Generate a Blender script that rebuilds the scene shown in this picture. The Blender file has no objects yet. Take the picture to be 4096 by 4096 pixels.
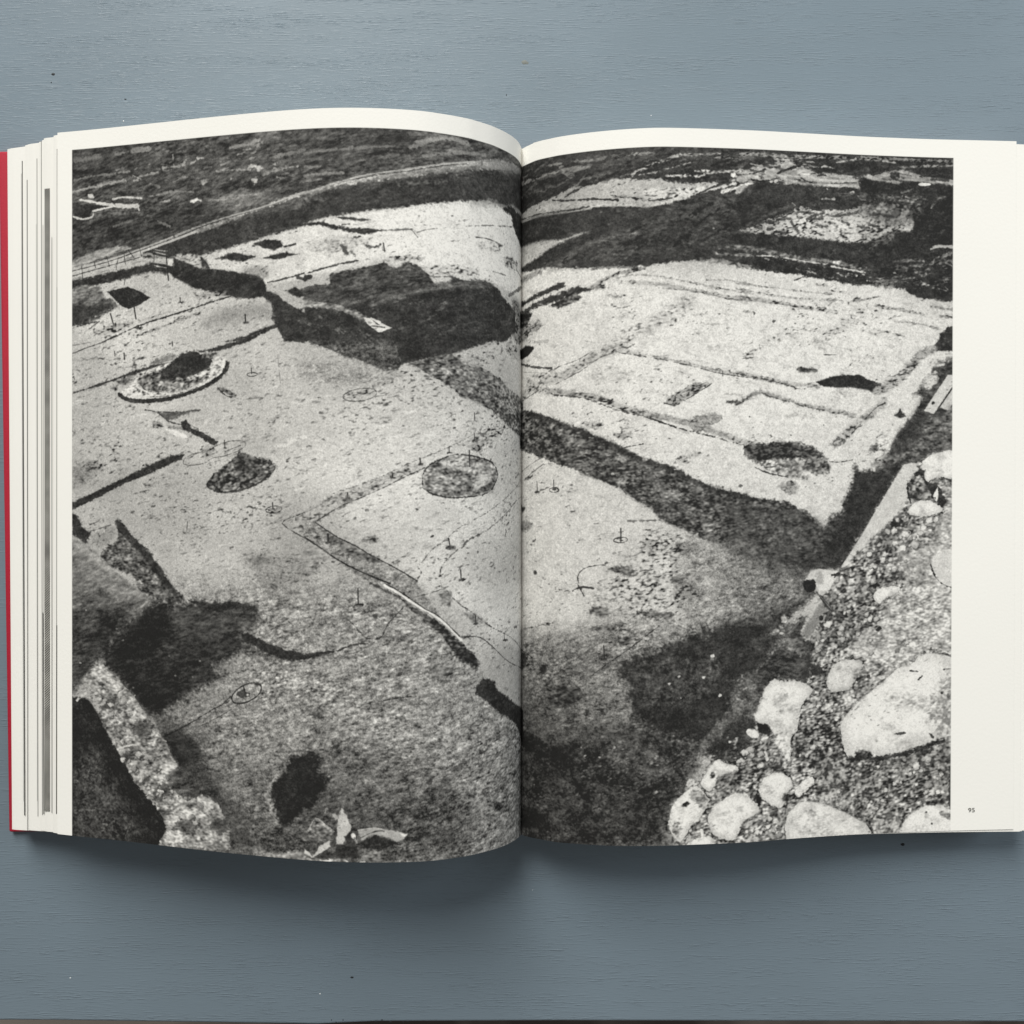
import bpy, bmesh, math
import numpy as np

# ------------------------------------------------------------------ scene, camera, light
scene = bpy.context.scene
scene.render.engine = 'CYCLES'
scene.view_settings.view_transform = 'Standard'
scene.view_settings.look = 'None'
scene.view_settings.gamma = 1.0
scene.view_settings.exposure = 0.0
scene.view_settings.use_curve_mapping = False
scene.cycles.max_bounces = 8
scene.cycles.diffuse_bounces = 5
try:
    scene.cycles.use_denoising = True
except Exception:
    pass
MM = 0.001
CAM_H = 0.4479
cam_data = bpy.data.cameras.new('camera')
cam_data.sensor_width = 36.0
cam_data.lens = 36.0
cam_data.clip_start = 0.01
cam_data.clip_end = 50.0
cam = bpy.data.objects.new('camera', cam_data)
cam.location = (0, 0, CAM_H)
scene.collection.objects.link(cam)
scene.camera = cam

world = bpy.data.worlds.new('World')
scene.world = world
world.use_nodes = True
bg = world.node_tree.nodes['Background']
bg.inputs[0].default_value = (1.0, 0.98, 0.95, 1)
bg.inputs[1].default_value = 0.165

def area(name, loc, target, sx, sy, power, color):
    d = bpy.data.lights.new(name, 'AREA')
    d.shape = 'RECTANGLE'; d.size = sx; d.size_y = sy; d.energy = power; d.color = color
    o = bpy.data.objects.new(name, d)
    o.location = loc
    v = np.array(target) - np.array(loc)
    from mathutils import Vector
    o.rotation_euler = Vector(v).to_track_quat('-Z', 'Y').to_euler()
    scene.collection.objects.link(o)
    return o
area('window_light', (-0.85, 3.05, 2.40), (0, 0, 0), 1.6, 2.7, 214.0, (1.0, 0.985, 0.94))
area('side_window_light', (1.7, 0.65, 1.00), (0, 0, 0), 0.8, 0.8, 12.5, (0.92, 0.97, 1.0))

# ------------------------------------------------------------------ helpers
def mesh_obj(name, verts, faces, mat, parent=None, smooth=False, uvs=None):
    me = bpy.data.meshes.new(name)
    me.from_pydata([tuple(v) for v in verts], [], faces)
    if uvs is not None:
        lay = me.uv_layers.new(name='UVMap')
        idx = np.empty(len(me.loops), np.int32); me.loops.foreach_get('vertex_index', idx)
        lay.data.foreach_set('uv', np.asarray(uvs, np.float32)[idx].ravel())
    me.update()
    bm = bmesh.new(); bm.from_mesh(me); bmesh.ops.recalc_face_normals(bm, faces=bm.faces); bm.to_mesh(me); bm.free()
    if smooth:
        me.polygons.foreach_set('use_smooth', [True] * len(me.polygons))
    me.materials.append(mat)
    o = bpy.data.objects.new(name, me)
    scene.collection.objects.link(o)
    if parent: o.parent = parent
    return o

def new_mat(name, rough=0.6, spec=0.3):
    m = bpy.data.materials.new(name); m.use_nodes = True
    nt = m.node_tree; b = nt.nodes['Principled BSDF']
    b.inputs['Roughness'].default_value = rough
    b.inputs['Specular IOR Level'].default_value = spec
    return m, nt, b

def srgb(*c):
    return tuple(((v / 255 + .055) / 1.055) ** 2.4 if v > 10 else v / 255 / 12.92 for v in c) + (1,)

def nd(nt, typ, **kw):
    n = nt.nodes.new(typ)
    for k, v in kw.items(): setattr(n, k, v)
    return n

# ------------------------------------------------------------------ the printed photograph (flat ink on the pages), traced in page millimetres
RES=5.0; U0,U1,VH=-214.0,215.0,290.0
PRINT=(-207.0,7.6,187.9)      # left edge, top edge, right edge of the printed picture (mm on the spread)
def paint_print(ops):
    W,Hh=int((U1-U0)*RES),int(VH*RES)
    fy=np.fft.fftfreq(Hh)[:,None]; fx=np.fft.rfftfreq(W)[None,:]
    def noise(su,sv,ang=0.0,lo=0.0,seed=0):
        g=np.random.default_rng(seed).standard_normal((Hh,W)).astype(np.float32)
        a=np.radians(ang); c,s=np.cos(a),np.sin(a)
        p=fx*c+fy*s; q=-fx*s+fy*c
        k=np.exp(-2*np.pi**2*((p*su)**2+(q*sv)**2))
        if lo>0: k=k*(1-np.exp(-2*np.pi**2*((p*su)**2+(q*sv)**2)*lo*lo))
        n=np.fft.irfft2(np.fft.rfft2(g)*k,s=(Hh,W)).astype(np.float32)
        return n/n.std()
    def power(beta,ratio,ang,wmax,wmin,seed):
        # noise with the scale-free look of earth and gravel: wavelengths wmax..wmin px, stretched by ratio along ang
        g=np.random.default_rng(seed).standard_normal((Hh,W)).astype(np.float32)
        a=np.radians(ang); c,s=np.cos(a),np.sin(a)
        p=(fx*c+fy*s)*ratio; q=-fx*s+fy*c
        f=np.sqrt(p*p+q*q)+1e-9
        k=f**-beta*np.exp(-(f*wmin)**4)*(1-np.exp(-(f*wmax)**2))
        n=np.fft.irfft2(np.fft.rfft2(g)*k,s=(Hh,W)).astype(np.float32)
        return n/n.std()
    N=dict(a=noise(.75,.75,seed=1),z=power(1.0,1,0,90,4,2),s=power(.9,2.6,-14,60,4,3),t=power(.9,2.8,9,60,4,4),
           b=power(.65,1.8,-12,34,4.2,5),v=power(.85,1.5,6,60,4.2,6),e=power(.85,1.2,-25,60,5.5,7),l=noise(26,20,seed=8),h=noise(60,50,seed=9),
           c=power(.9,1.2,0,40,4,10),y=power(.8,2.6,-13,50,4.2,11))
    N['b']=N['b']*(1+.35*N['l']).clip(.35,1.9)
    rl=lambda v: np.maximum(v,0)
    def tex(kind,sl,tone):
        n={k:v[sl] for k,v in N.items()}
        if kind=='g':   # pale trodden earth, left page
            m=.75*n['s']+.45*n['z']
            return tone+5+7*n['a']+5*m-14*rl(m-.7)-36*rl(n['b']-1.05)-30*rl(n['y']-1.2)+8*n['h']+5*n['l']
        if kind=='w':   # pale clean earth, right page
            return tone+12+7*n['a']+6*n['z']+3*n['v']-12*rl(n['t']-1.2)-40*rl(n['b']-1.75)-8*rl(n['z']-1.0)
        if kind=='d': return tone-10+4*n['a']+6*n['z']+5*n['s']+12*rl(n['v']-.7)
        if kind=='k': return tone+5*n['a']+15*n['s']+7*n['b']+9*rl(n['y']-.9)
        if kind=='q': return tone+5*n['a']+15*n['t']+7*n['b']+9*rl(n['v']-.9)
        if kind=='r': return tone+50*np.tanh(1.2*n['e'])+26*n['b']+10*n['z']
        if kind=='v': return tone+25*n['v']+14*n['y']+10*n['z']+12*n['b']
        if kind=='s': return tone+11+5*n['a']+5*n['z']-24*rl(n['b']-1.6)-14*rl(n['v']-1.5)
        if kind=='m': return tone+4+10*n['s']+10*n['z']+15*n['b']-24*rl(n['v']-.9)+9*n['y']+6*n['e']-22*rl(n['e']-1.2)+12*n['a']
        if kind=='p': return tone+27+6*n['a']+6*n['z']-62*rl(n['b']-.05)-30*rl(n['v']-.5)+8*rl(-n['b'])
        if kind=='n': return tone+14*n['z']+12*n['v']+6*n['a']+26*rl(n['b']-1.1)+8*n['e']
        return tone+4*n['a']
    img=np.full((Hh,W),190,np.float32); img=tex('g',np.s_[:,:],img)
    def field(bb,fn):
        x0,x1,y0,y1=bb
        st=3 if (x1-x0)*(y1-y0)>40000 else 1
        gx=np.arange(x0,x1+st,st,dtype=np.float32); gy=np.arange(y0,y1+st,st,dtype=np.float32)
        d=fn(gx[None,:],gy[:,None])
        if st==1: return d[:y1-y0,:x1-x0]
        ix=(np.arange(x1-x0)/st); iy=(np.arange(y1-y0)/st)
        i0=ix.astype(int); j0=iy.astype(int); fxx=(ix-i0).astype(np.float32); fyy=(iy-j0).astype(np.float32)[:,None]
        i1=np.minimum(i0+1,d.shape[1]-1); j1=np.minimum(j0+1,d.shape[0]-1)
        a=d[:,i0]*(1-fxx)+d[:,i1]*fxx
        return a[j0]*(1-fyy)+a[j1]*fyy
    def dist(px,closed):
        segs=list(zip(px,px[1:]+px[:1])) if closed else list(zip(px,px[1:]))
        def fn(X,Y):
            d2=np.full(np.broadcast(X,Y).shape,1e12,np.float32); ins=np.zeros(d2.shape,bool)
            for (ax,ay),(bx,by) in segs:
                ex,ey=bx-ax,by-ay; L=ex*ex+ey*ey+1e-9
                t=np.clip(((X-ax)*ex+(Y-ay)*ey)/L,0,1)
                dx=X-ax-t*ex; dy=Y-ay-t*ey
                np.minimum(d2,dx*dx+dy*dy,out=d2)
                if closed and ay!=by:
                    ins^=((ay>Y)!=(by>Y))&(X<ex*(Y-ay)/(by-ay)+ax)
            d=np.sqrt(d2)
            return np.where(ins,-d,d) if closed else d
        return fn
    def curve(pts,closed):     # Catmull-Rom through the traced points
        n=len(pts)
        if n<3: return pts
        out=[]
        for i in range(n if closed else n-1):
            g=(lambda k:pts[k%n]) if closed else (lambda k:pts[min(max(k,0),n-1)])
            p0,p1,p2,p3=g(i-1),g(i),g(i+1),g(i+2)
            for t in (0,.34,.67):
                out.append(tuple(.5*(2*p1[c]+(p2[c]-p0[c])*t+(2*p0[c]-5*p1[c]+4*p2[c]-p3[c])*t*t+(3*p1[c]-p0[c]-3*p2[c]+p3[c])*t**3)*1.0 for c in (0,1)))
        if not closed: out.append(pts[-1])
        return out
    def inside(px,x,y):
        k=False
        for (ax,ay),(bx,by) in zip(px,px[1:]+px[:1]):
            if (ay>y)!=(by>y) and x<(bx-ax)*(y-ay)/(by-ay)+ax: k=not k
        return k
    rnd=np.random.default_rng(21)
    todo=[]
    for op in ops:
        kind,tone,tx,soft,rough,width,opac,pts=op
        if kind=='T':      # many small strokes strewn over a region: tone +- soft, rough = how many, width = length mm, opac = direction
            xs=[p[0] for p in pts]; ys=[p[1] for p in pts]; m=0
            while m<rough:
                x,y=rnd.uniform(min(xs),max(xs)),rnd.uniform(min(ys),max(ys))
                if not inside(pts,x,y): continue
                m+=1; ln=width*rnd.uniform(.35,1.3); an=np.radians(opac+rnd.normal(0,9)); c,q=np.cos(an)*ln/2,np.sin(an)*ln/2; bend=ln*rnd.normal(0,.09)
                todo.append(('S',tone+rnd.uniform(-soft,soft),tx,.5,.5,max(.25,ln*rnd.uniform(.06,.16)),rnd.uniform(.45,.9),[(x-c,y-q),(x-bend*np.sin(an),y+bend*np.cos(an)),(x+c,y+q)]))
        elif kind=='R':    # loose stones: a pale rounded face with a dark gap beside it; width = largest radius mm
            xs=[p[0] for p in pts]; ys=[p[1] for p in pts]; m=0
            while m<rough:
                x,y=rnd.uniform(min(xs),max(xs)),rnd.uniform(min(ys),max(ys))
                if not inside(pts,x,y): continue
                m+=1; r=width*(.25+.75*rnd.random()**2.2); k=rnd.uniform(.55,.9); an=np.radians(rnd.uniform(-60,10))
                def el(f,dx,dy,n=9):
                    o=[]
                    for i in range(n):
                        t=2*np.pi*i/n; w=rnd.uniform(.82,1.15); ex,ey=f*r*w*np.cos(t),f*r*k*w*np.sin(t)
                        o.append((x+dx+ex*np.cos(an)-ey*np.sin(an),y+dy+ex*np.sin(an)+ey*np.cos(an)))
                    return o
                todo.append(('Q',62+rnd.uniform(-8,30),'d',.7,.5,0,.75,el(1.05,r*.3,r*.38)))
                t=tone-rnd.random()**2*70+rnd.uniform(-soft,soft)
                todo.append(('P' if rnd.random()<.4 else 'Q',t-22,'v' if rnd.random()<.4 else 's',.5,.4,0,.9,el(1,0,0,6)))
                todo.append(('Q',t,'s',.8,.3,0,.85,el(.7,-r*.12,-r*.14)))
        else: todo.append(op)
    for op in todo:
        kind,tone,tx,soft,rough,width,opac,pts=op
        px=[((u-U0)*RES,v*RES) for u,v in pts]
        closed=kind in 'PQ'
        if kind in 'QS': px=curve(px,closed)
        sp=soft*RES; rp=rough*RES; wp=width*RES
        m=int(sp+rp*3+wp+4)
        x0=max(0,int(min(p[0] for p in px))-m); x1=min(W,int(max(p[0] for p in px))+m)
        y0=max(0,int(min(p[1] for p in px))-m); y1=min(Hh,int(max(p[1] for p in px))+m)
        if x1-x0<2 or y1-y0<2: continue
        sl=np.s_[y0:y1,x0:x1]
        d=field((x0,x1,y0,y1),dist(px,closed))
        if not closed: d=d-wp/2
        if rp>0: d=d+rp*(.55 if closed else .42)*N['c'][sl]
        sp2=max(sp+(.9 if closed else .4),1.0)
        al=np.clip(.5-d/sp2,0,1); al=al*al*(3-2*al)*opac
        if kind in 'MQP' and tx=='*': img[sl]*=1+(tone/100.0-1)*al     # printed shade: the picture's own light and dark
        else: img[sl]+= (tex(tx,sl,tone)-img[sl])*al
    # printed ink never gets as black or as white as the light falling on it
    img=np.clip(img,36,243)+2.0*N['a']
    lin=lambda t: np.where(t<=.04045,t/12.92,((t+.055)/1.055)**2.4)
    alb=lin(np.clip(img/255.0,0,1))*0.93
    u=U0+(np.arange(W)+.5)/RES; v=(np.arange(Hh)+.5)/RES
    mk=np.clip((u-PRINT[0])*RES+.5,0,1)*np.clip((PRINT[2]-u)*RES+.5,0,1)
    mk=mk[None,:]*np.clip((v-PRINT[1])*RES+.5,0,1)[:,None]
    paper=np.array([.86,.85,.806],np.float32)
    out=np.empty((Hh,W,4),np.float32); out[...,3]=1
    for c in range(3):
        tint=(1.0,.985,.94)[c]
        out[...,c]=paper[c]*(1-mk)+alb*tint*mk
    return out

def decode(txt):
    out = []
    for row in txt.strip().split('\n'):
        h, p = row[1:].split('|'); t, x, s, r, w, o = h.split(',')
        pts = [tuple(int(q) / 10 for q in w2.split(',')) for w2 in p.split()]
        out.append((row[0], float(t), x, float(s), float(r), float(w), float(o), pts))
    return out
PRINT_DATA = """
P196,g,4,1,0,1|-1530,494 -5,209 -5,817 -5,1837 -1878,1855 -2067,1534 -2067,643
P216,w,3,0.6,0,1|-967,425 -830,402 -638,374 -439,333 -357,311 -264,322 -5,288 -5,663 -219,629 -541,602 -734,583 -1027,655 -1148,656 -1254,558
P206,w,2,0.5,0,1|-1462,545 -1254,500 -1027,448 -1027,641 -1179,674 -1221,633 -1417,594
P205,g,1.5,0.4,0,1|-450,926 -5,817 -5,1065 -219,1004
Q212,g,8,1,0,0.55|-492,1323 -5,1187 -5,1609 -541,1663 -878,1596 -734,1474
P146,m,20,2,0,1|-1615,1847 -1027,1830 -686,1825 -413,2047 -327,2175 -5,2312 -5,2857 -5,2912 -5,3028 -1027,2920 -1587,2912 -1702,2403 -1363,2203 -1417,2156 -1281,2092 -1308,1911
Q208,g,3,0.5,0,1|-465,1854 -5,1837 -5,2112 -264,2031 -413,1914
Q186,g,2.5,0.6,0,1|-413,2047 -5,2175 -5,2365 -264,2261 -327,2156
P122,m,14,2,0,0.75|-1027,2458 -686,2475 -5,2576 -5,2857 -5,2922 -5,3028 -1027,2920 -1308,2910 -1254,2570
Q86,m,7,1,0,0.8|-638,2644 -439,2632 -357,2765 -413,2873 -686,2785 -734,2727
Q140,m,7,1,0,0.6|-327,2473 -5,2497 -5,2857 -5,2859 -187,2897 -296,2794
P208,w,3,0.5,0,1|0,482 998,513 1882,609 1883,847 1887,1581 932,1624 0,1291
P196,w,2.5,0.5,0,1|0,1270 225,1356 467,1466 619,1580 816,1673 1002,1747 932,1843 1205,1902 1095,2001 1003,1997 620,2051 0,2133
Q172,p,9,1.5,0,0.8|518,1649 671,1631 827,1683 1002,1757 1040,1896 1002,1987 775,2008 518,1989 294,1916 366,1855
P132,m,16,2,0,1|0,2048 251,2039 417,1977 671,2021 1003,2002 620,2081 478,2241 494,2393 262,2473 0,2444
Q156,m,4,1,0,0.7|294,2222 458,2231 478,2367 366,2419 252,2351
P62,n,12,2,0,1|0,2455 153,2475 315,2436 494,2403 672,2471 807,2500 724,2670 652,2815 642,2918 0,2966
Q112,n,4.5,1,0,0.8|294,2441 468,2443 646,2546 667,2587 560,2651 469,2585 367,2510
Q100,n,3,1,0,0.8|2,2574 64,2556 85,2617 50,2725 111,2759 64,2786 0,2767
Q96,n,5,1.2,0,0.7|92,2689 220,2634 294,2752 210,2825 123,2820
Q96,n,5,1.2,0,0.5|336,2700 469,2706 519,2797 469,2866 367,2839
P80,k,1,0.4,0,1|-2091,23 -1027,37 -1027,37 12,-1 12,93 -219,122 -439,182 -657,238 -844,277 -1027,324 -1027,317 -1363,408 -1604,467 -1819,520 -2091,565
Q92,k,6,1,0,0.6|-1027,90 -686,81 -386,76 -142,97 -439,172 -686,225 -928,238 -1027,264
Q62,k,3,0.8,0,0.7|-2067,149 -1819,178 -1749,203 -1878,214 -2055,227
Q62,k,3,0.8,0,0.6|-1761,233 -1587,236 -1417,254 -1474,274 -1702,262
Q64,k,3,0.8,0,0.7|-1373,281 -1254,241 -1027,274 -1027,312 -1174,324 -1308,301
Q62,k,4,0.9,0,0.6|-1737,356 -1530,340 -1363,390 -1474,418 -1702,449 -1937,460 -2061,437 -2061,386 -1878,377
Q64,d,3,0.8,0,0.6|-830,90 -638,83 -628,121 -753,137
Q64,d,1.5,0.4,0,0.7|-624,159 -575,151 -570,170 -619,178
Q66,k,3,0.7,0,0.6|-997,207 -898,220 -753,209 -763,238 -928,243 -1027,235
Q116,k,3,0.6,0,0.85|-1434,322 -1352,303 -1221,309 -1137,331 -1179,358 -1319,383 -1400,368
T104,k,18,70,8.03,-9|-2061,93 -1044,80 -1027,85 -264,87 -386,164 -830,258 -1044,292 -1417,367 -1761,430 -2061,463
T54,k,8,80,9.1,-9|-2061,93 -1044,80 -1027,85 -187,85 -386,164 -830,258 -1044,292 -1417,367 -1761,430 -2061,489
T165,k,25,40,3.21,-10|-1907,171 -1445,148 -1044,123 -1044,263 -1417,249 -1819,228
S176,s,0.8,0.5,0.96,0.9|-2067,249 -1966,233 -1889,226 -1819,218
S140,s,0.8,0.5,0.58,0.9|-2061,201 -1954,188 -1866,189
S164,s,0.8,0.5,0.58,0.9|-1749,208 -1667,200
S191,s,0.8,0.5,0.39,0.9|-1784,201 -1746,220
S164,s,0.8,0.5,0.58,0.9|-1854,185 -1796,185
S176,s,0.8,0.5,0.48,0.9|-1644,181 -1542,180 -1496,168
S167,s,0.8,0.5,0.29,0.9|-1598,135 -1593,181
S167,s,0.8,0.5,0.39,0.9|-1553,184 -1539,160
S201,s,0.8,0.5,0.48,0.9|-1485,157 -1456,157
S169,s,0.8,0.5,0.48,0.9|-1400,215 -1325,214 -1254,220
S201,s,0.8,0.5,1.06,0.9|-1254,204 -1205,213 -1216,221
S193,s,0.8,0.5,1.06,0.9|-1243,261 -1230,257 -1230,269
S142,s,0.8,0.5,1.06,0.9|-1341,126 -1254,119 -1211,102
S152,s,0.8,0.5,0.87,0.9|-1238,105 -1205,113 -1221,126
S179,s,0.8,0.5,0.58,0.9|-1655,318 -1615,316
S258,s,0.8,0.5,0.87,0.9|-1516,327 -1496,322 -1471,326
S164,s,0.8,0.5,0.34,0.9|-1434,329 -1352,327 -1281,322
S157,s,0.8,0.5,0.24,0.9|-1390,320 -1227,316
S167,s,0.8,0.5,0.67,0.9|-1462,258 -1428,253
S130,s,0.8,0.5,0.67,0.9|-1702,293 -1587,281 -1502,290
S136,s,0.8,0.5,0.67,0.9|-1667,395 -1610,419
S128,s,0.8,0.5,0.77,0.9|-1878,402 -1784,383
S140,s,0.8,0.5,0.96,0.9|-1205,244 -1096,221
S128,s,0.8,0.5,1.44,0.9|-1148,175 -1027,158
S128,s,0.8,0.5,1.64,0.9|-2055,119 -1995,118 -1942,112
S145,s,0.8,0.5,1.25,0.9|-1866,108 -1825,106
S154,s,0.8,0.5,2.21,0.9|-1784,100 -1708,101
S135,s,0.8,0.5,0.87,0.9|-1027,168 -878,158 -686,143
S137,s,0.8,0.5,1.93,0.9|-614,144 -492,92 -386,95
S152,s,0.8,0.5,0.96,0.9|-590,119 -450,86
S132,s,0.8,0.5,1.25,0.9|-566,174 -413,139 -296,125
S142,s,0.8,0.5,0.77,0.9|-1027,225 -962,223
S137,s,0.8,0.5,0.87,0.9|-1027,254 -878,249
S125,k,0.6,0.3,0.54,0.7|-2049,114 -2046,128
S125,k,0.6,0.3,0.54,0.7|-2019,106 -2016,120
S125,k,0.6,0.3,0.54,0.7|-1978,99 -1974,112
S125,k,0.6,0.3,0.54,0.7|-1960,105 -1957,119
S125,k,0.6,0.3,0.54,0.7|-1937,102 -1933,116
P56,d,0.8,0.3,0,1|-2066,294 -1907,315 -1975,334 -1990,359 -2061,347
Q92,r,1,0.4,0,0.5|-1966,343 -1866,327 -1749,345 -1755,362 -1889,361 -1966,353
S212,s,0.5,0.3,1.07,1|-2031,283 -1960,299 -1889,314 -1854,322
S200,s,0.5,0.25,0.75,1|-1878,291 -1831,286 -1784,292 -1743,297
S222,s,0.4,0.2,0.75,1|-1972,334 -1919,326 -1860,319
S208,s,0.5,0.3,1.71,1|-1860,316 -1808,326 -1761,325
S200,s,0.4,0.2,0.75,1|-1761,325 -1754,344
S215,s,0.4,0.25,0.64,1|-2066,350 -2037,359 -2016,363 -1975,355 -1969,337
P205,s,0.5,0.25,0,1|-1994,264 -1967,263 -1968,278 -1991,277
S70,d,0.4,0.3,0.32,0.7|-1954,344 -1866,342 -1761,346
S60,d,0.4,0.15,0.54,0.8|-1887,295 -1860,304 -1784,312
P66,d,1.1,0.5,0,1|-1737,512 -1598,475 -1363,418 -1027,332 -878,297 -638,261 -357,195 12,115 12,273 -131,286 -187,308 -277,297 -357,316 -439,333 -638,374 -830,402 -967,425 -1027,440 -1027,448 -1254,500 -1395,529 -1474,544 -1598,545 -1737,537
Q104,k,2.5,0.8,0,0.55|-1479,445 -1368,412 -1200,376 -1027,337 -878,302 -753,276 -638,264 -782,305 -928,315 -1027,351 -1027,375 -1254,402
Q112,k,1.6,0.6,0,0.75|-1027,322 -844,287 -686,249 -439,196 -315,169 -386,213 -541,244 -734,276 -903,301 -1027,346
Q112,r,1.5,0.6,0,0.4|-1027,337 -952,348 -947,370 -997,366
Q108,r,1.5,0.6,0,0.4|-667,282 -501,259 -357,222 -492,267 -657,296
Q74,d,8,0.6,0,0.6|-357,197 -5,103 -5,251 -219,296 -386,316
S104,k,1.5,0.5,1.39,0.6|-219,170 -5,135
S118,k,1,0.6,1.39,0.7|-277,295 -187,303 -120,280
S128,k,1,0.6,1.18,0.8|-131,288 -5,291
Q60,d,0.8,0.4,0,1|-196,316 -131,288 -81,300 12,304 12,420 -81,399 -125,356 -131,330
S196,d,0.4,0.12,0.43,1|-2091,569 -1907,538 -1749,501 -1598,461
S205,d,0.4,0.12,0.8,1|-2091,586 -1895,549 -1737,511 -1587,473 -1493,447
S60,d,0.4,0.1,0.27,1|-2079,576 -1901,544 -1743,506 -1593,467 -1502,441
S140,k,1,0.5,1.18,0.8|-1479,447 -1368,422
S192,d,0.4,0.12,0.7,1|-1587,458 -1496,432 -1363,400 -1200,370 -1027,319 -1027,324 -938,298 -844,272 -763,253
S72,d,0.4,0.08,0.21,0.8|-1496,437 -1363,404 -1200,373 -1096,343
S186,d,0.4,0.12,0.48,1|-844,271 -763,252 -638,230 -492,195 -407,176 -315,154
S150,d,0.4,0.4,0.75,1|-315,154 -219,125
S64,d,0.4,0.1,0.27,1|-844,278 -753,258 -628,236 -492,202 -386,178
S150,d,0.4,0.2,0.37,0.8|-753,263 -628,240 -492,207 -351,171
P168,k,0.8,0.4,0,1|-2079,539 -1995,507 -1919,491 -1831,482 -1793,496 -1937,531 -2079,563
P60,d,1,0.4,0,1|-2079,612 -1937,595 -1737,567 -1691,555 -1632,563 -1593,580 -1598,611 -1702,595 -1819,616 -1937,636 -2079,648
S168,k,0.5,0.25,0.64,1|-2067,608 -1995,597 -1919,583 -1831,567 -1749,552
S60,d,0.4,0.1,0.32,1|-2067,594 -1907,563 -1749,534
S160,k,0.6,0.3,0.86,1|-1825,540 -1784,532 -1737,526 -1702,525 -1679,541
S190,d,0.4,0.2,0.54,1|-1937,559 -1907,563
S58,d,0.4,0.08,0.27,1|-1966,540 -1959,566
S58,d,0.4,0.08,0.27,1|-1907,523 -1894,564
S58,d,0.4,0.08,0.27,1|-1805,503 -1778,535
S58,d,0.4,0.08,0.27,1|-1754,486 -1743,532
S58,d,0.4,0.08,0.27,1|-1854,536 -1863,581
S58,d,0.4,0.08,0.27,1|-2025,557 -2019,614
S58,d,0.4,0.08,0.27,1|-1825,517 -1819,558
S186,d,0.4,0.12,0.32,1|-1686,505 -1661,512 -1626,517
S186,d,0.4,0.12,0.32,1|-1686,516 -1661,523 -1626,532
S186,d,0.4,0.12,0.32,1|-1686,530 -1661,537 -1626,544
S186,d,0.4,0.12,0.32,1|-1686,555 -1661,562 -1626,569
S186,d,0.4,0.12,0.32,1|-1686,570 -1661,577 -1626,584
P186,s,0.5,0.25,0,0.8|-1687,541 -1627,551 -1629,569 -1689,562
P210,s,0.4,0.15,0,1|-1626,548 -1595,553 -1596,577 -1626,574
S54,d,0.4,0.08,0.43,1|-1629,513 -1624,578 -1618,634
S58,d,0.4,0.08,0.32,1|-1683,505 -1686,575
S70,d,0.4,0.05,0.27,1|-1821,624 -1824,641
P58,d,0.8,0.3,0,1|-1595,543 -1530,569 -1474,594 -1417,600 -1281,623 -1221,631 -1195,659 -1179,703 -1205,717 -1265,725 -1363,706 -1502,670 -1598,620 -1627,596 -1595,580
Q168,p,0.8,0.3,0,1|-1593,538 -1542,534 -1468,547 -1451,590 -1496,579 -1553,560
P64,d,0.7,0.3,0,1|-1476,547 -1454,554 -1428,600 -1465,589
P62,d,0.8,0.35,0,1|-1205,712 -1179,694 -1137,714 -1096,747 -1027,781 -1027,898 -1064,897 -1127,813 -1163,804 -1163,745
P56,d,0.6,0.3,0,1|-1243,508 -1189,495 -1130,502 -1109,525 -1153,539 -1200,527
S70,d,0.4,0.2,0.75,1|-1111,527 -1064,519
P58,d,0.7,0.3,0,1|-1417,561 -1325,538 -1287,549 -1221,558 -1297,581 -1346,566
P62,d,0.6,0.3,0,1|-1195,567 -1153,557 -1101,549 -1054,558 -1111,571 -1153,576
P58,d,0.7,0.3,0,1|-1106,698 -1064,687 -1027,703 -1022,718 -1044,727 -1070,718
S78,d,0.4,0.3,0.64,1|-1179,663 -1127,656 -1027,633
Q130,g,2,0.5,0,0.6|-1287,601 -1189,601 -1179,645 -1254,632
S90,d,0.4,0.5,1.39,1|-1054,649 -1027,653 -1002,646
Q150,p,2.5,0.8,0,0.5|-1027,520 -839,489 -791,522 -928,560
Q104,k,1.5,0.6,0,1|-2079,666 -2001,636 -1937,651 -1913,696 -1884,692 -1854,724 -1937,761 -2079,805
Q142,k,2,0.6,0,0.8|-2079,658 -2007,636 -1942,653 -1966,678 -2067,684
P60,d,2,0.5,0,0.9|-2079,720 -1995,718 -1919,716 -1872,723 -1937,762 -2079,806
P50,d,0.4,0.15,0,1|-1906,666 -1808,650 -1749,673 -1702,700 -1755,728 -1802,741 -1831,732 -1863,708 -1887,684
S200,d,0.4,0.3,0.48,1|-1884,687 -1855,720
Q60,d,1,0.4,0,0.6|-2043,793 -1948,761 -1866,728 -1937,771 -2007,799
S54,d,0.4,0.05,0.59,1|-1778,732 -1769,782
S58,d,0.4,0.05,0.59,1|-1889,757 -1874,804
Q120,p,2,0.6,0,0.7|-1966,826 -1866,800 -1778,793 -1831,821 -1919,838
S110,d,0.4,0.2,0.43,1|-1990,815 -1942,786
S70,d,0.4,0.3,0.48,1|-2066,808 -2007,794 -1954,786
S66,d,0.4,0.25,0.59,1|-1925,870 -1749,809 -1632,781 -1496,748 -1417,728 -1338,711
S116,p,1,0.5,0.86,0.8|-1761,852 -1615,809 -1474,770
S140,p,1,0.4,0.54,0.7|-1737,789 -1610,759
S120,p,1.5,0.6,1.6,0.7|-1485,705 -1363,696
Q148,g,4,0.8,0,0.7|-1462,820 -1390,768 -1281,743 -1174,752 -1169,801 -1308,806
P60,d,0.7,0.3,0,1|-1363,888 -1270,866 -1221,847 -1148,826 -1111,827 -1221,863 -1308,890
S0,d,0.3,0.05,0.37,1|-1565,706 -1564,724
Q78,p,0.5,0.3,0,0.85|-1547,725 -1547,726 -1550,728 -1554,730 -1558,731 -1563,731 -1568,731 -1572,730 -1575,729 -1576,727 -1576,725 -1573,723 -1569,722 -1565,721 -1560,721 -1555,721 -1551,722 -1548,723
S60,d,0.4,0.15,0.48,0.8|-1571,725 -1555,725
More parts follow.
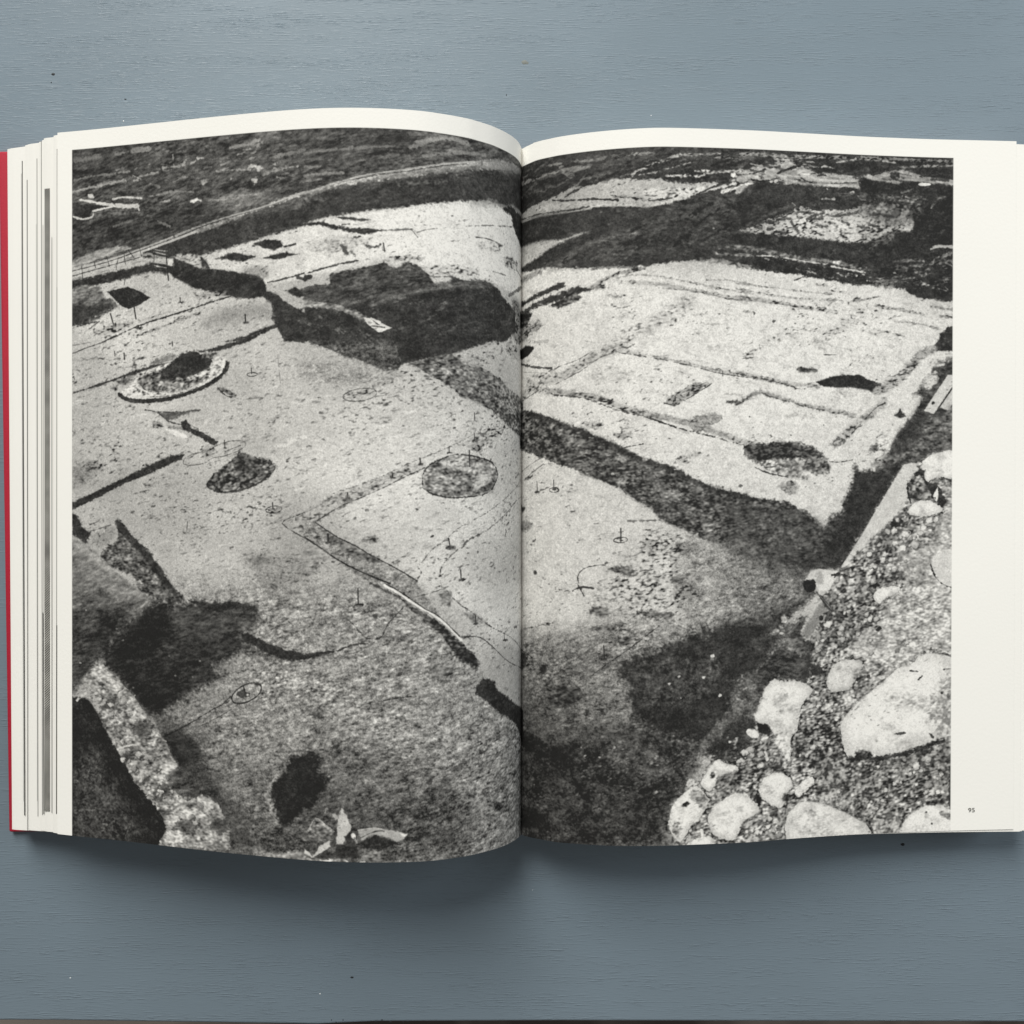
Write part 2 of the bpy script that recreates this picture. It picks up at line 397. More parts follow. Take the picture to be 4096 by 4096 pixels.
S0,d,0.3,0.05,0.48,1|-1276,785 -1274,814
Q78,p,0.5,0.3,0,0.85|-1258,815 -1258,817 -1261,819 -1264,820 -1269,821 -1274,821 -1278,821 -1282,820 -1285,819 -1286,818 -1285,816 -1283,814 -1280,813 -1275,812 -1270,812 -1265,812 -1262,812 -1259,813
S60,d,0.4,0.15,0.48,0.8|-1281,816 -1265,815
S0,d,0.3,0.05,0.43,1|-1758,809 -1756,819
Q78,p,0.5,0.3,0,0.85|-1738,820 -1739,822 -1741,823 -1746,825 -1750,826 -1755,826 -1761,826 -1765,825 -1768,824 -1769,822 -1768,820 -1766,818 -1762,817 -1757,816 -1752,816 -1747,816 -1743,817 -1740,818
S60,d,0.4,0.15,0.48,0.8|-1764,820 -1747,820
P66,d,0.6,0.25,0,1|-903,419 -830,420 -767,429 -801,434 -878,427
P60,d,0.7,0.35,0,1|-1027,440 -967,435 -913,450 -864,459 -782,464 -715,468 -791,485 -839,481 -913,462 -977,450 -1027,450
S108,d,0.6,0.3,0.64,1|-724,469 -667,464 -605,458
S108,d,0.4,0.2,0.48,1|-609,462 -588,486
S128,d,0.4,0.2,0.37,1|-590,470 -561,458 -511,447
S122,d,0.4,0.3,0.37,1|-386,423 -277,401 -131,372
S78,d,0.4,0.2,0.37,1|-342,459 -277,456 -200,464
Q180,p,1.5,0.5,0,0.6|-327,474 -187,456 -219,498 -315,506
S150,p,0.8,0.3,0.54,0.7|-830,450 -753,435
S120,d,0.4,0.3,0.48,1|-878,448 -849,446
P84,d,0.9,0.5,0,1|-883,523 -861,530 -856,549 -827,565 -868,567 -876,542
P84,d,0.7,0.4,0,1|-791,523 -753,532 -731,521 -739,536 -782,537
S78,d,0.4,0.4,0.75,1|-830,497 -806,493
S54,d,0.4,0.05,0.37,1|-719,516 -713,550
S80,d,0.4,0.35,0.7,1|-1027,637 -928,609 -815,586
Q150,p,1.2,0.6,0,0.9|-715,580 -638,558 -561,562 -590,577 -686,586
Q172,p,1.2,0.6,0,0.9|-551,605 -450,584 -327,588 -386,621 -521,624
S110,d,0.4,0.3,0.54,1|-531,636 -450,628
Q150,p,1.2,0.5,0,0.7|-178,504 -81,503 -81,539 -187,547
S110,d,0.4,0.3,0.32,1|-170,505 -97,512 -81,539 -5,552
S120,d,0.4,0.2,0.32,1|-257,581 -178,581
S90,d,0.4,0.5,1.39,0.8|-152,657 -5,589
Q105,p,1.2,0.6,0,0.9|-131,674 -50,677 -5,817 -109,841 -97,745
Q66,d,0.8,0.4,0,1|-1027,641 -1002,639 -997,653 -1027,665
P68,k,0.7,0.35,0,1|-928,642 -908,634 -782,609 -715,594 -672,611 -619,585 -590,595 -561,614 -541,633 -519,668 -526,707 -782,786 -903,758 -977,750 -1027,733 -1027,689 -997,680 -923,676
P62,d,0.8,0.35,0,1|-1027,764 -854,763 -710,723 -526,668 -455,648 -447,626 -394,637 -296,623 -242,638 -187,679 -97,719 -97,796 -187,853 -277,865 -444,928 -648,983 -667,1001 -715,1008 -782,980 -928,928 -1007,898 -1106,896 -1163,801 -1027,781
S136,v,1,0.5,1.93,0.7|-1027,747 -977,753 -903,765 -859,777 -815,796 -772,819
S105,d,0.4,0.15,1.6,0.7|-1027,732 -997,738
P206,s,0.5,0.3,0,1|-791,806 -763,804 -715,828 -701,838 -753,844 -782,829
P214,s,0.5,0.2,0,1|-753,847 -715,833 -686,842 -734,858
S70,d,0.4,0.3,0.37,1|-772,811 -734,833
S66,d,0.4,0.2,0.32,1|-763,831 -715,843
P92,m,2,0.5,0,0.7|-1007,898 -878,899 -676,895 -648,980 -715,1006 -782,979 -928,927
S120,d,0.4,0.2,0.27,1|-675,904 -664,938 -648,977
S110,m,1.5,0.5,1.07,0.6|-928,918 -839,966 -782,989
Q150,m,5,1,0,0.7|-1027,970 -830,994 -657,1019 -753,1060 -1027,1042
T88,k,14,60,2.67,-20|-913,652 -638,599 -541,660 -782,748 -977,738
T84,k,12,60,3.21,-18|-830,767 -327,647 -131,735 -187,836 -782,882
T96,k,14,50,3.21,30|-1148,753 -1044,795 -878,811 -734,896 -734,969 -878,928
S122,k,1.6,0.5,1.39,0.85|-772,757 -686,726 -590,699 -492,674 -386,653
Q104,k,1.5,0.5,0,0.7|-526,668 -455,648 -296,625 -242,643 -386,665
S150,v,1,0.5,1.6,0.75|-1027,747 -977,753 -903,765 -859,777 -815,796 -772,819
P212,s,0.4,0.3,0,1|-791,806 -763,804 -715,828 -701,838 -753,844 -782,829
P218,s,0.4,0.2,0,1|-753,847 -715,833 -686,842 -734,858
S80,d,0.4,0.3,0.27,1|-767,811 -734,831
S76,d,0.4,0.2,0.27,1|-763,836 -715,841
P116,v,0.7,0.35,0,1|-638,983 -541,951 -447,927 -418,953 -321,972 -219,1005 -152,1042 12,1070 12,1238 -152,1196 -264,1137 -339,1111 -423,1087 -450,1059 -501,1037 -541,1020 -590,991
Q84,v,1.5,0.5,0,0.7|-418,1090 -339,1080 -219,1120 12,1154 12,1238 -152,1196 -264,1138 -339,1112
Q90,v,1.2,0.4,0,0.6|-561,1003 -492,1002 -429,1067 -501,1037
T170,v,20,50,1.6,20|-590,969 -450,936 -264,1004 -50,1091 -50,1206 -327,1104 -492,1031
T60,d,8,60,1.6,20|-590,969 -450,936 -264,1004 -50,1091 -50,1206 -327,1104 -492,1031
Q160,p,1.3,0.6,0,0.7|-369,925 -249,907 -264,934 -339,952
Q150,p,1.5,0.6,0,0.7|-170,870 -50,845 -50,903 -142,907
T120,p,20,90,1.82,-14|-2061,1123 -1044,970 -590,1051 -386,1222 -878,1500 -1148,1818 -1530,1828 -1819,1583 -2061,1380
T218,g,8,60,6.42,-14|-2061,1123 -1044,1018 -590,1099 -386,1222 -878,1500 -1148,1672 -1587,1730 -1819,1532 -2061,1380
T112,p,18,60,1.39,-16|-977,1718 -686,1617 -81,1303 -81,1822 -590,1809
T84,m,14,110,2.35,-15|-1200,1932 -1044,1879 -686,1921 -386,2171 -81,2513 -264,2782 -878,2644 -1044,2411 -1363,2282
T196,m,18,110,2.14,-15|-1200,1932 -1044,1879 -686,1921 -386,2171 -81,2461 -264,2682 -878,2548 -1044,2411 -1363,2331
P64,d,0.6,0.3,0,1|-2064,1074 -1937,1038 -1854,1017 -1796,995 -1737,983 -1679,968 -1604,961 -1679,981 -1749,1001 -1819,1016 -1937,1049 -2064,1077
S88,d,0.4,0.2,0.43,1|-2067,913 -1995,890 -1916,870
S130,p,1,0.5,0.75,0.7|-2067,942 -1919,936
S120,d,0.4,0.3,0.43,0.6|-2067,881 -1972,868
P60,d,0.6,0.3,0,1|-1488,918 -1445,920 -1363,898 -1325,890 -1221,858 -1127,831 -1265,892 -1390,923 -1462,939
Q200,p,1,0.4,0,1|-1848,1086 -1808,1052 -1755,1004 -1702,989 -1587,956 -1474,928 -1400,931 -1352,963 -1360,1007 -1422,1049 -1502,1082 -1615,1108 -1731,1114 -1808,1107
S58,d,0.5,0.35,1.71,1|-1846,1088 -1808,1108 -1731,1116 -1615,1106 -1502,1081 -1417,1044 -1368,1009 -1353,972
S205,s,0.7,0.3,0.86,1|-1784,1097 -1702,1099 -1615,1094 -1530,1074 -1445,1039
S90,d,0.4,0.2,0.27,1|-1702,1099 -1610,1096 -1542,1082
Q116,r,1.2,0.5,0,0.9|-1761,1022 -1702,1003 -1632,995 -1530,1027 -1434,1020 -1496,1058 -1598,1081 -1702,1076 -1749,1052
Q58,d,0.8,0.5,0,1|-1655,1024 -1638,987 -1593,951 -1519,919 -1471,934 -1422,958 -1431,988 -1482,1008 -1530,1026 -1598,1027
Q128,k,0.8,0.4,0,1|-1699,959 -1598,927 -1587,941 -1621,962 -1679,971
S80,r,1,0.4,1.6,0.8|-1468,944 -1406,934
Q90,r,1.2,0.5,0,0.8|-1854,1030 -1784,1016 -1784,1036 -1837,1050
Q80,p,1,0.4,0,0.9|-1889,1054 -1860,1055 -1860,1068 -1884,1067
S96,r,0.7,0.4,1.39,1|-1392,1075 -1357,1083 -1322,1102
S60,d,0.4,0.3,0.27,1|-1395,1070 -1352,1105 -1316,1101
S70,d,0.3,0.12,0.37,1|-1224,1019 -1225,1022 -1229,1024 -1235,1026 -1242,1027 -1249,1027 -1256,1027 -1262,1026 -1266,1024 -1268,1021 -1267,1019 -1263,1016 -1257,1014 -1250,1013 -1243,1013 -1236,1013 -1230,1015 -1226,1017 -1224,1019
S55,d,0.3,0.05,0.43,1|-1250,995 -1248,1017
S60,d,0.3,0.05,0.43,1|-1601,881 -1599,898
S60,d,0.3,0.05,0.59,1|-1825,919 -1823,945
S66,d,0.3,0.05,0.37,1|-1870,910 -1868,929
S130,d,0.4,0.1,0.21,1|-1137,944 -1133,992 -1126,1055
P104,k,0.8,0.4,0,1|-1673,1159 -1587,1162 -1476,1155 -1553,1177 -1598,1191 -1627,1197
S84,d,0.4,0.3,0.43,1|-1726,1151 -1673,1160 -1644,1180 -1615,1200 -1559,1212
S86,d,0.4,0.3,0.43,1|-1667,1159 -1570,1163 -1474,1155
P60,d,0.5,0.3,0,1|-1561,1201 -1539,1194 -1519,1211 -1479,1234 -1456,1248 -1389,1283 -1411,1297 -1468,1267 -1525,1242 -1559,1227
Q228,s,0.7,0.3,0,1|-1635,1228 -1570,1238 -1530,1265 -1581,1257
S170,r,0.5,0.3,1.07,1|-1513,1221 -1485,1232
S120,p,0.8,0.4,1.07,1|-1615,1223 -1559,1226
Q110,p,1,0.5,0,0.8|-1691,1204 -1650,1200 -1655,1225 -1685,1225
S108,d,0.4,0.2,0.32,1|-1550,1368 -1542,1346 -1496,1328 -1428,1316 -1411,1301 -1352,1282 -1297,1278 -1273,1290 -1292,1312 -1357,1336 -1417,1346 -1456,1366 -1519,1375 -1550,1368
Q130,p,1,0.5,0,0.6|-1468,1301 -1411,1301 -1417,1341 -1462,1341
S70,d,0.3,0.05,0.37,1|-1366,1277 -1364,1304
Q78,p,0.5,0.3,0,0.85|-1353,1305 -1354,1306 -1355,1307 -1357,1308 -1360,1309 -1363,1309 -1366,1309 -1368,1309 -1370,1308 -1371,1307 -1370,1306 -1369,1305 -1367,1304 -1364,1303 -1361,1303 -1358,1303 -1355,1303 -1354,1304
S60,d,0.4,0.15,0.48,0.8|-1368,1306 -1359,1305
S110,d,0.4,0.2,0.27,1|-1363,1321 -1297,1297
P58,d,0.5,0.25,0,1|-2073,1527 -2007,1502 -1819,1422 -1691,1366 -1610,1336 -1546,1333 -1559,1351 -1610,1369 -1737,1421 -1819,1447 -1966,1514 -2073,1558
S66,d,0.4,0.2,0.43,1|-1610,1333 -1598,1338
P84,r,0.6,0.4,0,1|-1442,1435 -1406,1405 -1346,1361 -1297,1322 -1243,1341 -1179,1348 -1141,1381 -1179,1426 -1254,1460 -1346,1479 -1417,1474 -1445,1455
Q62,v,2,0.6,0,0.75|-1330,1361 -1281,1337 -1221,1371 -1200,1410 -1308,1410
S58,d,0.4,0.3,0.86,0.85|-1439,1459 -1406,1475 -1341,1480 -1254,1460 -1189,1429
S72,p,0.3,0.12,0.48,1|-1121,1542 -1122,1547 -1127,1552 -1136,1556 -1146,1559 -1158,1560 -1169,1560 -1178,1558 -1184,1556 -1187,1552 -1186,1547 -1181,1542 -1172,1538 -1162,1535 -1150,1534 -1139,1534 -1130,1536 -1124,1538 -1121,1542
Q110,p,0.8,0.4,0,1|-1179,1549 -1127,1541 -1148,1558
S54,d,0.3,0.05,0.54,1|-1159,1521 -1158,1544
Q78,p,0.5,0.3,0,0.85|-1148,1544 -1149,1545 -1150,1546 -1151,1547 -1154,1548 -1157,1548 -1159,1548 -1161,1548 -1162,1548 -1163,1547 -1162,1546 -1161,1545 -1160,1544 -1157,1543 -1155,1543 -1152,1543 -1150,1543 -1149,1543
S60,d,0.4,0.15,0.54,0.8|-1161,1545 -1153,1544
Q150,p,1.2,0.5,0,0.85|-1117,1601 -1064,1572 -1027,1557 -928,1495 -806,1450 -590,1360 -575,1379 -753,1474 -982,1592 -1027,1651
S76,d,0.4,0.2,0.37,1|-1027,1656 -1119,1601 -1064,1572 -1027,1557
S86,d,0.4,0.15,0.32,1|-1064,1574 -1062,1589
Q120,p,3,1,0,0.8|-2064,1380 -1966,1357 -1916,1370 -1978,1421 -2055,1467 -2064,1462
Q110,p,1,0.5,0,0.7|-1726,1456 -1679,1441 -1702,1463
Q84,d,0.6,0.4,0,0.8|-1529,1406 -1529,1407 -1530,1408 -1531,1409 -1534,1410 -1536,1411 -1539,1411 -1541,1411 -1542,1410 -1543,1409 -1543,1408 -1542,1407 -1540,1406 -1538,1405 -1535,1405 -1533,1404 -1531,1405 -1530,1405
Q84,d,0.6,0.4,0,0.8|-1648,1499 -1648,1500 -1649,1501 -1651,1502 -1653,1503 -1656,1504 -1658,1504 -1661,1504 -1662,1503 -1663,1502 -1662,1501 -1662,1500 -1660,1499 -1658,1498 -1655,1498 -1653,1497 -1650,1498 -1649,1498
Q84,d,0.6,0.4,0,0.8|-1671,1492 -1672,1493 -1672,1494 -1674,1495 -1676,1496 -1679,1496 -1682,1497 -1684,1496 -1685,1496 -1686,1495 -1686,1494 -1685,1493 -1684,1492 -1681,1491 -1678,1490 -1676,1490 -1674,1490 -1672,1491
Q84,d,0.6,0.4,0,0.8|-1339,1556 -1340,1557 -1340,1558 -1342,1559 -1344,1560 -1347,1560 -1349,1561 -1351,1560 -1352,1560 -1353,1559 -1353,1558 -1352,1557 -1351,1556 -1348,1555 -1346,1555 -1344,1554 -1341,1555 -1340,1555
Q84,d,0.6,0.4,0,0.8|-1247,1567 -1248,1568 -1248,1569 -1250,1570 -1252,1571 -1255,1572 -1257,1572 -1259,1572 -1260,1571 -1261,1570 -1261,1569 -1260,1568 -1258,1567 -1256,1566 -1253,1566 -1251,1565 -1249,1566 -1248,1566
Q84,d,0.6,0.4,0,0.8|-1328,1698 -1329,1699 -1329,1700 -1331,1701 -1333,1702 -1336,1703 -1338,1703 -1340,1703 -1341,1702 -1342,1701 -1342,1700 -1341,1699 -1340,1698 -1338,1697 -1335,1697 -1333,1696 -1331,1697 -1329,1697
Q84,d,0.6,0.4,0,0.8|-1125,1656 -1126,1657 -1126,1658 -1128,1659 -1130,1660 -1133,1660 -1135,1661 -1137,1660 -1138,1660 -1139,1659 -1138,1658 -1138,1657 -1136,1656 -1134,1655 -1132,1654 -1130,1654 -1127,1654 -1126,1655
Q84,d,0.6,0.4,0,0.8|-1730,1575 -1730,1576 -1731,1577 -1733,1578 -1735,1579 -1738,1580 -1740,1581 -1743,1580 -1744,1580 -1745,1579 -1744,1578 -1744,1577 -1742,1576 -1740,1574 -1737,1574 -1734,1573 -1732,1574 -1731,1574
Q84,d,0.6,0.4,0,0.8|-1777,1561 -1777,1562 -1778,1563 -1779,1564 -1782,1565 -1785,1565 -1787,1566 -1789,1565 -1791,1565 -1792,1564 -1791,1563 -1791,1562 -1789,1561 -1786,1560 -1784,1559 -1781,1559 -1779,1559 -1778,1560
Q84,d,0.6,0.4,0,0.8|-1472,1617 -1472,1618 -1473,1619 -1475,1620 -1477,1621 -1480,1621 -1482,1622 -1484,1621 -1485,1621 -1487,1620 -1486,1619 -1485,1618 -1484,1617 -1481,1616 -1479,1615 -1476,1615 -1474,1615 -1473,1616
Q84,d,0.6,0.4,0,0.8|-1426,1626 -1427,1627 -1428,1628 -1429,1629 -1432,1630 -1434,1630 -1437,1631 -1439,1631 -1440,1630 -1441,1629 -1441,1628 -1440,1627 -1438,1626 -1436,1625 -1433,1625 -1431,1624 -1429,1624 -1428,1625
Q84,d,0.6,0.4,0,0.8|-1383,1404 -1383,1405 -1384,1406 -1385,1407 -1387,1408 -1390,1408 -1392,1409 -1395,1408 -1396,1408 -1397,1407 -1396,1406 -1396,1405 -1394,1404 -1392,1403 -1389,1402 -1387,1402 -1385,1402 -1384,1403
S88,d,0.4,0.1,0.32,1|-1531,1599 -1534,1639
Q100,p,0.8,0.4,0,1|-1553,1642 -1519,1636 -1530,1646
P62,d,1,0.4,0,1|-2073,1571 -2040,1585 -2025,1626 -1975,1649 -2007,1694 -2073,1661
S112,d,0.4,0.3,0.54,1|-1981,1645 -1889,1617
Q160,g,2,0.6,0,0.7|-1978,1667 -1878,1619 -1860,1655 -1925,1707
Q70,v,2.5,0.8,0,0.5|-1270,1743 -1200,1722 -1174,1751 -1243,1767
Q110,p,5,1,0,0.5|-1281,1733 -1148,1721 -1027,1743 -1027,1830 -1200,1835
P90,v,0.8,0.5,0,1|-1863,1604 -1840,1599 -1812,1629 -1761,1683 -1702,1722 -1689,1752 -1644,1791 -1615,1847 -1542,1904 -1587,1936 -1737,1891 -1784,1852 -1737,1850 -1819,1811 -1889,1788 -1942,1744 -1907,1706 -1860,1685 -1851,1655
S60,d,1.2,0.5,3,0.85|-1854,1609 -1819,1649 -1761,1704 -1708,1753 -1627,1847 -1587,1886
P138,k,1.2,0.4,0,1|-2073,1663 -2007,1698 -1948,1739 -1889,1789 -1796,1852 -1737,1891 -1682,1914 -1761,1977 -1819,2025 -1937,2071 -2079,2076
Q184,k,2,0.5,0,0.7|-2073,1663 -2001,1708 -1937,1753 -1878,1808 -1919,1804 -1995,1749 -2064,1709
P92,k,5,1,0,0.8|-2079,1906 -1937,1887 -1784,1943 -1808,2020 -1937,2122 -2079,2221
P66,k,3.5,1,0,0.85|-2079,1994 -1937,1958 -1843,1965 -1866,2058 -1919,2141 -1995,2237 -2079,2324
P64,k,5,1.4,0,1|-1937,2162 -1919,2116 -1819,2025 -1761,1982 -1682,1916 -1587,1936 -1519,1913 -1417,1919 -1308,1911 -1230,1925 -1219,1967 -1232,1997 -1297,2029 -1270,2067 -1174,2121 -1281,2111 -1390,2145 -1420,2186 -1344,2203 -1417,2232 -1496,2271 -1570,2325 -1644,2364 -1702,2383 -1784,2307 -1854,2240 -1919,2197
Q106,k,3,0.9,0,0.85|-1598,1976 -1502,1950 -1363,1962 -1254,1978 -1308,2019 -1417,2058 -1576,2045
Q84,k,4,1,0,0.7|-1587,2065 -1390,2057 -1297,2082 -1417,2127 -1559,2124
Q54,d,5,0.8,0,0.7|-1784,2019 -1667,1939 -1610,2011 -1667,2109 -1808,2156 -1889,2171
Q54,d,3,0.6,0,0.6|-1808,2248 -1644,2299 -1559,2278 -1667,2355 -1737,2355
P58,d,0.8,0.4,0,1|-1314,2027 -1265,2032 -1200,2057 -1117,2087 -1027,2103 -962,2093 -903,2088 -952,2104 -1027,2130 -1096,2134 -1179,2107 -1270,2068
P58,d,1,0.4,0,0.85|-1530,1911 -1417,1917 -1308,1910 -1221,1926 -1221,1957 -1281,1935 -1474,1939
S178,r,1,0.6,1.18,0.7|-1784,1973 -1749,1952 -1702,1910
S150,r,0.8,0.4,0.64,0.8|-1802,2014 -1772,1998
Q185,s,0.4,0.2,0,1|-1826,2085 -1826,2086 -1827,2087 -1829,2087 -1830,2088 -1831,2088 -1833,2088 -1834,2087 -1836,2086 -1836,2085 -1836,2084 -1834,2083 -1833,2083 -1831,2082 -1830,2082 -1829,2082 -1827,2083 -1826,2084
Q185,s,0.4,0.2,0,1|-1470,2150 -1470,2151 -1471,2152 -1472,2153 -1474,2153 -1475,2154 -1477,2153 -1478,2153 -1479,2152 -1479,2151 -1479,2150 -1478,2149 -1477,2148 -1475,2148 -1474,2148 -1472,2148 -1471,2148 -1470,2149
Q185,s,0.4,0.2,0,1|-1777,2273 -1777,2274 -1778,2275 -1779,2275 -1781,2276 -1782,2276 -1784,2276 -1785,2275 -1786,2274 -1786,2273 -1786,2272 -1785,2271 -1784,2271 -1782,2270 -1781,2270 -1779,2270 -1778,2271 -1777,2272
Q185,s,0.4,0.2,0,1|-1582,2215 -1582,2216 -1584,2217 -1585,2218 -1586,2218 -1588,2218 -1589,2218 -1590,2217 -1592,2216 -1592,2215 -1592,2214 -1590,2213 -1589,2213 -1588,2212 -1586,2212 -1585,2213 -1584,2213 -1582,2214
Q185,s,0.4,0.2,0,1|-1503,2216 -1503,2217 -1504,2218 -1505,2218 -1507,2219 -1508,2219 -1510,2218 -1511,2218 -1512,2217 -1512,2216 -1512,2215 -1511,2214 -1510,2213 -1508,2213 -1507,2213 -1505,2213 -1504,2214 -1503,2215
Q185,s,0.4,0.2,0,1|-2027,2185 -2027,2186 -2028,2187 -2029,2187 -2031,2188 -2032,2188 -2034,2187 -2035,2187 -2036,2186 -2036,2185 -2036,2184 -2035,2183 -2034,2182 -2032,2182 -2031,2182 -2029,2182 -2028,2183 -2027,2183
Q185,s,0.4,0.2,0,1|-1855,2039 -1855,2040 -1857,2042 -1858,2042 -1860,2043 -1861,2043 -1862,2042 -1864,2042 -1865,2041 -1865,2040 -1865,2039 -1864,2038 -1862,2037 -1861,2037 -1860,2037 -1858,2037 -1857,2037 -1855,2038
Q185,s,0.4,0.2,0,1|-2000,1968 -2000,1969 -2001,1970 -2002,1970 -2004,1971 -2005,1971 -2007,1971 -2008,1970 -2009,1969 -2009,1968 -2009,1967 -2008,1966 -2007,1966 -2005,1965 -2004,1965 -2002,1965 -2001,1966 -2000,1967
Q185,s,0.4,0.2,0,1|-1611,2137 -1611,2138 -1612,2139 -1613,2139 -1615,2140 -1616,2140 -1618,2139 -1619,2139 -1620,2138 -1620,2137 -1620,2136 -1619,2135 -1618,2134 -1616,2134 -1615,2134 -1613,2134 -1612,2135 -1611,2136
P52,d,0.8,0.3,0,1|-2079,2324 -1995,2332 -1948,2388 -1919,2442 -1854,2535 -1778,2645 -1679,2713 -1667,2752 -1621,2814 -1627,2836 -1667,2905 -2079,2960
Q62,d,8,1,0,0.5|-2061,2662 -1937,2673 -1966,2778 -2055,2855
P92,k,1.5,0.7,0,0.85|-1655,2455 -1587,2435 -1519,2450 -1445,2524 -1496,2563 -1570,2563 -1615,2492
P64,d,1.5,0.5,0,0.6|-1644,2464 -1598,2546 -1570,2568 -1530,2550 -1570,2509
Q92,m,1.2,0.5,0,0.9|-1474,2665 -1400,2654 -1395,2678 -1462,2684
Q112,m,3,0.9,0,0.7|-1570,2583 -1445,2554 -1384,2608 -1496,2657
S56,d,0.4,0.12,0.59,1|-1208,2236 -1207,2247 -1212,2261 -1225,2276 -1244,2289 -1265,2300 -1287,2307 -1307,2309 -1323,2307 -1332,2299 -1334,2287 -1328,2274 -1315,2259 -1297,2245 -1276,2234 -1253,2227 -1233,2225 -1218,2228 -1208,2236
P66,d,0.6,0.3,0,1|-1316,2275 -1281,2244 -1275,2263 -1254,2266 -1259,2279 -1287,2289
S52,d,0.4,0.15,0.48,1|-1283,2242 -1275,2268
Q215,d,0.3,0.12,0,1|-1260,2273 -1261,2274 -1261,2275 -1263,2276 -1264,2277 -1266,2277 -1267,2276 -1269,2276 -1269,2275 -1270,2274 -1269,2273 -1269,2272 -1267,2271 -1266,2270 -1264,2270 -1263,2270 -1261,2271 -1261,2272
S70,d,0.4,0.25,0.48,1|-1341,2283 -1368,2312 -1417,2339 -1530,2406 -1632,2459
S98,d,0.4,0.2,0.32,1|-1308,2313 -1363,2351 -1417,2380 -1491,2418
S88,d,0.4,0.3,0.75,1|-1363,2311 -1346,2301
S200,v,1.4,0.6,2.46,0.75|-1137,2586 -1179,2662 -1153,2718 -1127,2773
P56,d,2.2,1,0,1|-1080,2500 -1027,2492 -997,2481 -952,2513 -972,2552 -923,2579 -967,2644 -997,2698 -1027,2698 -1096,2780 -1127,2768 -1153,2709 -1169,2651 -1153,2611 -1111,2570
Q86,m,3,0.8,0,0.8|-1221,2819 -1122,2772 -1027,2823 -1027,2862 -1137,2880 -1211,2867
Q178,v,1,0.5,0,1|-1169,2905 -1117,2881 -1027,2864 -1027,2903
S150,d,0.4,0.15,0.43,1|-1085,2808 -1064,2831
S100,d,0.4,0.2,0.32,1|-744,1092 -747,1101 -757,1110 -773,1117 -794,1124 -816,1127 -838,1127 -855,1125 -867,1120 -873,1112 -870,1103 -860,1095 -843,1087 -823,1081 -801,1077 -779,1077 -761,1079 -749,1084 -744,1092
Q140,p,1,0.6,0,0.7|-849,1095 -772,1085 -763,1104 -830,1114
S110,d,0.4,0.15,0.27,1|-746,1106 -717,1103
S104,d,0.4,0.25,0.27,1|-1027,1560 -923,1501 -908,1480 -815,1451 -686,1396 -619,1361 -465,1295 -327,1228 -212,1187
S84,d,0.4,0.25,0.37,1|-982,1592 -878,1529 -753,1474 -648,1420 -561,1378
S118,d,0.4,0.3,0.32,1|-375,1287 -277,1250 -178,1200
Q146,p,1.2,0.6,0,0.6|-386,1271 -315,1227 -187,1193 -219,1241 -327,1297 -375,1300
S58,d,0.3,0.05,0.43,1|-351,1155 -349,1186
Q78,p,0.5,0.3,0,0.85|-333,1185 -333,1187 -336,1188 -339,1190 -344,1191 -349,1192 -353,1192 -357,1192 -360,1191 -361,1190 -360,1188 -358,1187 -355,1185 -350,1184 -345,1183 -340,1183 -337,1183 -334,1184
S60,d,0.4,0.15,0.48,0.8|-356,1188 -341,1186
S58,d,0.3,0.05,0.43,1|-352,1234 -350,1264
Q78,p,0.5,0.3,0,0.85|-334,1264 -334,1265 -337,1267 -340,1268 -345,1270 -350,1270 -355,1271 -358,1270 -361,1269 -362,1268 -362,1266 -359,1265 -356,1263 -351,1262 -346,1261 -342,1261 -338,1261 -335,1262
S60,d,0.4,0.15,0.48,0.8|-358,1266 -342,1264
S58,d,0.3,0.05,0.37,1|-462,1292 -461,1315
Q78,p,0.5,0.3,0,0.85|-446,1315 -446,1316 -448,1318 -452,1319 -456,1320 -460,1321 -464,1321 -467,1321 -470,1320 -471,1318 -471,1317 -468,1315 -465,1314 -461,1313 -457,1312 -453,1312 -450,1312 -447,1313
S60,d,0.4,0.15,0.48,0.8|-467,1316 -453,1315
S58,d,0.3,0.05,0.59,1|-578,1341 -577,1363
Q78,p,0.5,0.3,0,0.85|-563,1363 -564,1365 -566,1366 -568,1368 -572,1369 -576,1369 -580,1370 -583,1369 -586,1368 -587,1367 -586,1365 -584,1364 -581,1362 -577,1361 -573,1361 -569,1361 -567,1361 -564,1362
S60,d,0.4,0.15,0.59,0.8|-583,1365 -570,1363
S58,d,0.3,0.05,0.54,1|-684,1400 -683,1418
Q78,p,0.5,0.3,0,0.85|-670,1418 -670,1419 -672,1421 -675,1422 -679,1423 -683,1424 -686,1424 -689,1424 -692,1423 -693,1421 -692,1420 -690,1418 -687,1417 -683,1416 -680,1415 -676,1415 -673,1416 -671,1416
S60,d,0.4,0.15,0.54,0.8|-689,1419 -676,1418
S58,d,0.3,0.05,0.54,1|-856,1479 -855,1500
Q78,p,0.5,0.3,0,0.85|-841,1500 -842,1502 -844,1503 -847,1505 -851,1506 -854,1506 -858,1506 -861,1506 -864,1505 -864,1504 -864,1502 -862,1501 -859,1499 -855,1498 -851,1498 -848,1498 -845,1498 -842,1499
S60,d,0.4,0.15,0.54,0.8|-861,1502 -848,1501
Q70,p,0.9,0.5,0,0.8|-876,1509 -856,1487 -837,1504 -854,1518
Q90,p,1,0.5,0,0.9|-363,1294 -327,1283 -315,1297 -351,1308
Q150,v,0.7,0.3,0,1|-566,1403 -541,1366 -450,1325 -375,1323 -277,1342 -238,1370 -234,1408 -277,1460 -339,1481 -450,1490 -521,1479 -561,1460 -570,1436
Q104,v,2.5,0.8,0,0.75|-551,1412 -460,1375 -375,1398 -315,1416 -369,1462 -460,1483 -521,1469
Q205,p,1.5,0.6,0,0.7|-492,1352 -418,1340 -423,1365 -481,1371
Q200,p,1.5,0.6,0,0.7|-339,1412 -264,1404 -289,1440 -357,1452
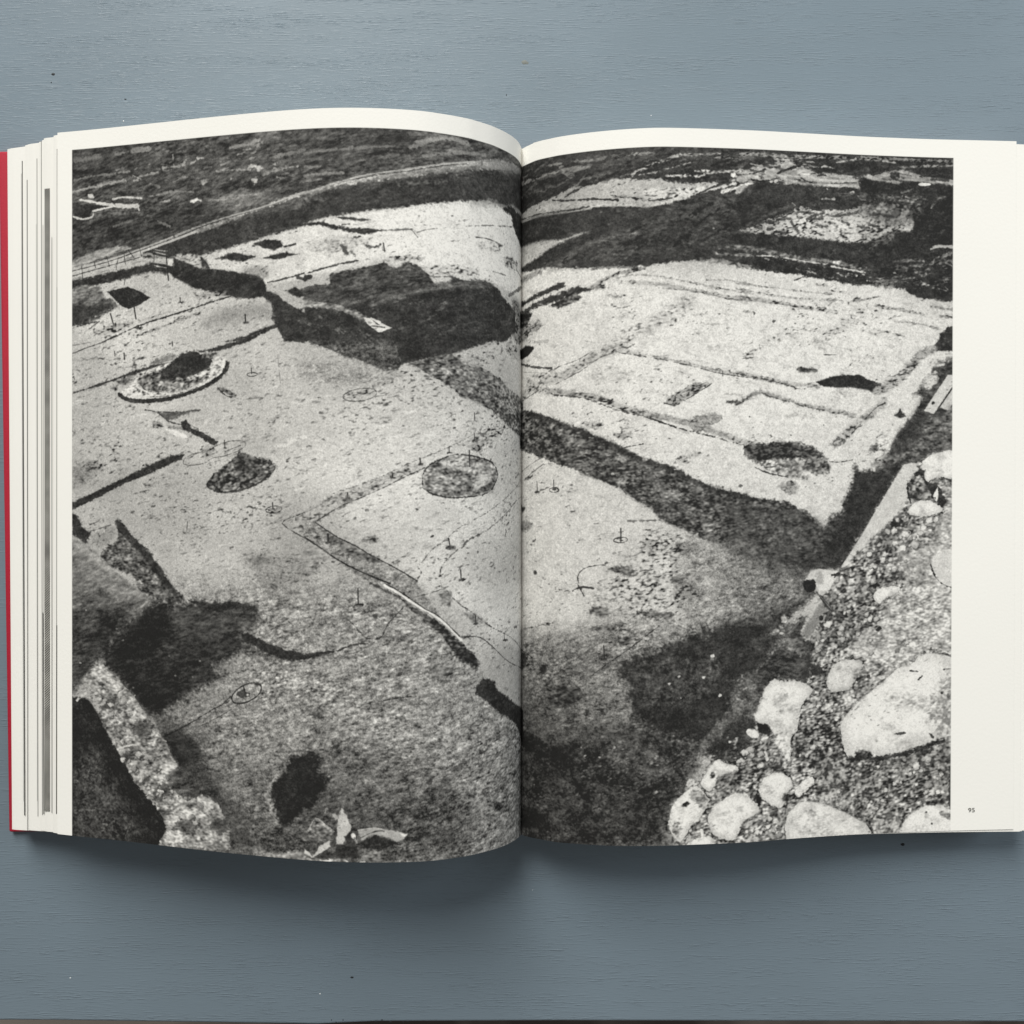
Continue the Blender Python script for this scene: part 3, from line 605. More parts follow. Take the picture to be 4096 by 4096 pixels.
Q86,v,1.2,0.5,0,0.8|-327,1456 -249,1424 -264,1460 -339,1478
S62,d,0.4,0.3,0.48,1|-566,1403 -541,1366 -450,1325 -375,1323 -277,1342 -238,1370 -233,1408 -270,1460 -339,1482 -450,1491 -521,1480 -561,1461 -570,1436 -566,1403
S62,d,0.4,0.05,0.54,1|-375,1305 -373,1368
P140,m,1,0.4,0,0.85|-1027,1593 -982,1592 -898,1649 -753,1724 -595,1813 -496,1960 -418,2037 -501,1965 -657,1873 -700,1824 -791,1787 -888,1740 -1027,1651
Q98,v,1.5,0.6,0,0.8|-957,1611 -898,1649 -801,1700 -724,1743 -791,1743 -878,1692 -943,1654
Q104,m,1.5,0.6,0,0.7|-878,1754 -791,1777 -724,1810 -763,1820 -830,1787
S62,d,0.4,0.15,0.48,1|-982,1595 -898,1649 -830,1681 -753,1725 -672,1766 -590,1814
S58,d,0.4,0.2,0.64,1|-1027,1652 -957,1696 -888,1741 -791,1788 -695,1826
S66,d,0.3,0.05,0.91,1|-933,1640 -931,1670
Q78,p,0.5,0.3,0,0.85|-914,1669 -915,1671 -917,1673 -921,1675 -926,1676 -931,1677 -936,1677 -940,1676 -943,1676 -944,1674 -943,1672 -941,1670 -937,1668 -933,1667 -927,1666 -923,1666 -918,1666 -916,1667
S60,d,0.4,0.15,0.91,0.8|-939,1671 -922,1670
S60,d,0.3,0.05,0.48,1|-464,1649 -457,1684
Q78,p,0.5,0.3,0,0.85|-432,1683 -433,1686 -436,1689 -442,1691 -450,1693 -457,1694 -465,1694 -472,1693 -476,1691 -478,1688 -477,1685 -473,1682 -467,1680 -460,1678 -452,1677 -444,1677 -438,1678 -434,1680
S60,d,0.4,0.15,0.48,0.8|-468,1685 -443,1684
S62,d,0.3,0.05,0.48,1|-413,1774 -411,1811
Q78,p,0.5,0.3,0,0.85|-393,1811 -394,1813 -396,1815 -401,1817 -405,1818 -411,1818 -416,1818 -421,1817 -423,1816 -425,1814 -424,1812 -422,1810 -417,1808 -413,1808 -407,1807 -402,1807 -398,1808 -395,1809
S60,d,0.4,0.15,0.48,0.8|-419,1812 -402,1811
Q104,p,1.2,0.5,0,0.8|-796,1662 -763,1642 -734,1656 -777,1671
Q104,p,1.2,0.5,0,0.7|-691,1742 -657,1737 -662,1754
Q66,d,0.3,0.12,0,1|-523,1637 -523,1638 -524,1640 -525,1642 -528,1644 -530,1646 -533,1647 -535,1647 -537,1647 -539,1646 -539,1644 -538,1642 -537,1640 -534,1639 -532,1637 -529,1636 -527,1636 -525,1636
Q92,d,0.5,0.3,0,1|-772,1544 -773,1545 -775,1547 -777,1548 -780,1548 -783,1548 -787,1548 -789,1547 -791,1545 -791,1544 -791,1543 -789,1541 -787,1540 -783,1540 -780,1540 -777,1540 -775,1541 -773,1542
Q92,d,0.5,0.3,0,1|-586,1538 -586,1539 -587,1540 -589,1541 -592,1542 -594,1542 -596,1541 -598,1540 -599,1539 -599,1538 -599,1537 -598,1537 -596,1536 -594,1535 -592,1535 -589,1535 -587,1536 -586,1537
Q120,d,0.8,0.4,0,1|-717,1569 -717,1571 -718,1572 -720,1574 -723,1574 -726,1574 -728,1574 -730,1572 -731,1571 -732,1570 -731,1568 -730,1567 -728,1565 -726,1565 -723,1565 -720,1565 -718,1567 -717,1568
S78,d,0.4,0.2,0.32,1|-5,1398 -97,1444 -187,1493 -296,1551 -407,1601 -465,1645 -501,1674 -531,1693 -570,1742 -586,1761 -573,1781 -590,1811
S78,d,0.4,0.2,0.32,1|-5,1469 -97,1501 -152,1535 -242,1590 -302,1626 -375,1652 -413,1684 -465,1727 -492,1761 -501,1795 -496,1824 -489,1853
S92,d,0.4,0.5,0.75,0.8|-327,1637 -375,1654 -407,1688
T90,p,20,24,1.07,-40|-264,1555 -152,1512 -81,1614 -219,1624
T96,p,20,70,1.18,-60|-219,1210 -16,1242 -16,1837 -219,1831
Q150,v,3,1,0,0.6|-1027,1689 -938,1717 -977,1766 -1027,1791
Q120,v,1.5,0.6,0,0.8|-1007,1747 -962,1737 -972,1775 -997,1781
Q92,d,0.7,0.5,0,0.7|-944,1272 -944,1273 -945,1275 -947,1276 -950,1277 -953,1278 -956,1278 -958,1278 -960,1277 -961,1276 -961,1274 -960,1273 -957,1272 -955,1271 -952,1270 -949,1270 -946,1270 -945,1271
Q92,d,0.7,0.5,0,0.7|-948,1171 -949,1172 -950,1174 -952,1175 -955,1176 -958,1177 -961,1177 -963,1177 -965,1176 -966,1175 -966,1173 -965,1172 -962,1170 -960,1169 -957,1169 -954,1168 -951,1169 -949,1170
Q92,d,0.7,0.5,0,0.7|-821,1204 -822,1205 -823,1207 -825,1208 -827,1209 -830,1210 -833,1210 -836,1210 -838,1209 -839,1208 -838,1206 -837,1205 -835,1203 -832,1202 -829,1202 -827,1201 -824,1202 -822,1203
Q92,d,0.7,0.5,0,0.7|-754,1188 -754,1190 -755,1191 -758,1193 -760,1194 -763,1194 -766,1195 -768,1194 -770,1193 -771,1192 -771,1191 -770,1190 -767,1188 -765,1187 -762,1187 -759,1186 -757,1186 -755,1187
Q92,d,0.7,0.5,0,0.7|-571,1106 -572,1107 -573,1109 -575,1111 -578,1112 -581,1112 -584,1113 -586,1113 -588,1112 -589,1111 -589,1109 -588,1108 -585,1106 -583,1105 -580,1104 -577,1104 -574,1104 -572,1105
Q92,d,0.7,0.5,0,0.7|-687,1124 -687,1126 -688,1127 -691,1129 -693,1130 -696,1130 -699,1131 -701,1130 -703,1130 -704,1129 -704,1127 -703,1126 -700,1124 -698,1123 -695,1123 -692,1122 -690,1122 -688,1123
Q92,d,0.7,0.5,0,0.7|-625,1040 -625,1042 -626,1043 -628,1045 -631,1046 -634,1047 -637,1047 -639,1047 -641,1046 -642,1045 -641,1043 -640,1042 -638,1040 -636,1039 -633,1039 -630,1038 -627,1039 -626,1040
Q92,d,0.7,0.5,0,0.7|-601,1040 -601,1041 -602,1043 -605,1044 -607,1045 -610,1046 -613,1046 -615,1046 -617,1045 -618,1044 -617,1043 -616,1041 -614,1040 -612,1039 -609,1038 -606,1037 -604,1038 -602,1039
Q92,d,0.7,0.5,0,0.7|-725,1294 -726,1295 -727,1297 -729,1298 -731,1299 -734,1300 -737,1300 -740,1300 -741,1299 -742,1298 -742,1296 -741,1295 -739,1293 -736,1292 -733,1292 -730,1291 -728,1292 -726,1293
Q92,d,0.7,0.5,0,0.7|-649,1244 -649,1245 -650,1246 -652,1248 -655,1249 -658,1250 -661,1250 -663,1250 -665,1249 -666,1248 -665,1246 -664,1245 -662,1243 -660,1242 -657,1242 -654,1241 -651,1242 -650,1243
Q92,d,0.7,0.5,0,0.7|-978,1349 -979,1351 -980,1352 -982,1354 -985,1355 -988,1355 -991,1356 -993,1355 -995,1354 -996,1353 -996,1352 -995,1350 -992,1349 -990,1348 -987,1347 -984,1347 -981,1347 -979,1348
Q92,d,0.7,0.5,0,0.7|-998,1301 -999,1303 -1000,1304 -1002,1305 -1005,1306 -1008,1307 -1011,1307 -1013,1307 -1015,1306 -1016,1305 -1016,1304 -1015,1302 -1012,1301 -1010,1300 -1007,1299 -1004,1299 -1001,1299 -999,1300
Q92,d,0.7,0.5,0,0.7|-258,1282 -259,1283 -260,1285 -264,1287 -267,1288 -271,1289 -275,1289 -278,1289 -280,1288 -282,1287 -281,1286 -280,1284 -277,1282 -273,1281 -270,1281 -266,1280 -262,1280 -259,1281
Q92,d,0.7,0.5,0,0.7|-297,1234 -298,1236 -299,1237 -302,1239 -305,1240 -309,1241 -313,1242 -316,1241 -319,1240 -320,1239 -319,1238 -318,1236 -315,1235 -312,1234 -308,1233 -304,1232 -301,1232 -298,1233
S66,d,0.8,0.5,1.18,0.85|-767,1826 -710,1854 -657,1878
P70,v,0.8,0.45,0,1|-657,1878 -619,1906 -541,1951 -481,1992 -434,2041 -369,2093 -324,2146 -336,2177 -375,2152 -418,2130 -465,2064 -501,2016 -566,1967 -619,1923
Q56,d,1.5,0.5,0,0.6|-450,2055 -369,2103 -333,2145 -418,2120
S228,s,0.4,0.2,0.91,1|-715,1831 -648,1870 -590,1910 -541,1936 -496,1967 -450,2008 -410,2049
S58,d,0.4,0.2,0.37,1|-715,1825 -652,1859 -561,1922 -499,1956 -418,2034
S66,d,0.4,0.2,0.43,1|-471,1854 -429,1899 -339,1958 -264,2007 -152,2051 -81,2087 0,2125
S60,d,0.4,0.2,0.32,1|-9,2117 36,2129 68,2149 64,2162
S74,d,0.4,0.2,0.32,1|-413,2038 -327,2042 -264,2082 -152,2158 0,2201
S96,d,0.4,0.3,0.32,1|-605,1878 -561,1869 -496,1849
Q110,v,1.5,0.6,0,0.8|-492,1853 -450,1864 -460,1913 -496,1897
Q120,v,1.5,0.6,0,0.7|-402,1939 -327,1952 -289,1994 -363,1980
Q66,d,0.7,0.4,0,1|-397,2035 -369,2032 -381,2043
P58,d,0.8,0.4,0,1|-346,2241 -308,2205 -249,2224 -234,2259 -178,2291 -97,2337 12,2373 12,2515 -97,2419 -234,2346 -308,2289 -345,2266
S110,d,0.4,0.4,0.54,0.6|-345,2169 -354,2213
S58,d,0.3,0.05,0.54,1|-816,1847 -815,1909
Q78,p,0.5,0.3,0,0.85|-792,1908 -793,1911 -796,1914 -802,1916 -808,1918 -815,1919 -823,1919 -828,1918 -832,1917 -834,1914 -833,1911 -830,1908 -825,1906 -818,1904 -811,1903 -803,1903 -798,1904 -794,1905
S60,d,0.4,0.15,0.54,0.8|-826,1911 -802,1909
S58,d,0.3,0.05,0.37,1|-189,2036 -186,2063
Q78,p,0.5,0.3,0,0.85|-169,2065 -170,2066 -172,2067 -175,2068 -179,2069 -185,2068 -189,2068 -193,2067 -196,2066 -197,2065 -196,2064 -194,2063 -191,2062 -186,2062 -181,2062 -177,2063 -172,2063 -170,2064
S60,d,0.4,0.15,0.48,0.8|-193,2064 -178,2064
S58,d,0.3,0.05,0.48,1|-346,1956 -345,1986
Q78,p,0.5,0.3,0,0.85|-330,1988 -331,1989 -333,1990 -336,1991 -340,1992 -343,1992 -347,1992 -350,1991 -353,1990 -354,1989 -353,1988 -352,1986 -349,1986 -345,1985 -341,1984 -337,1985 -334,1985 -332,1986
S60,d,0.4,0.15,0.48,0.8|-350,1987 -337,1987
S64,d,0.4,0.4,1.18,1|-1027,2115 -982,2101 -928,2093
S66,d,0.4,0.4,0.48,1|-938,2096 -888,2085 -835,2063 -777,2058
S110,d,0.4,0.3,0.37,1|-903,2107 -820,2091 -753,2051
S74,d,0.4,0.35,0.48,1|-864,1962 -839,1981 -811,2010 -782,2038 -734,2037 -715,2013 -703,1984 -676,1954 -645,1921
Q96,v,1,0.5,0,0.8|-883,1952 -839,1952 -849,1971 -878,1971
Q104,v,1.5,0.7,0,0.8|-546,2153 -450,2142 -450,2177 -526,2192
S84,d,0.4,0.4,0.48,1|-734,2280 -667,2267 -609,2261
Q100,m,1.8,0.7,0,0.8|-997,2307 -952,2301 -957,2349 -1002,2341
Q90,m,1.8,0.6,0,0.7|-923,2459 -820,2466 -791,2485 -864,2486
Q96,m,2,0.7,0,0.6|-444,2494 -327,2498 -315,2519 -418,2512
Q84,m,1.3,0.5,0,0.85|-249,2720 -170,2725 -152,2760 -234,2753
Q72,d,0.6,0.4,0,0.8|-442,2342 -441,2344 -442,2346 -444,2347 -446,2349 -450,2349 -452,2349 -455,2348 -457,2347 -457,2345 -458,2343 -457,2341 -455,2340 -453,2338 -450,2338 -447,2338 -444,2339 -442,2340
Q72,d,0.6,0.4,0,0.8|-589,2233 -589,2234 -590,2236 -591,2237 -593,2237 -595,2238 -597,2238 -598,2238 -600,2237 -601,2236 -601,2234 -600,2233 -599,2232 -597,2231 -595,2230 -593,2230 -592,2230 -590,2231
Q72,d,0.6,0.4,0,0.8|-698,2203 -698,2205 -699,2207 -701,2208 -703,2209 -705,2210 -707,2210 -709,2209 -711,2208 -712,2207 -712,2205 -711,2204 -709,2202 -707,2201 -705,2200 -703,2200 -701,2201 -699,2202
Q72,d,0.6,0.4,0,0.8|-975,2242 -974,2244 -975,2246 -977,2247 -979,2249 -982,2249 -985,2250 -987,2249 -989,2248 -990,2246 -990,2244 -989,2243 -987,2241 -985,2239 -982,2239 -980,2239 -977,2239 -975,2240
Q72,d,0.6,0.4,0,0.8|-496,2372 -496,2373 -496,2375 -497,2375 -499,2376 -501,2377 -503,2377 -505,2377 -506,2376 -507,2374 -507,2373 -506,2371 -505,2370 -503,2369 -501,2368 -499,2369 -498,2369 -496,2370
Q72,d,0.6,0.4,0,0.8|-569,2439 -569,2440 -570,2442 -571,2442 -573,2443 -575,2444 -577,2444 -579,2444 -580,2443 -581,2441 -581,2440 -580,2438 -579,2437 -577,2436 -575,2436 -573,2436 -572,2436 -570,2437
Q72,d,0.6,0.4,0,0.8|-737,2376 -737,2378 -738,2380 -739,2381 -741,2382 -743,2383 -746,2383 -748,2383 -749,2382 -750,2380 -750,2378 -749,2377 -748,2375 -746,2374 -743,2373 -741,2373 -739,2374 -738,2375
Q72,d,0.6,0.4,0,0.8|-772,2169 -772,2172 -773,2174 -775,2177 -778,2179 -782,2180 -785,2180 -789,2179 -791,2177 -792,2175 -792,2172 -791,2170 -789,2167 -786,2165 -782,2164 -778,2164 -775,2165 -773,2167
Q72,d,0.6,0.4,0,0.8|-646,2169 -646,2171 -647,2173 -648,2174 -650,2176 -652,2176 -655,2176 -657,2176 -658,2175 -659,2173 -659,2171 -658,2170 -657,2168 -655,2167 -652,2167 -650,2167 -648,2167 -647,2168
Q72,d,0.6,0.4,0,0.8|-782,2506 -782,2508 -783,2511 -785,2513 -788,2514 -791,2515 -795,2515 -797,2515 -800,2513 -801,2511 -801,2509 -800,2506 -798,2504 -795,2503 -791,2502 -788,2502 -786,2502 -783,2504
Q72,d,0.6,0.4,0,0.8|-231,2666 -231,2668 -233,2669 -235,2670 -238,2671 -242,2671 -245,2670 -248,2669 -251,2668 -252,2666 -252,2664 -251,2663 -248,2661 -245,2661 -242,2661 -238,2661 -235,2662 -233,2664
Q72,d,0.6,0.4,0,0.8|-191,2663 -191,2665 -192,2667 -196,2668 -199,2668 -204,2668 -208,2667 -212,2666 -215,2664 -216,2662 -216,2660 -215,2658 -212,2657 -209,2656 -204,2657 -200,2658 -196,2659 -192,2661
Q72,d,0.6,0.4,0,0.8|-307,2305 -307,2307 -308,2308 -310,2309 -312,2309 -315,2310 -317,2310 -319,2309 -321,2308 -322,2306 -322,2305 -321,2304 -320,2303 -317,2302 -315,2301 -312,2302 -310,2302 -308,2303
Q72,d,0.6,0.4,0,0.8|-373,2291 -373,2292 -375,2294 -376,2295 -378,2295 -381,2296 -383,2296 -385,2295 -386,2294 -388,2293 -388,2291 -386,2290 -385,2289 -383,2288 -381,2287 -378,2288 -376,2288 -375,2289
Q72,d,0.6,0.4,0,0.8|-78,2018 -78,2020 -81,2021 -84,2022 -91,2023 -97,2023 -102,2023 -105,2022 -109,2021 -111,2019 -111,2017 -109,2016 -107,2015 -102,2015 -97,2014 -91,2014 -86,2015 -81,2017
Q72,d,0.6,0.4,0,0.8|-142,1993 -142,1994 -143,1995 -146,1996 -149,1997 -152,1997 -155,1997 -158,1996 -159,1995 -161,1994 -161,1993 -160,1992 -158,1990 -155,1990 -152,1990 -149,1990 -146,1991 -144,1991
Q72,d,0.6,0.4,0,0.8|-123,2619 -123,2621 -125,2622 -127,2622 -132,2622 -136,2622 -140,2621 -144,2620 -147,2619 -149,2617 -149,2615 -147,2614 -145,2613 -140,2613 -136,2613 -132,2614 -128,2615 -125,2617
Q72,d,0.6,0.4,0,0.8|-78,2662 -78,2664 -81,2665 -84,2665 -91,2665 -97,2665 -102,2663 -105,2662 -109,2660 -111,2658 -111,2657 -109,2656 -107,2655 -102,2655 -97,2655 -91,2657 -86,2658 -81,2660
Q72,d,0.6,0.4,0,0.8|-596,2589 -596,2591 -597,2593 -599,2595 -602,2596 -605,2597 -607,2597 -610,2596 -612,2595 -613,2593 -613,2591 -612,2589 -610,2587 -607,2586 -605,2585 -602,2585 -599,2586 -597,2587
Q72,d,0.6,0.4,0,0.8|-530,2592 -530,2595 -531,2597 -533,2600 -537,2601 -541,2602 -545,2602 -548,2601 -551,2599 -552,2596 -552,2593 -551,2590 -548,2588 -545,2586 -541,2586 -537,2586 -533,2587 -531,2589
Q72,d,0.6,0.4,0,0.8|-678,1943 -678,1945 -679,1947 -680,1949 -683,1950 -686,1951 -689,1951 -691,1951 -693,1950 -694,1948 -694,1945 -693,1943 -692,1941 -689,1940 -686,1939 -683,1939 -681,1940 -679,1941
Q72,d,0.6,0.4,0,0.8|-742,1948 -742,1950 -743,1953 -746,1956 -749,1958 -753,1959 -757,1959 -760,1958 -763,1956 -764,1954 -764,1951 -763,1948 -760,1945 -757,1943 -753,1942 -749,1942 -746,1943 -743,1945
Q72,d,0.6,0.4,0,0.8|-850,2329 -850,2332 -851,2334 -852,2336 -855,2337 -859,2338 -862,2338 -864,2338 -867,2336 -868,2334 -868,2332 -867,2329 -865,2327 -862,2326 -859,2325 -855,2325 -853,2325 -851,2327
Q72,d,0.6,0.4,0,0.8|-885,2449 -885,2452 -887,2455 -889,2458 -893,2460 -898,2462 -902,2462 -906,2461 -909,2459 -910,2457 -910,2453 -909,2450 -906,2447 -902,2445 -898,2444 -894,2444 -890,2445 -887,2447
Q225,d,0.3,0.12,0,1|-925,2572 -925,2573 -926,2574 -927,2574 -928,2575 -930,2575 -932,2575 -933,2574 -933,2573 -934,2572 -933,2571 -933,2570 -932,2570 -930,2569 -928,2569 -927,2570 -926,2570 -925,2571
P63,d,0.9,0.45,0,1|-9,-42 997,3 1890,43 1894,680 1724,665 1658,630 1587,615 1521,617 1422,614 1322,596 1217,583 1036,567 929,555 999,565 877,541 746,533 638,545 517,558 334,552 152,533 -9,525
Q78,q,6,1,0,0.7|466,316 771,269 998,263 998,513 720,518 314,539 152,527 365,446
Q84,q,4,1,0,0.6|152,88 516,87 997,79 997,115 668,129 364,156
P176,w,0.7,0.45,0,1|-9,277 92,255 152,248 208,232 250,211 308,217 365,208 426,196 496,203 617,206 684,221 750,225 844,211 844,233 771,260 694,292 592,317 496,314 380,301 314,300 180,310 -9,310
Q200,p,1,0.5,0,0.8|541,254 617,241 730,240 844,222 771,259 643,291 567,285
Q196,p,1,0.5,0,0.7|78,275 219,273 293,292 152,299
S66,d,0.4,0.45,0.75,1|169,257 261,268 334,271 441,284
S74,d,0.4,0.4,0.86,1|292,221 250,236 224,251
S100,p,0.7,0.5,0.75,1|416,266 481,274 567,293
S80,d,0.4,0.35,0.43,1|-9,298 122,302 235,306 314,306
S84,d,0.4,0.4,0.54,1|572,293 643,286 684,271
S64,d,0.4,0.5,0.86,1|0,260 43,250 98,255
S216,s,0.5,0.3,0.7,1|-9,310 122,312 261,313 334,307
S210,s,0.6,0.4,0.86,1|334,302 390,301 496,309 562,316 643,298 720,276 803,249 876,231 923,216
S70,d,0.4,0.4,0.75,1|761,267 824,237 844,232
S140,p,0.7,0.45,1.82,0.9|2,149 122,147 219,142 324,138
S142,p,0.7,0.45,0.75,0.9|140,106 208,112
S140,p,0.7,0.45,0.96,0.9|261,109 334,113 466,103 587,100
S172,p,0.7,0.45,1.39,0.9|501,182 566,154 642,125 694,108
S160,p,0.7,0.45,0.86,0.9|694,107 818,101 997,95
S205,p,0.7,0.45,0.48,0.9|526,187 617,172 735,138
S223,p,0.7,0.45,0.64,0.9|637,191 720,192 771,194
S228,p,0.7,0.45,0.59,0.9|756,171 815,169
S176,p,0.7,0.45,0.86,0.9|771,194 834,174 997,161
S223,p,0.7,0.45,1.5,0.9|913,183 998,194
S223,p,0.7,0.45,1.39,0.9|871,254 944,229 998,209
S131,p,0.7,0.45,1.07,0.9|834,115 997,115
S120,p,0.7,0.45,0.64,0.9|303,186 385,175
S114,p,0.7,0.45,0.75,0.9|308,171 271,213
S131,p,0.7,0.45,2.67,0.9|208,128 250,164
S198,p,0.7,0.45,0.64,0.9|902,205 998,207
S187,p,0.7,0.45,0.43,0.9|928,173 997,171
S131,p,0.7,0.45,1.39,0.9|928,95 1144,98 1420,91
S176,p,0.7,0.45,1.07,0.9|928,107 991,108
S165,p,0.7,0.45,0.75,0.9|1089,111 1232,115 1265,118
S165,p,0.7,0.45,0.64,0.9|1365,113 1475,92 1623,103
S109,p,0.7,0.45,1.07,0.9|1475,87 1880,90
S131,p,0.7,0.45,0.86,0.9|1639,123 1722,115 1880,106
P184,w,1.1,0.4,0,1|-9,414 122,413 219,423 272,408 334,400 251,421 169,447 92,483 -9,504
S92,q,3,0.8,2.46,0.8|197,524 293,470 441,426 643,357
S180,r,0.8,0.4,0.75,0.8|466,423 496,423 516,420
S98,q,1.2,0.5,0.75,0.8|710,509 782,467 850,429 998,370
Q190,d,0.3,0.12,0,1|838,402 837,403 836,404 835,405 834,406 832,406 830,406 829,405 829,404 828,402 829,401 829,400 830,399 832,398 834,398 835,398 836,399 837,400
Q64,d,3,0.6,0,0.8|0,315 314,315 395,311 567,321 617,332 441,416 293,399 219,412 0,397
S130,r,0.8,0.5,1.18,0.8|835,486 908,474 998,477
S124,r,0.8,0.5,1.07,0.8|845,506 998,510
S180,r,0.8,0.5,0.75,0.8|939,407 998,413
S140,r,0.8,0.5,1.07,0.8|835,501 866,510
S140,r,0.8,0.5,1.39,0.8|782,532 877,535 999,558
T96,q,16,40,8.03,-14|19,96 466,94 980,75 981,151 516,188 261,212 19,201
T48,d,6,40,8.03,-12|19,96 466,94 980,75 981,151 516,188 261,212 19,201
T90,q,12,46,6.42,-32|261,513 466,412 668,332 981,263 981,365 720,513
T46,d,6,40,7.49,-30|152,521 466,412 668,332 981,263 981,365 720,513
P166,q,0.9,0.45,0,1|928,181 996,147 1089,132 1155,118 1221,141 1276,154 1464,162 1519,169 1467,215 1310,215 1161,211 1117,197 1007,213 928,206
S62,d,0.4,0.35,0.59,1|928,182 996,175 1051,154
S60,d,0.4,0.3,1.07,1|1106,168 1171,143 1224,128
S64,d,0.4,0.3,0.7,1|1199,173 1232,197 1276,201
S64,d,0.4,0.3,0.96,1|1276,156 1365,154 1467,162
S66,d,0.4,0.4,0.8,1|1002,209 1068,199 1111,189
S205,s,0.8,0.4,0.75,0.8|1122,181 1232,177 1310,188 1448,187
S80,d,0.4,0.3,0.48,1|1343,200 1420,195 1453,192
S210,s,0.7,0.35,0.86,0.8|1310,209 1464,207
P57,d,0.9,0.35,0,1|1265,139 1320,117 1409,114 1475,103 1557,106 1626,109 1617,130 1475,140 1309,153
P172,q,0.7,0.4,0,1|1453,167 1530,149 1640,134 1694,133 1749,156 1891,169 1891,192 1722,179 1656,177 1656,197 1530,182
Q70,q,0.7,0.3,0,1|1601,145 1634,139 1640,160 1607,166
P56,d,0.9,0.3,0,1|1683,138 1776,127 1891,120 1891,164 1749,152
P58,d,0.8,0.35,0,1|1459,189 1475,171 1522,180 1640,192 1662,180 1727,180 1749,198 1891,195 1891,232 1585,230 1475,218
Q248,s,0.3,0.1,0,1|1779,188 1778,190 1773,193 1766,194 1757,196 1747,196 1738,195 1731,194 1726,192 1725,190 1726,188 1731,185 1738,184 1747,182 1757,182 1766,183 1773,184 1778,186
Q186,q,0.8,0.4,0,1|928,234 970,228 960,254 928,262
P66,d,1.5,0.5,0,1|928,266 991,223 1090,208 1161,222 1232,218 1420,225 1453,244 1255,273 1155,293 929,405
S98,q,1,0.5,0.96,0.8|929,407 1063,342 1177,293
S150,d,0.4,0.15,0.43,1|1169,287 1183,297
S130,r,0.8,0.4,0.64,1|1304,266 1354,264
S190,s,0.5,0.3,1.07,1|1429,235 1440,233
S200,d,0.4,0.15,0.43,1|1323,223 1326,226
S110,d,0.4,0.3,0.37,1|1376,240 1476,234
S140,q,0.7,0.4,0.75,1|1651,227 1695,213
S120,q,0.7,0.4,0.43,1|1585,247 1739,241
S120,r,1.5,0.6,1.6,0.5|1476,248 1585,250 1750,271
P176,p,1,0.6,0,1|950,409 1063,364 1167,324 1210,302 1255,315 1421,308 1503,280 1613,276 1706,309 1695,389 1613,391 1509,436 1421,444 1255,429 1118,423 1008,418
Q108,r,2.5,0.8,0,0.75|1465,296 1585,271 1711,277 1739,318 1641,363 1531,345
Q196,p,2,0.7,0,0.6|1310,364 1476,342 1575,355 1504,409 1366,419
S66,d,0.8,0.5,1.07,0.8|1057,373 1106,364
S66,d,0.8,0.5,1.07,0.8|1106,361 1161,351
S66,d,0.8,0.5,1.07,0.8|1233,354 1299,346
S66,d,0.8,0.5,1.07,0.8|1096,410 1145,411
S66,d,0.8,0.5,1.07,0.8|1183,328 1233,323
S66,d,0.8,0.5,1.07,0.8|1008,390 1035,397
S66,d,0.8,0.5,1.07,0.8|1167,369 1200,409
S66,d,0.8,0.5,1.07,0.8|1255,340 1310,323
S66,d,0.8,0.5,1.07,0.8|1343,337 1454,319
S66,d,0.8,0.5,1.07,0.8|1063,398 1090,397
S66,d,0.8,0.5,1.07,0.8|1393,355 1421,365
S66,d,0.8,0.5,1.07,0.8|1509,367 1553,371
S66,d,0.8,0.5,1.07,0.8|1277,375 1321,379
S66,d,0.8,0.5,1.07,0.8|1531,319 1613,327
S66,d,0.8,0.5,1.07,0.8|1454,374 1509,377
P54,d,1,0.4,0,1|1704,393 1717,343 1766,293 1837,239 1891,195 1892,444 1783,462 1707,419
S120,r,0.8,0.4,0.64,0.8|1783,286 1804,254 1840,239
Q60,d,2,0.7,0,0.85|929,425 1090,433 1266,438 1421,448 1520,442 1630,395 1707,403 1783,464 1882,489 1882,510 1587,552 1477,503 1255,505 929,463
Q132,r,1.5,0.6,0,0.6|1509,460 1575,407 1613,400 1608,427 1542,454
S134,r,0.9,0.5,1.82,0.75|929,478 1008,484 1090,497 1233,517 1366,528 1504,555
S120,r,0.9,0.5,1.07,0.75|929,506 982,508
S160,r,0.9,0.5,0.64,0.75|1625,596 1724,576 1784,559
S150,r,0.9,0.5,1.07,0.75|1543,600 1598,594
S132,r,0.9,0.5,1.82,0.75|1773,543 1816,496 1893,470
S125,r,0.9,0.5,1.07,0.75|1619,515 1707,508 1751,512
S120,r,0.9,0.5,1.28,0.75|1696,534 1762,527
S180,r,0.9,0.5,0.64,0.75|1614,583 1652,574
S110,r,0.9,0.5,1.07,0.75|1806,521 1882,505
S88,r,0.9,0.5,1.28,0.75|1779,595 1882,578
S100,r,0.9,0.5,2.14,0.75|1625,536 1696,550 1751,569
P56,d,1,0.4,0,1|1008,515 1145,529 1228,539 1344,548 1477,571 1524,611 1422,611 1211,585 1036,564
S206,s,0.5,0.3,0.48,1|1014,510 1069,508 1145,516 1233,527 1322,535
S206,s,0.5,0.3,0.64,1|1344,543 1410,552 1493,564
S200,r,0.6,0.3,1.07,1|1355,525 1377,527
S198,s,0.6,0.3,1.18,1|1783,459 1816,447 1892,450
S70,d,0.4,0.3,0.54,1|1783,464 1805,459 1882,463
Q70,d,0.6,0.3,0,1|1614,625 1636,619 1636,627
Q110,p,1.2,0.6,0,0.8|1537,605 1609,593 1620,625 1559,621
T178,q,20,44,4.81,3|939,132 1232,109 1475,160 1453,213 1144,216 939,214
T54,d,8,50,5.88,4|939,102 1309,101 1880,127 1880,174 1475,181 1144,206 939,204
T120,r,22,40,4.81,8|1476,243 1750,245 1723,309 1476,295
T130,r,26,60,3.21,12|939,478 1255,510 1504,554 1751,580 1871,494 1872,652 1587,610 1200,579
T46,d,6,40,4.81,10|939,427 1310,441 1586,458 1871,484 1872,652 1587,573 1200,507
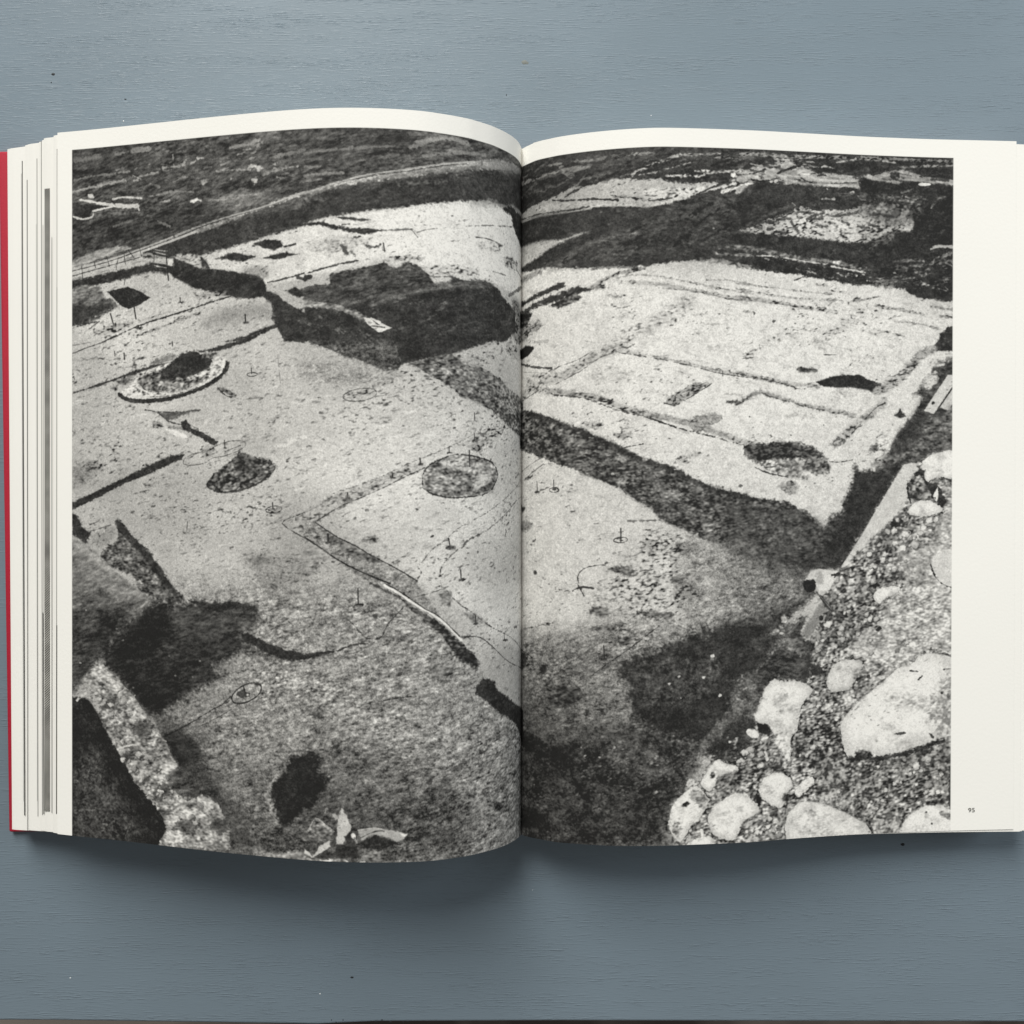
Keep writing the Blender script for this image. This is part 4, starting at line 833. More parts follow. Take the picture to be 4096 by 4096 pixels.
P64,d,0.7,0.4,0,1|-9,651 122,622 197,600 224,597 227,617 152,636 -9,672
P70,d,0.8,0.5,0,1|-9,691 152,651 272,623 344,639 293,650 224,659 209,673 122,684 36,695
P72,v,0.8,0.4,0,1|152,689 209,667 251,640 299,670 261,688 197,703
P52,d,0.9,0.4,0,1|-32,698 36,694 67,708 43,748 -32,771
Q110,p,1.5,0.7,0,0.8|-32,771 92,747 116,765 36,804 -32,825
S130,p,1.2,0.6,2.35,0.9|-9,564 57,549 107,542
S130,p,1,0.5,1.39,0.9|339,627 396,600 441,584 537,565
S100,p,0.8,0.4,0.96,0.9|334,555 441,554 547,565
S90,p,1,0.5,1.6,0.8|355,633 385,630
S130,p,1.2,0.5,0.86,0.7|406,667 441,675 466,670
S112,p,0.8,0.4,0.48,0.85|441,598 492,591 572,594 695,615 824,638 999,666 929,644 1080,669 1234,681 1422,682
S126,p,0.8,0.4,0.43,0.85|803,613 887,611 999,627 929,623 1091,638 1234,651 1344,658
S150,p,0.8,0.4,1.39,0.85|461,615 592,630 762,655 903,683 999,691 929,678 1091,695 1234,718 1367,730
S108,p,0.8,0.4,0.37,0.85|607,645 762,659 903,688 982,691 1146,708 1267,722
S140,p,0.8,0.4,1.07,0.85|1538,700 1631,714 1752,733
S134,p,0.8,0.4,0.75,0.85|1626,766 1708,769 1785,785 1818,795
S140,p,0.8,0.4,0.48,0.85|1533,798 1670,827
S140,p,0.8,0.4,0.75,0.85|961,737 1003,742
S120,p,0.8,0.4,1.07,0.85|1785,700 1883,714
S110,p,0.8,0.4,0.96,0.85|1828,741 1883,746
S150,p,0.8,0.4,0.54,0.85|1411,650 1344,644
S140,p,0.8,0.4,0.75,0.85|1422,691 1560,662
S76,d,0.4,0.2,0.48,1|1181,605 1200,599 1217,589
Q120,p,1,0.5,0,1|1322,684 1367,677 1361,693
Q120,p,1,0.5,0,1|1433,681 1472,667 1472,690
S168,p,4,0.8,5.35,0.65|731,695 669,746 593,786 507,824 446,858 365,904
S166,p,2.5,0.8,3,0.7|1478,731 1411,780 1279,856
S172,p,2.5,0.8,2.35,0.6|1234,795 1135,832 1064,859
Q92,d,0.5,0.3,0,1|1093,776 1093,777 1092,778 1091,780 1090,780 1087,780 1086,780 1085,779 1084,778 1084,776 1084,775 1085,773 1086,772 1087,772 1090,772 1091,772 1092,773 1093,774
Q92,d,0.5,0.3,0,1|1148,806 1148,807 1147,808 1146,809 1145,810 1142,810 1141,809 1140,808 1139,807 1138,806 1139,804 1140,803 1141,802 1142,802 1144,802 1146,802 1147,803 1148,804
Q92,d,0.5,0.3,0,1|1494,775 1493,777 1493,778 1491,779 1490,780 1488,780 1486,779 1485,778 1484,777 1484,776 1484,774 1485,773 1486,772 1488,771 1490,771 1491,772 1492,773 1493,774
Q92,d,0.5,0.3,0,1|1096,842 1096,844 1095,845 1094,846 1093,847 1090,847 1089,846 1088,845 1087,844 1087,843 1087,841 1088,840 1089,839 1090,838 1093,838 1094,839 1095,840 1096,841
Q92,d,0.5,0.3,0,1|1184,723 1183,725 1183,726 1181,727 1180,727 1178,727 1177,727 1175,726 1174,725 1174,723 1174,722 1175,721 1177,720 1178,719 1180,719 1181,719 1183,720 1183,721
Q92,d,0.5,0.3,0,1|1008,742 1008,743 1007,744 1006,745 1005,746 1002,746 1001,745 1000,744 999,743 999,742 999,740 1000,739 1001,738 1002,738 1005,738 1006,738 1007,739 1008,740
Q92,d,0.5,0.3,0,1|1438,753 1438,755 1437,756 1436,757 1434,757 1432,757 1431,757 1429,756 1429,755 1428,753 1429,752 1429,751 1431,750 1432,749 1434,749 1436,750 1437,751 1438,752
Q92,d,0.5,0.3,0,1|1559,699 1559,700 1558,701 1556,702 1555,703 1553,703 1552,703 1550,701 1550,700 1549,699 1550,697 1550,696 1552,695 1553,695 1555,695 1556,695 1558,696 1559,697
P54,d,0.8,0.35,0,1|1829,810 1856,784 1894,777 1894,847 1895,886 1807,885 1796,868 1810,847
T176,w,14,80,6.42,8|19,590 466,600 982,630 1807,726 1807,830 1588,1007 1038,1319 467,1162 19,976
T140,p,18,46,1.39,5|19,590 466,600 982,630 1807,726 1807,830 1588,1007 1038,1319 467,1162 19,976
T110,p,20,90,1.6,-6|19,1344 417,1464 774,1723 985,1802 985,1971 468,1988 19,1993
P44,d,0.6,0.25,0,1|-32,861 27,835 72,845 79,860 43,880 -32,898
S84,d,0.4,0.4,0.86,1|-9,908 43,922 92,938 166,948
S96,d,0.4,0.3,0.43,1|152,959 178,950
S150,d,0.4,0.2,0.27,1|2,942 92,959 128,964
S156,p,2,0.7,3.42,0.9|467,879 426,890 365,907 288,943 219,978 128,1003 0,1048
S110,d,0.4,0.3,0.27,1|447,896 380,913 293,966 225,997 175,1017
S120,d,0.4,0.3,0.27,1|334,892 272,924 197,944 164,962
S100,d,0.4,0.3,0.32,1|110,1030 57,1050 0,1067
Q160,p,2,0.6,0,0.6|43,958 152,971 128,1011 36,1031
S150,p,1,0.5,1.18,0.9|447,893 557,917 721,950 851,979 1000,999
S92,d,0.4,0.3,0.32,1|447,901 557,923 721,956 851,988 1000,1008 1081,1017
Q170,p,5,1,0,0.5|365,955 517,977 467,1020 335,1004
Q196,p,3,1,0,0.4|721,863 877,872 825,893
S142,p,1.2,0.5,2.35,0.95|116,1035 219,1052 365,1083 467,1127 593,1161 721,1192 826,1223 1001,1283
S76,d,0.4,0.35,0.43,1|113,1030 181,1059 251,1068 340,1092 442,1134 588,1177 670,1207 773,1233 931,1274 1001,1293
S60,d,0.4,0.3,0.75,1|593,1180 660,1203 680,1209
P126,p,0.8,0.4,0,1|629,1112 670,1071 767,1026 825,1030 747,1081 675,1122
S84,d,0.4,0.3,0.32,1|675,1122 747,1081 825,1032
S84,d,0.4,0.3,0.37,1|629,1111 672,1123
S70,d,0.4,0.15,0.54,1|675,1085 676,1101
Q138,p,0.9,0.5,0,1|721,1189 773,1162 836,1151 870,1171 826,1203 768,1228
Q74,d,0.9,0.4,0,1|888,1111 920,1097 954,1111 925,1114
S120,p,0.8,0.4,0.64,1|954,1105 1000,1074
S80,d,0.3,0.05,0.32,1|872,981 872,1000
S96,d,0.4,0.2,0.27,1|956,929 1000,926
Q170,p,1.5,0.6,0,0.7|962,916 999,896 1000,931
P80,v,0.8,0.5,0,1|-32,1087 43,1111 169,1154 219,1183 309,1203 335,1229 391,1252 452,1284 497,1311 568,1343 660,1369 748,1415 847,1456 1001,1493 1038,1497 1159,1516 1203,1547 1259,1588 1204,1731 1094,1847 932,1874 1002,1737 911,1701 816,1669 722,1623 619,1576 594,1550 584,1525 518,1499 482,1482 457,1451 376,1419 299,1381 225,1357 134,1323 43,1284 -32,1272
S58,d,1.6,0.7,2.14,0.85|43,1121 169,1163 262,1204 335,1238 452,1288 518,1331 660,1379 748,1425 879,1471 1001,1502
S60,d,1.5,0.6,1.6,0.6|2,1237 122,1301
S60,d,1.6,0.7,1.39,0.65|457,1450 518,1497 584,1529 619,1575 722,1622 827,1673
S58,d,1.4,0.6,1.07,0.6|293,1382 457,1448
Q98,v,6,1,0,0.6|365,1311 670,1394 932,1547 774,1572 518,1442
T150,v,26,150,1.82,10|19,1144 314,1227 568,1367 984,1538 1259,1629 1094,1831 879,1674 619,1545 366,1387 19,1239
T50,d,6,150,2.14,12|19,1144 314,1227 568,1367 984,1538 1259,1629 1094,1831 879,1674 619,1545 366,1387 19,1239
Q150,p,1.4,0.6,0,0.8|293,1180 381,1179 365,1204 314,1202
Q126,p,1.2,0.5,0,0.85|427,1231 497,1224 492,1244 452,1253
S80,d,0.4,0.4,0.54,1|457,1288 543,1276
S180,w,1,0.5,0.64,0.7|335,1218 467,1278
Q140,p,1.3,0.6,0,0.7|670,1351 732,1318 784,1313 711,1348
P70,v,0.9,0.5,0,1|963,1298 976,1278 1001,1272 1001,1349
Q80,d,0.5,0.3,0,0.85|658,1253 658,1254 657,1255 656,1257 654,1258 652,1258 650,1259 648,1258 647,1258 646,1257 646,1256 647,1254 648,1253 650,1252 652,1251 654,1251 656,1251 657,1252
Q80,d,0.5,0.3,0,0.85|811,1322 811,1323 810,1325 809,1327 807,1328 805,1328 803,1329 801,1328 800,1328 799,1326 799,1325 800,1324 801,1322 803,1321 805,1321 807,1320 809,1321 810,1321
Q80,d,0.5,0.3,0,0.85|780,1311 780,1312 780,1314 778,1315 776,1317 774,1318 771,1318 769,1318 768,1317 767,1316 767,1314 767,1313 769,1311 771,1310 773,1309 775,1309 777,1309 779,1310
Q80,d,0.5,0.3,0,0.85|704,1331 704,1332 703,1334 701,1336 699,1337 696,1338 693,1339 691,1338 689,1337 688,1336 688,1334 689,1332 691,1331 693,1329 695,1328 699,1328 701,1328 703,1329
Q80,d,0.5,0.3,0,0.85|692,1366 692,1368 692,1369 690,1371 688,1372 686,1373 684,1373 682,1373 680,1372 679,1371 679,1370 680,1368 681,1367 683,1365 685,1364 688,1364 690,1364 691,1365
Q80,d,0.5,0.3,0,0.85|441,1020 441,1021 441,1022 440,1023 438,1024 437,1025 435,1025 434,1025 433,1024 433,1023 432,1022 433,1021 434,1020 435,1020 437,1019 438,1019 439,1019 440,1019
Q80,d,0.5,0.3,0,0.85|955,1444 955,1446 955,1448 952,1449 950,1451 948,1452 945,1452 942,1452 940,1451 939,1449 939,1448 940,1446 942,1444 944,1443 947,1442 950,1441 952,1442 954,1443
Q80,d,0.5,0.3,0,0.85|879,1451 879,1452 879,1454 878,1455 876,1456 874,1457 871,1457 870,1457 868,1456 868,1455 868,1454 868,1452 869,1451 871,1450 874,1449 876,1449 877,1449 879,1450
Q80,d,0.5,0.3,0,0.85|1016,1394 1016,1395 1016,1396 1014,1397 1013,1398 1011,1398 1009,1399 1007,1398 1006,1398 1006,1397 1005,1396 1006,1395 1007,1394 1009,1393 1011,1392 1012,1392 1014,1392 1015,1393
S120,d,0.4,0.15,0.27,1|0,1363 113,1316
S110,d,0.4,0.15,0.32,1|19,1400 125,1342
Q80,p,0.8,0.4,0,1|23,1397 71,1380 57,1395
S60,d,0.3,0.05,0.37,1|94,1413 95,1454
Q78,p,0.5,0.3,0,0.85|110,1455 110,1457 107,1458 104,1460 100,1461 95,1461 91,1461 87,1460 84,1459 82,1457 83,1455 86,1454 89,1453 94,1452 99,1452 103,1452 107,1452 109,1454
S60,d,0.4,0.15,0.48,0.8|87,1455 102,1455
S60,d,0.4,0.2,0.37,1|197,1451 195,1454 191,1457 186,1459 179,1460 171,1460 164,1458 159,1456 155,1453 154,1450 155,1446 159,1443 164,1442 171,1440 179,1440 186,1442 191,1444 195,1448 197,1451
S60,d,0.3,0.05,0.43,1|174,1410 175,1447
Q78,p,0.5,0.3,0,0.85|186,1448 186,1449 185,1450 182,1451 180,1452 176,1452 173,1452 171,1452 169,1451 168,1450 169,1449 170,1448 172,1447 175,1446 178,1446 181,1446 184,1446 186,1447
S60,d,0.4,0.15,0.48,0.8|171,1448 181,1448
S110,d,0.4,0.4,0.43,1|110,1450 152,1439
S62,d,0.4,0.2,0.43,1|483,1659 481,1663 477,1667 470,1669 460,1671 451,1671 442,1670 434,1668 429,1666 427,1662 429,1658 433,1655 440,1652 449,1650 459,1650 468,1651 476,1653 481,1656 483,1659
S56,d,0.3,0.05,0.54,1|455,1613 456,1662
Q78,p,0.5,0.3,0,0.85|468,1662 467,1664 466,1665 464,1666 460,1667 457,1667 454,1667 452,1667 450,1666 449,1665 450,1664 451,1663 453,1661 456,1661 459,1660 462,1660 465,1661 467,1661
S60,d,0.4,0.15,0.54,0.8|452,1663 462,1662
S56,d,0.3,0.05,0.91,1|825,1713 826,1750
Q78,p,0.5,0.3,0,0.85|861,1748 860,1753 855,1757 846,1761 835,1764 824,1765 813,1765 804,1763 797,1761 795,1757 796,1752 801,1748 809,1744 820,1741 832,1740 843,1740 852,1742 858,1744
S60,d,0.4,0.15,0.91,0.8|809,1752 846,1751
S70,d,0.4,0.4,0.75,0.8|790,1749 822,1765 874,1763
S74,d,0.4,0.2,0.37,1|283,1834 277,1809 294,1783 325,1767 384,1759
S64,d,0.4,0.3,0.54,1|699,1811 748,1766 795,1719
S100,d,0.4,0.3,0.43,1|790,1841 848,1790 903,1745
Q90,v,1.2,0.6,0,0.9|407,1776 468,1765 516,1785 488,1808 442,1794
Q130,p,2,0.8,0,0.8|543,1670 619,1666 619,1717 559,1710
Q108,p,1.8,0.8,0,0.85|686,1677 764,1683 759,1733 691,1717
Q66,v,1.3,0.5,0,0.85|666,1818 723,1809 718,1840 671,1839
Q120,p,2.5,0.8,0,0.8|853,1775 1002,1803 1002,1844 827,1842
Q84,p,1.6,0.6,0,0.7|0,1577 71,1584 50,1609 2,1617
Q84,d,0.8,0.4,0,1|-9,1509 23,1518 2,1538
Q80,d,0.6,0.4,0,1|93,1791 93,1793 92,1795 89,1797 87,1798 84,1798 81,1797 79,1795 77,1793 77,1790 77,1788 79,1786 81,1784 84,1783 87,1783 89,1784 92,1786 93,1788
Q100,d,0.8,0.4,0,1|268,1536 268,1538 266,1540 263,1542 260,1543 256,1544 252,1544 249,1544 246,1543 245,1542 245,1540 247,1538 250,1536 253,1535 257,1534 261,1534 264,1534 266,1535
S84,d,0.4,0.4,0.43,0.7|483,1585 619,1585
S84,d,0.4,0.4,0.43,1|551,1528 589,1524
S86,d,0.4,0.3,0.48,1|543,1622 574,1622
Q100,v,0.9,0.4,0,1|1191,968 1235,962 1285,973 1224,986
S150,p,1,0.5,1.82,0.9|930,985 1037,1008 1147,1030 1285,1037
S86,d,0.4,0.4,0.32,1|930,991 1081,1018 1191,1049 1235,1050
P50,d,0.6,0.25,0,1|1279,1022 1335,1001 1395,991 1467,990 1523,1014 1589,1034 1608,1044 1561,1068 1495,1053 1423,1043 1362,1044 1296,1036
S146,p,1.6,0.6,3.96,0.9|1550,1054 1632,1011 1698,948 1742,900 1785,879
S200,w,1.2,0.4,1.6,0.7|1423,1050 1506,1060
S112,p,1.6,0.6,1.39,0.9|931,1115 988,1080 1032,1066 1120,1089 1235,1120 1346,1140 1440,1156
S84,d,0.4,0.35,0.32,1|1032,1070 1120,1095 1235,1125 1313,1138
S156,p,1.5,0.5,1.6,0.8|1346,1144 1446,1159
S76,d,0.4,0.4,0.86,1|931,1115 962,1100
S152,p,1.6,0.6,3.42,0.9|1578,1100 1512,1158 1441,1211 1363,1278
S78,d,0.4,0.35,0.48,1|1496,1174 1540,1128 1581,1107
S96,d,0.4,0.3,0.32,1|1424,1247 1474,1195
S110,d,0.5,0.3,0.32,1|1407,1264 1407,1268 1403,1274 1397,1278 1388,1282 1379,1285 1370,1285 1362,1284 1356,1281 1353,1277 1353,1273 1357,1268 1363,1263 1372,1259 1381,1257 1390,1256 1398,1257 1404,1260 1407,1264
Q144,r,1.2,0.6,0,1|963,1303 989,1279 1065,1274 1159,1268 1225,1280 1280,1300 1314,1331 1336,1371 1286,1398 1236,1393 1175,1403 1093,1392 1038,1361 984,1340
Q60,v,1.3,0.6,0,0.95|963,1298 994,1279 1065,1274 1159,1267 1236,1280 1302,1315 1314,1351 1258,1335 1148,1336 1082,1341 1027,1350 989,1334
Q110,r,1.6,0.7,0,0.8|1236,1330 1330,1340 1336,1397 1258,1397
S82,d,0.4,0.35,0.54,1|1005,1370 1071,1397 1154,1413
Q140,p,1,0.5,0,0.9|1110,1450 1165,1427 1206,1454 1165,1486
S96,d,0.4,0.3,0.37,1|1336,1350 1386,1353 1441,1343
S130,p,1.2,0.5,1.6,0.7|1159,1407 1236,1418
S96,d,0.4,0.2,0.43,1|1312,909 1367,908
Q110,p,1.4,0.6,0,0.6|1306,881 1323,894 1279,876
Q70,d,0.3,0.12,0,1|1170,1242 1170,1243 1169,1244 1168,1244 1167,1245 1166,1245 1165,1244 1164,1244 1163,1243 1163,1242 1163,1241 1164,1240 1165,1239 1166,1239 1167,1239 1168,1239 1169,1240 1170,1241
Q80,d,0.3,0.12,0,1|1313,1199 1313,1200 1313,1201 1312,1201 1311,1202 1310,1202 1309,1201 1308,1201 1308,1200 1308,1199 1308,1198 1308,1198 1309,1197 1310,1196 1311,1196 1312,1197 1313,1197 1313,1198
Q90,d,0.3,0.12,0,1|989,1166 989,1167 989,1167 987,1168 986,1168 985,1168 984,1168 983,1167 983,1167 983,1166 983,1165 983,1164 984,1164 985,1163 986,1163 987,1164 989,1164 989,1165
S90,d,0.4,0.15,0.27,1|1027,872 1030,890
S100,d,0.4,0.2,0.32,1|959,928 998,926
Q186,p,2,0.8,0,0.5|956,922 1108,859 1037,870
P64,q,2.5,0.8,0,1|889,1517 1094,1547 1237,1553 1270,1589 1315,1620 1348,1578 1395,1554 1397,1518 1432,1466 1448,1383 1453,1364 1480,1393 1535,1388 1590,1341 1629,1242 1667,1195 1700,1147 1740,1081 1708,1073 1738,1032 1786,979 1809,943 1895,902 1897,1319 1787,1321 1716,1363 1667,1363 1590,1482 1481,1658 1387,1797 1315,1800 1271,1795 1227,1837 1282,1893 1095,2052 933,2098 827,2055 890,1684
Q104,v,4,1,0,0.8|1617,1298 1661,1277 1727,1188 1809,1156 1885,1140 1886,1293 1787,1308 1689,1345 1563,1371 1524,1358
Q60,d,4,0.8,0,0.7|1644,1236 1710,1162 1754,1183 1721,1266 1617,1319
Q108,v,8,1.2,0,0.7|879,1532 1204,1577 1315,1630 1282,1732 1094,1780 906,1694
Q150,m,9,1.5,0,0.85|722,1672 1028,1747 1160,1797 1260,1809 1216,1851 1238,1882 1150,1951 933,2011 723,2007
Q56,d,3,0.7,0,0.85|1453,1403 1568,1403 1629,1413 1481,1642 1371,1775 1326,1733 1398,1605
P200,p,1.5,0.9,0,0.7|1529,1309 1540,1247 1589,1205 1639,1173 1666,1183 1639,1225 1612,1267 1590,1309 1562,1351 1535,1340
Q70,v,1.2,0.6,0,0.8|1513,1299 1546,1273 1557,1299 1529,1314
P196,p,1.2,0.6,0,0.85|1748,1028 1764,999 1819,965 1808,1020 1775,1052 1748,1041
Q206,w,1.5,0.6,0,0.8|1737,1075 1693,1076 1638,1121 1644,1142 1694,1162 1726,1120
P66,d,0.8,0.4,0,1|1626,1158 1649,1134 1680,1163 1650,1168
Q214,w,1,0.4,0,0.8|1633,1173 1677,1173 1666,1194 1639,1191
P190,p,1.2,0.5,0,0.8|1786,910 1840,894 1884,896 1884,907 1818,931 1775,947
S190,w,0.7,0.3,1.07,1|1813,947 1840,941
P198,s,0.4,0.12,0,1|1753,1137 1857,986 1877,986 1885,1004 1885,1022 1797,1150
P192,s,0.4,0.12,0,1|1820,1124 1885,1036 1886,1101 1858,1133
S60,d,0.4,0.08,0.32,1|1818,1127 1885,1031
Q50,d,0.3,0.12,0,1|1800,1100 1801,1101 1801,1103 1800,1106 1798,1107 1796,1109 1794,1109 1791,1109 1789,1108 1788,1106 1788,1105 1788,1102 1789,1100 1790,1099 1792,1097 1795,1097 1797,1097 1799,1098
P196,s,0.5,0.2,0,1|1667,1362 1700,1354 1744,1363 1695,1418 1685,1502 1640,1567 1580,1621 1481,1709 1426,1781 1387,1797 1481,1658 1590,1482
S150,d,0.4,0.2,0.27,1|1685,1502 1662,1543 1640,1567
S150,d,0.4,0.2,0.21,1|1426,1734 1459,1745
P142,r,0.9,0.5,0,1|1695,1418 1744,1363 1886,1313 1899,1860 1899,1860 1904,2874 1905,2918 935,2909 725,2900 808,2660 934,2565 992,2445 1096,2435 1217,2365 1261,2289 1239,2180 1283,2079 1316,2007 1305,1914 1349,1853 1387,1797 1481,1714 1640,1567 1685,1502
Q190,v,6,1,0,0.85|1483,2074 1582,2013 1647,1889 1888,1860 1890,2196 1704,2182 1594,2232 1428,2176
Q196,v,5,1,0,0.8|1832,1560 1897,1476 1899,1860 1790,1859 1811,1685
Q184,v,5,1,0,0.6|1636,1736 1789,1711 1790,1859 1592,1857
Q112,r,4,1,0,0.8|1338,1884 1526,1898 1549,2013 1461,2084 1339,2142 1310,2007
Q90,r,4,1,0,0.85|1206,2416 1317,2410 1390,2449 1407,2543 1363,2598 1285,2620 1207,2591 1174,2517
Q102,r,5,1,0,0.7|1285,2625 1485,2593 1760,2560 1892,2532 1893,2752 1651,2797 1430,2736
Q98,r,4,1,0,0.7|966,2480 1069,2485 1097,2604 1014,2640 934,2606
S58,r,1,1.6,1.82,0.75|1741,1371 1777,1325 1831,1310 1897,1313 1897,1418 1810,1416 1766,1439 1755,1397 1741,1371
Q194,s,0.3,0.3,0,1|1741,1371 1777,1325 1831,1310 1897,1313 1897,1418 1810,1416 1766,1439 1755,1397
Q230,s,3,0.5,0,0.95|1746,1367 1776,1327 1823,1315 1880,1317 1880,1407 1805,1405 1768,1425 1758,1389
Q199,v,2.18,0.5,0,0.4|1844,1413 1831,1423 1804,1417 1789,1400 1798,1388 1824,1393
Q205,v,1.84,0.5,0,0.4|1862,1404 1852,1412 1830,1406 1817,1393 1825,1384 1846,1387
Q200,v,1.94,0.5,0,0.4|1792,1379 1781,1388 1758,1382 1744,1368 1752,1358 1775,1361
Q180,v,2.05,0.5,0,0.4|1840,1375 1828,1384 1803,1378 1789,1362 1797,1351 1821,1355
Q184,v,1.17,0.5,0,0.4|1816,1424 1811,1428 1799,1425 1792,1418 1797,1413 1808,1415
Q172,s,2,0.4,0,0.6|1804,1319 1837,1313 1853,1334 1820,1350
P60,d,0.6,0.3,0,1|1707,1400 1744,1379 1762,1383 1758,1398 1714,1412
P108,r,0.7,0.4,0,1|1685,1434 1711,1413 1755,1439 1810,1439 1854,1503 1843,1540 1788,1523 1701,1524 1684,1476
P54,d,0.6,0.35,0,1|1761,1439 1810,1442 1832,1471 1850,1510 1838,1541 1788,1499
P228,s,0.4,0.2,0,1|1795,1491 1817,1454 1818,1497 1810,1524
S54,d,0.4,0.4,0.64,1|1685,1434 1683,1476 1698,1523
S60,d,0.4,0.4,0.64,1|1755,1423 1788,1455
S70,d,0.4,0.4,0.54,1|1832,1416 1886,1429
S58,r,1,1.6,1.82,0.75|1687,1551 1723,1518 1777,1514 1835,1545 1811,1568 1745,1578 1695,1569 1687,1551
Q194,s,0.3,0.3,0,1|1687,1551 1723,1518 1777,1514 1835,1545 1811,1568 1745,1578 1695,1569
Q230,s,2.87,0.5,0,0.95|1692,1547 1722,1518 1770,1515 1819,1541 1798,1560 1742,1569 1699,1561
Q201,v,1.33,0.5,0,0.4|1814,1541 1808,1546 1794,1543 1786,1534 1790,1528 1804,1530
Q185,v,1.41,0.5,0,0.4|1759,1544 1752,1549 1737,1546 1728,1536 1733,1530 1748,1532
Q202,v,1.83,0.5,0,0.4|1773,1569 1763,1577 1741,1572 1729,1558 1736,1549 1757,1552
Q206,v,1.37,0.5,0,0.4|1734,1583 1728,1588 1713,1585 1704,1576 1709,1569 1724,1572
Q206,v,1.99,0.5,0,0.4|1788,1590 1777,1599 1753,1593 1739,1578 1747,1568 1770,1571
P54,d,0.6,0.35,0,1|1610,1596 1651,1582 1669,1601 1625,1638 1610,1627
Q86,r,2,0.8,0,0.7|1471,1756 1547,1684 1635,1642 1619,1736 1581,1788 1515,1787
Q96,r,1.5,0.6,0,0.8|1663,1606 1723,1591 1734,1633 1690,1653
Q86,r,1.5,0.6,0,0.7|1526,1829 1647,1804 1664,1841 1565,1857
Q222,s,0.5,0.35,0,0.9|1790,1589 1792,1593 1791,1597 1789,1601 1786,1604 1781,1607 1777,1608 1772,1608 1768,1605 1765,1603 1764,1599 1765,1595 1767,1591 1770,1588 1775,1586 1779,1585 1784,1585 1788,1587
Q222,s,0.5,0.35,0,0.9|1765,1621 1766,1624 1765,1628 1764,1632 1760,1635 1757,1637 1752,1638 1748,1638 1745,1636 1742,1634 1741,1630 1741,1627 1743,1623 1746,1620 1750,1618 1754,1617 1759,1617 1762,1619
Q222,s,0.5,0.35,0,0.9|1695,1639 1697,1644 1696,1649 1694,1654 1690,1658 1684,1662 1678,1663 1672,1663 1667,1660 1663,1657 1662,1652 1662,1647 1664,1642 1669,1637 1675,1634 1681,1633 1687,1633 1692,1635
Q222,s,0.5,0.35,0,0.9|1819,1586 1820,1589 1820,1592 1818,1594 1816,1597 1813,1598 1810,1599 1807,1599 1804,1598 1802,1596 1801,1593 1801,1591 1803,1588 1805,1585 1808,1584 1812,1583 1814,1583 1817,1584
Q222,s,0.5,0.35,0,0.9|1734,1658 1735,1661 1734,1664 1733,1668 1730,1671 1726,1673 1722,1674 1718,1673 1715,1672 1713,1670 1712,1666 1712,1663 1714,1660 1717,1657 1720,1655 1724,1654 1728,1654 1731,1656
Q222,s,0.5,0.35,0,0.9|1596,1730 1598,1733 1597,1737 1595,1740 1593,1743 1589,1745 1585,1746 1581,1745 1578,1744 1576,1742 1575,1739 1575,1735 1577,1732 1579,1729 1583,1727 1587,1726 1591,1727 1594,1728
Q222,s,0.5,0.35,0,0.9|1639,1684 1640,1687 1640,1690 1639,1693 1636,1696 1633,1697 1629,1698 1626,1698 1622,1697 1621,1695 1619,1692 1620,1689 1621,1686 1624,1683 1627,1682 1631,1681 1634,1681 1638,1682
Q222,s,0.5,0.35,0,0.9|1524,1730 1525,1733 1524,1736 1523,1739 1521,1742 1517,1743 1513,1744 1510,1744 1507,1743 1505,1741 1504,1738 1505,1735 1506,1732 1508,1729 1512,1728 1516,1727 1519,1727 1522,1728
Q222,s,0.5,0.35,0,0.9|1675,1704 1676,1707 1675,1711 1673,1715 1670,1718 1666,1720 1662,1721 1658,1721 1654,1719 1651,1717 1650,1714 1651,1710 1653,1706 1656,1703 1660,1701 1664,1700 1668,1700 1672,1702
Q204,s,0.7,0.3,0,1|1790,1769 1811,1738 1899,1728 1899,1860 1899,1876 1856,1875 1823,1848
S60,d,0.4,0.4,0.48,1|1784,1774 1801,1821 1834,1860 1889,1881
P212,s,0.5,0.25,0,1|1229,1842 1254,1801 1293,1793 1326,1796 1376,1804 1365,1837 1338,1884 1293,1883 1282,1862
Q150,s,1.5,0.4,0,0.7|1288,1810 1310,1805 1310,1852 1282,1852
Q48,d,0.5,0.25,0,1|1224,1847 1238,1837 1265,1836 1278,1852 1274,1883 1246,1890 1230,1877
S66,d,0.4,0.6,1.07,1|1349,1821 1382,1817 1426,1828
P74,d,0.5,0.2,0,1|1278,1885 1305,1904 1361,1973 1339,1968 1310,1930
S140,d,0.4,0.1,0.21,1|1288,1893 1349,1962
Q64,d,1.5,0.8,0,0.95|1189,2071 1239,2083 1266,2099 1261,2181 1242,2258 1189,2256 1161,2157
P126,s,1,0.4,0,1|1300,1930 1238,2023 1210,2062 1245,2083 1288,2030 1310,1981 1327,1964
Q104,r,2,1.2,0,0.9|1316,1976 1360,1983 1350,2070 1317,2142 1272,2161 1244,2098 1288,2038
Q46,d,0.3,0.12,0,1|1313,1997 1313,2001 1311,2004 1308,2007 1305,2008 1302,2008 1298,2006 1295,2004 1294,2001 1293,1997 1294,1992 1295,1989 1298,1987 1302,1985 1305,1985 1308,1987 1311,1990 1313,1993
S90,d,0.4,0.5,0.86,1|1338,1972 1327,2008 1311,2028
R214,s,10,9,1.39,0|1272,2048 1338,2023 1350,2143 1272,2161
P64,q,1.2,0.5,0,1|1235,1993 1194,2014 1150,2074 1123,2107 1062,2155 986,2231 933,2276 934,2565 982,2557 1014,2410 1041,2305 1096,2241 1206,2252 1236,2180 1230,2077 1211,2061
Q74,n,3,1,0,0.9|965,2251 933,2128 1068,2061 1183,2009 1238,1989 1194,2035 1150,2079 1068,2158 991,2236 933,2276
S112,d,0.4,0.3,0.43,1|1238,1990 1194,2020 1145,2084
